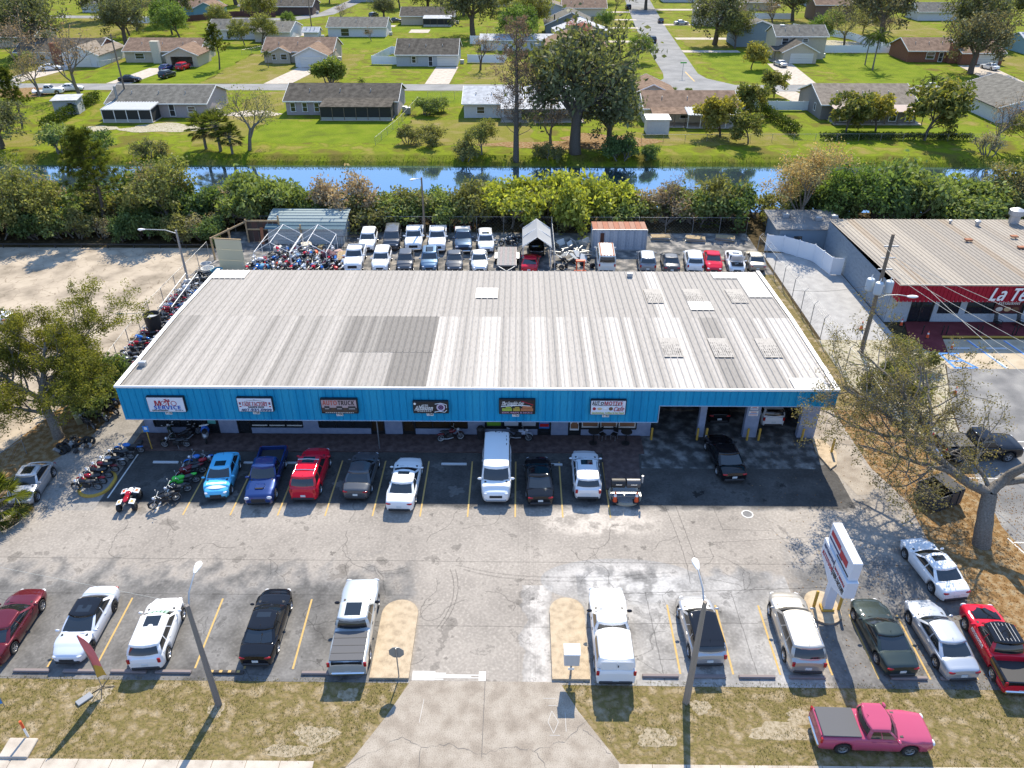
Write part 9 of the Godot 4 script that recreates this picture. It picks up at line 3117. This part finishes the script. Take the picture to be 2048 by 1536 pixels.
func hedge(label: String,a: Vector3,b: Vector3,h: float,w: float) -> void:
	var t := thing("hedge",label,"hedge",a)
	var L := Leaves.new()
	L.r = RandomNumberGenerator.new()
	L.r.seed = int(absf(a.x) * 10)
	var d := b - a
	var side := d.cross(Vector3.UP).normalized()
	for i in int(d.length() * 170):
		var p := d * L.r.randf() + side * L.r.randf_range(-w,w) * 0.5 + V(0,h * pow(L.r.randf(),0.6),0)
		p += L.unit() * 0.2
		L.leaf(p + V(0,0.1,0),L.r.randf_range(0.1,0.22),Color(0.03,0.055,0.012).lerp(Color(0.11,0.14,0.03),L.r.randf()),0.5)
	part(L.mesh(),"foliage",M.leaf,t)
	var m := MB.new()
	for k in int(d.length() / 1.2):
		m.rod(d * (k + 0.5) / int(d.length() / 1.2),d * (k + 0.5) / int(d.length() / 1.2) + V(0,h * 0.8,0),0.05,0.02,4)
	part(m,"stems",M.bark,t)

func pine_pair() -> Array:
	var r := RandomNumberGenerator.new()
	r.seed = 77
	var m := MB.new()
	var pts := PackedVector3Array()
	var rr := PackedFloat32Array()
	for k in 9:
		pts.append(V(0.25 * sin(k * 0.7),k * 1.2,0.2 * cos(k * 0.9) - 0.2))
		rr.append(lerpf(0.2,0.05,k / 8.0))
	m.tube(pts,rr,7,false)
	var L := Leaves.new()
	L.r = r
	for k in 46:
		var f := lerpf(0.38,1.0,k / 45.0)
		var p := pts[int(f * 8.0)] if f < 1.0 else pts[8]
		p = p.lerp(pts[mini(int(f * 8.0) + 1,8)],fmod(f * 8.0,1.0))
		var az := k * 2.4 + r.randf_range(-0.4,0.4)
		var ln := lerpf(3.6,0.7,(f - 0.38) / 0.62) * r.randf_range(0.55,1.15)
		var d := V(cos(az),0.35,sin(az)).normalized()
		var e := p + d * ln
		m.tube(PackedVector3Array([p,p.lerp(e,0.5) + V(0,-0.1,0),e]),PackedFloat32Array([0.05,0.03,0.012]),4,false)
		for j in 7:
			var c := p.lerp(e,lerpf(0.4,1.05,j / 6.0)) + L.unit() * 0.3
			var tone_ := r.randf()
			for q in 38:
				var a := (L.unit() + V(0,0.55,0) + d * 0.4).normalized()
				L.leaf(c + a * 0.2,r.randf_range(0.16,0.26),Color(0.05,0.075,0.018).lerp(Color(0.22,0.24,0.05),clampf(tone_ * 0.6 + r.randf() * 0.5,0,1)),0.1,a)
	cache.pine = [m.mesh(),L.mesh()]
	return cache.pine

func cypress_pair() -> Array:
	var r := RandomNumberGenerator.new()
	r.seed = 78
	var m := MB.new()
	var tips := []
	var H := 20.0
	m.tube(PackedVector3Array([V(0,0,0),V(0.15,5,0),V(-0.1,11,0.1),V(0.1,16,0),V(0,H,0)]),PackedFloat32Array([0.5,0.38,0.26,0.13,0.03]),8,false)
	var K := {"levels": 2,"split": [4,4],"spread": 0.6,"wob": 0.16,"up": 0.1,"dec": 0.62,"taper": 0.55}
	for k in 46:
		var y := lerpf(3.6,H - 0.8,k / 45.0)
		var ln := lerpf(3.9,1.2,k / 45.0) * r.randf_range(0.6,1.1)
		var az := k * 2.4
		limb(m,r,V(0,y,0),V(cos(az),0.55,sin(az)).normalized(),ln,0.055,0,K,tips)
	cache.cypress = [m.mesh(),crown(r,tips,{"leaves": 4,"size": 0.12,"cloud": 0.45,"c0": Color(0.15,0.115,0.09),"c1": Color(0.27,0.21,0.165),"keep": 0.8})]
	return cache.cypress

func palm_pair(key: String,style: int) -> Array:
	var r := RandomNumberGenerator.new()
	r.seed = 80 + style
	var m := MB.new()
	var H := 4.2 if style == 0 else 7.5
	m.tube(PackedVector3Array([V(0,0,0),V(0.1,H * 0.5,0),V(0,H,0)]),PackedFloat32Array([0.24,0.19,0.2]) if style == 0 else PackedFloat32Array([0.2,0.15,0.13]),8,false)
	var L := Leaves.new()
	L.r = r
	var top := V(0,H,0)
	if style == 0:
		for k in 40:
			var az := k * 2.4
			var el := lerpf(1.3,-0.7,k / 39.0)
			var d := V(cos(az) * cos(el),sin(el),sin(az) * cos(el))
			var c := top + d * r.randf_range(1.0,1.5)
			m.tube(PackedVector3Array([top,c]),PackedFloat32Array([0.03,0.015]),4,false)
			var u := d.cross(Vector3.UP if absf(d.y) < 0.95 else Vector3.RIGHT).normalized()
			var dry: bool = el < -0.35
			for j in 22:
				var a := lerpf(-1.5,1.5,j / 21.0)
				var q := (d * cos(a) + u * sin(a) + V(0,-0.18,0)).normalized()
				var col := Color(0.07,0.10,0.03).lerp(Color(0.24,0.26,0.06),r.randf())
				if dry:
					col = Color(0.24,0.18,0.09)
				L.leaf(c + q * 0.5,0.5,col,0.055,q)
	else:
		for k in 20:
			var az := k * 2.4
			var el := lerpf(1.2,-0.15,k / 19.0)
			var prev := top
			var d := V(cos(az) * cos(el),sin(el),sin(az) * cos(el))
			var pts := PackedVector3Array([top])
			var rr := PackedFloat32Array([0.035])
			for j in 9:
				d = (d + V(0,-0.17,0)).normalized()
				prev += d * 0.38
				pts.append(prev)
				rr.append(lerpf(0.03,0.008,j / 8.0))
				var u := d.cross(Vector3.UP).normalized()
				for e in 5:
					for sg: float in [-1.0,1.0]:
						var q := (u * sg + d * 0.5 + V(0,-0.45,0)).normalized()
						L.leaf(prev - d * 0.07 * e + q * 0.32,0.34,Color(0.035,0.065,0.015).lerp(Color(0.11,0.15,0.035),r.randf()),0.07,q)
			m.tube(pts,rr,4,false)
	cache[key] = [m.mesh(),L.mesh()]
	return cache[key]
# the two big oaks near the camera have limbs of their own

func big_oak(called_label: String,at: Vector3,limbs: Array,sd: int,K: Dictionary,leafm: String) -> void:
	var r := RandomNumberGenerator.new()
	r.seed = sd
	var t := thing("oak_tree",called_label,"tree",at)
	var m := MB.new()
	var tips := []
	for l in limbs:
		var pts := PackedVector3Array()
		var rr := PackedFloat32Array()
		var raw: Array = l[0]
		var cv := Curve3D.new()
		for i in raw.size():
			var p: Vector3 = raw[i] - at
			var tan_: Vector3 = (raw[mini(i + 1,raw.size() - 1)] - raw[maxi(i - 1,0)]) / 5.0
			cv.add_point(p,-tan_,tan_)
		var ln := cv.get_baked_length()
		var n := maxi(4,int(ln / 0.55))
		for k in n + 1:
			var p := cv.sample_baked(ln * k / n)
			if k > 0 and k < n:
				p += V(r.randf_range(-1,1),r.randf_range(-1,1),r.randf_range(-1,1)) * 0.07
			pts.append(p)
			rr.append(lerpf(l[1],l[2],float(k) / n))
		m.tube(pts,rr,9 if l[1] > 0.2 else 7,false)
		if l[3] <= 0:
			continue
		for k in l[3]:
			var f: float = lerpf(l[4],1.0,(k + r.randf()) / l[3])
			var i := clampi(int(f * n),1,n - 1)
			var d := (pts[i + 1] - pts[i - 1]).normalized()
			var u := (d.cross(Vector3.UP).normalized() * (1.0 if k % 2 else -1.0) + V(0,r.randf_range(-0.1,0.7),0) + d * r.randf_range(0.2,0.9)).normalized()
			limb(m,r,pts[i],u,K.h * r.randf_range(0.6,1.2),minf(0.075,rr[i] * 0.55),1,K,tips)
	part(m,"trunk",M.bark_pale,t)
	part(crown(r,tips,K),"crown",M[leafm],t)

func right_oak() -> void:
	var K := {"h": 2.2,"levels": 3,"split": [4,4,3],"spread": 0.65,"wob": 0.22,"up": 0.03,"dec": 0.62,"taper": 0.6,"leaves": 8,"size": 0.07,"cloud": 0.36,"flat": 0.8,"c0": Color(0.12,0.11,0.05),"c1": Color(0.36,0.28,0.14),"keep": 0.9}
	var a := V(28.5,0,-35.4)
	var fork := V(28.6,3.1,-36.6)
	big_oak("leaning oak with sparse bronze leaves over the dumpster at right",a,[
		[[a + V(0,-0.2,0),V(28.3,1.3,-35.7),fork],0.55,0.42,0,0.0],
		[[fork,V(27.2,3.5,-37.6),V(25.6,4.4,-39.6),V(23.6,5.5,-41.8),V(21.5,6.4,-43.5)],0.32,0.07,17,0.28],
		[[V(26.2,4,-38.8),V(25.8,5.4,-41.5),V(24.8,6.5,-44.5),V(23.4,7.2,-46.8)],0.2,0.05,14,0.15],
		[[V(27,3.6,-37.8),V(25.4,3.9,-38.2),V(23.4,4.3,-38.8),V(21.6,4.4,-39.6)],0.16,0.04,12,0.25],
		[[V(25.8,4.4,-39.4),V(26.6,6,-42),V(27,7.2,-44.6)],0.15,0.04,12,0.2],
		[[V(25,4.7,-40.2),V(23,4.8,-40.2),V(21.2,5.1,-41.2),V(20,5.4,-42)],0.13,0.035,11,0.2],
		[[fork,V(28.4,3.9,-37.6),V(27.6,4.6,-38.8),V(26.4,4.9,-38.2)],0.16,0.04,9,0.3],
		[[fork,V(29.4,3.8,-36.9),V(29.9,5,-36.6),V(30.8,6.7,-35.8),V(32,8.2,-34)],0.34,0.1,6,0.6],
		[[V(29.2,3.7,-36.9),V(30.8,4.1,-36.6),V(32.6,4.8,-36),V(35,5.4,-35)],0.24,0.08,6,0.5],
		[[V(26,3.9,-38.5),V(24.6,3.6,-37.4),V(23.3,3.4,-36.8),V(22.4,3.5,-36.8)],0.08,0.02,7,0.35]],131,K,"leaf")

func left_oak() -> void:
	var K := {"h": 1.9,"levels": 3,"split": [4,4,3],"spread": 0.62,"wob": 0.2,"up": 0.05,"dec": 0.62,"taper": 0.6,"leaves": 24,"size": 0.075,"cloud": 0.45,"flat": 0.8,"c0": Color(0.10,0.11,0.03),"c1": Color(0.34,0.31,0.05)}
	var a := V(-33.9,0,-46)
	big_oak("olive oak with pale limbs over the left fence and silver car",a,[
		[[a + V(0,-0.2,0),V(-34.1,1.28,-46.2),V(-34.6,2.88,-46.8),V(-34.4,4.8,-47.6),V(-34.2,6.56,-48.6)],0.4,0.08,14,0.45],
		[[V(-34.4,2.4,-46.6),V(-33.4,3.36,-46.9),V(-32.4,4.48,-47.4),V(-31.2,5.6,-48.2)],0.17,0.05,14,0.25],
		[[V(-34.5,2.88,-46.8),V(-35.8,4,-46.6),V(-37.2,5.28,-47),V(-38.4,6.4,-48)],0.2,0.05,15,0.2],
		[[V(-34.2,1.92,-46.4),V(-35.6,2.72,-45.6),V(-37.2,3.52,-45.2),V(-39,4.16,-45.2)],0.15,0.04,14,0.2],
		[[V(-34.4,3.68,-47.1),V(-33.2,4.96,-48.8),V(-32.4,6.08,-50.6),V(-31.8,6.72,-52)],0.15,0.04,13,0.25],
		[[V(-34.5,3.52,-47),V(-36,4.96,-49),V(-37.2,5.92,-51)],0.14,0.04,12,0.25],
		[[V(-34.3,2.56,-46.6),V(-33,3.04,-46),V(-31.8,3.68,-46.2),V(-31,4.32,-46.8)],0.1,0.03,11,0.3]],132,K,"leaf")
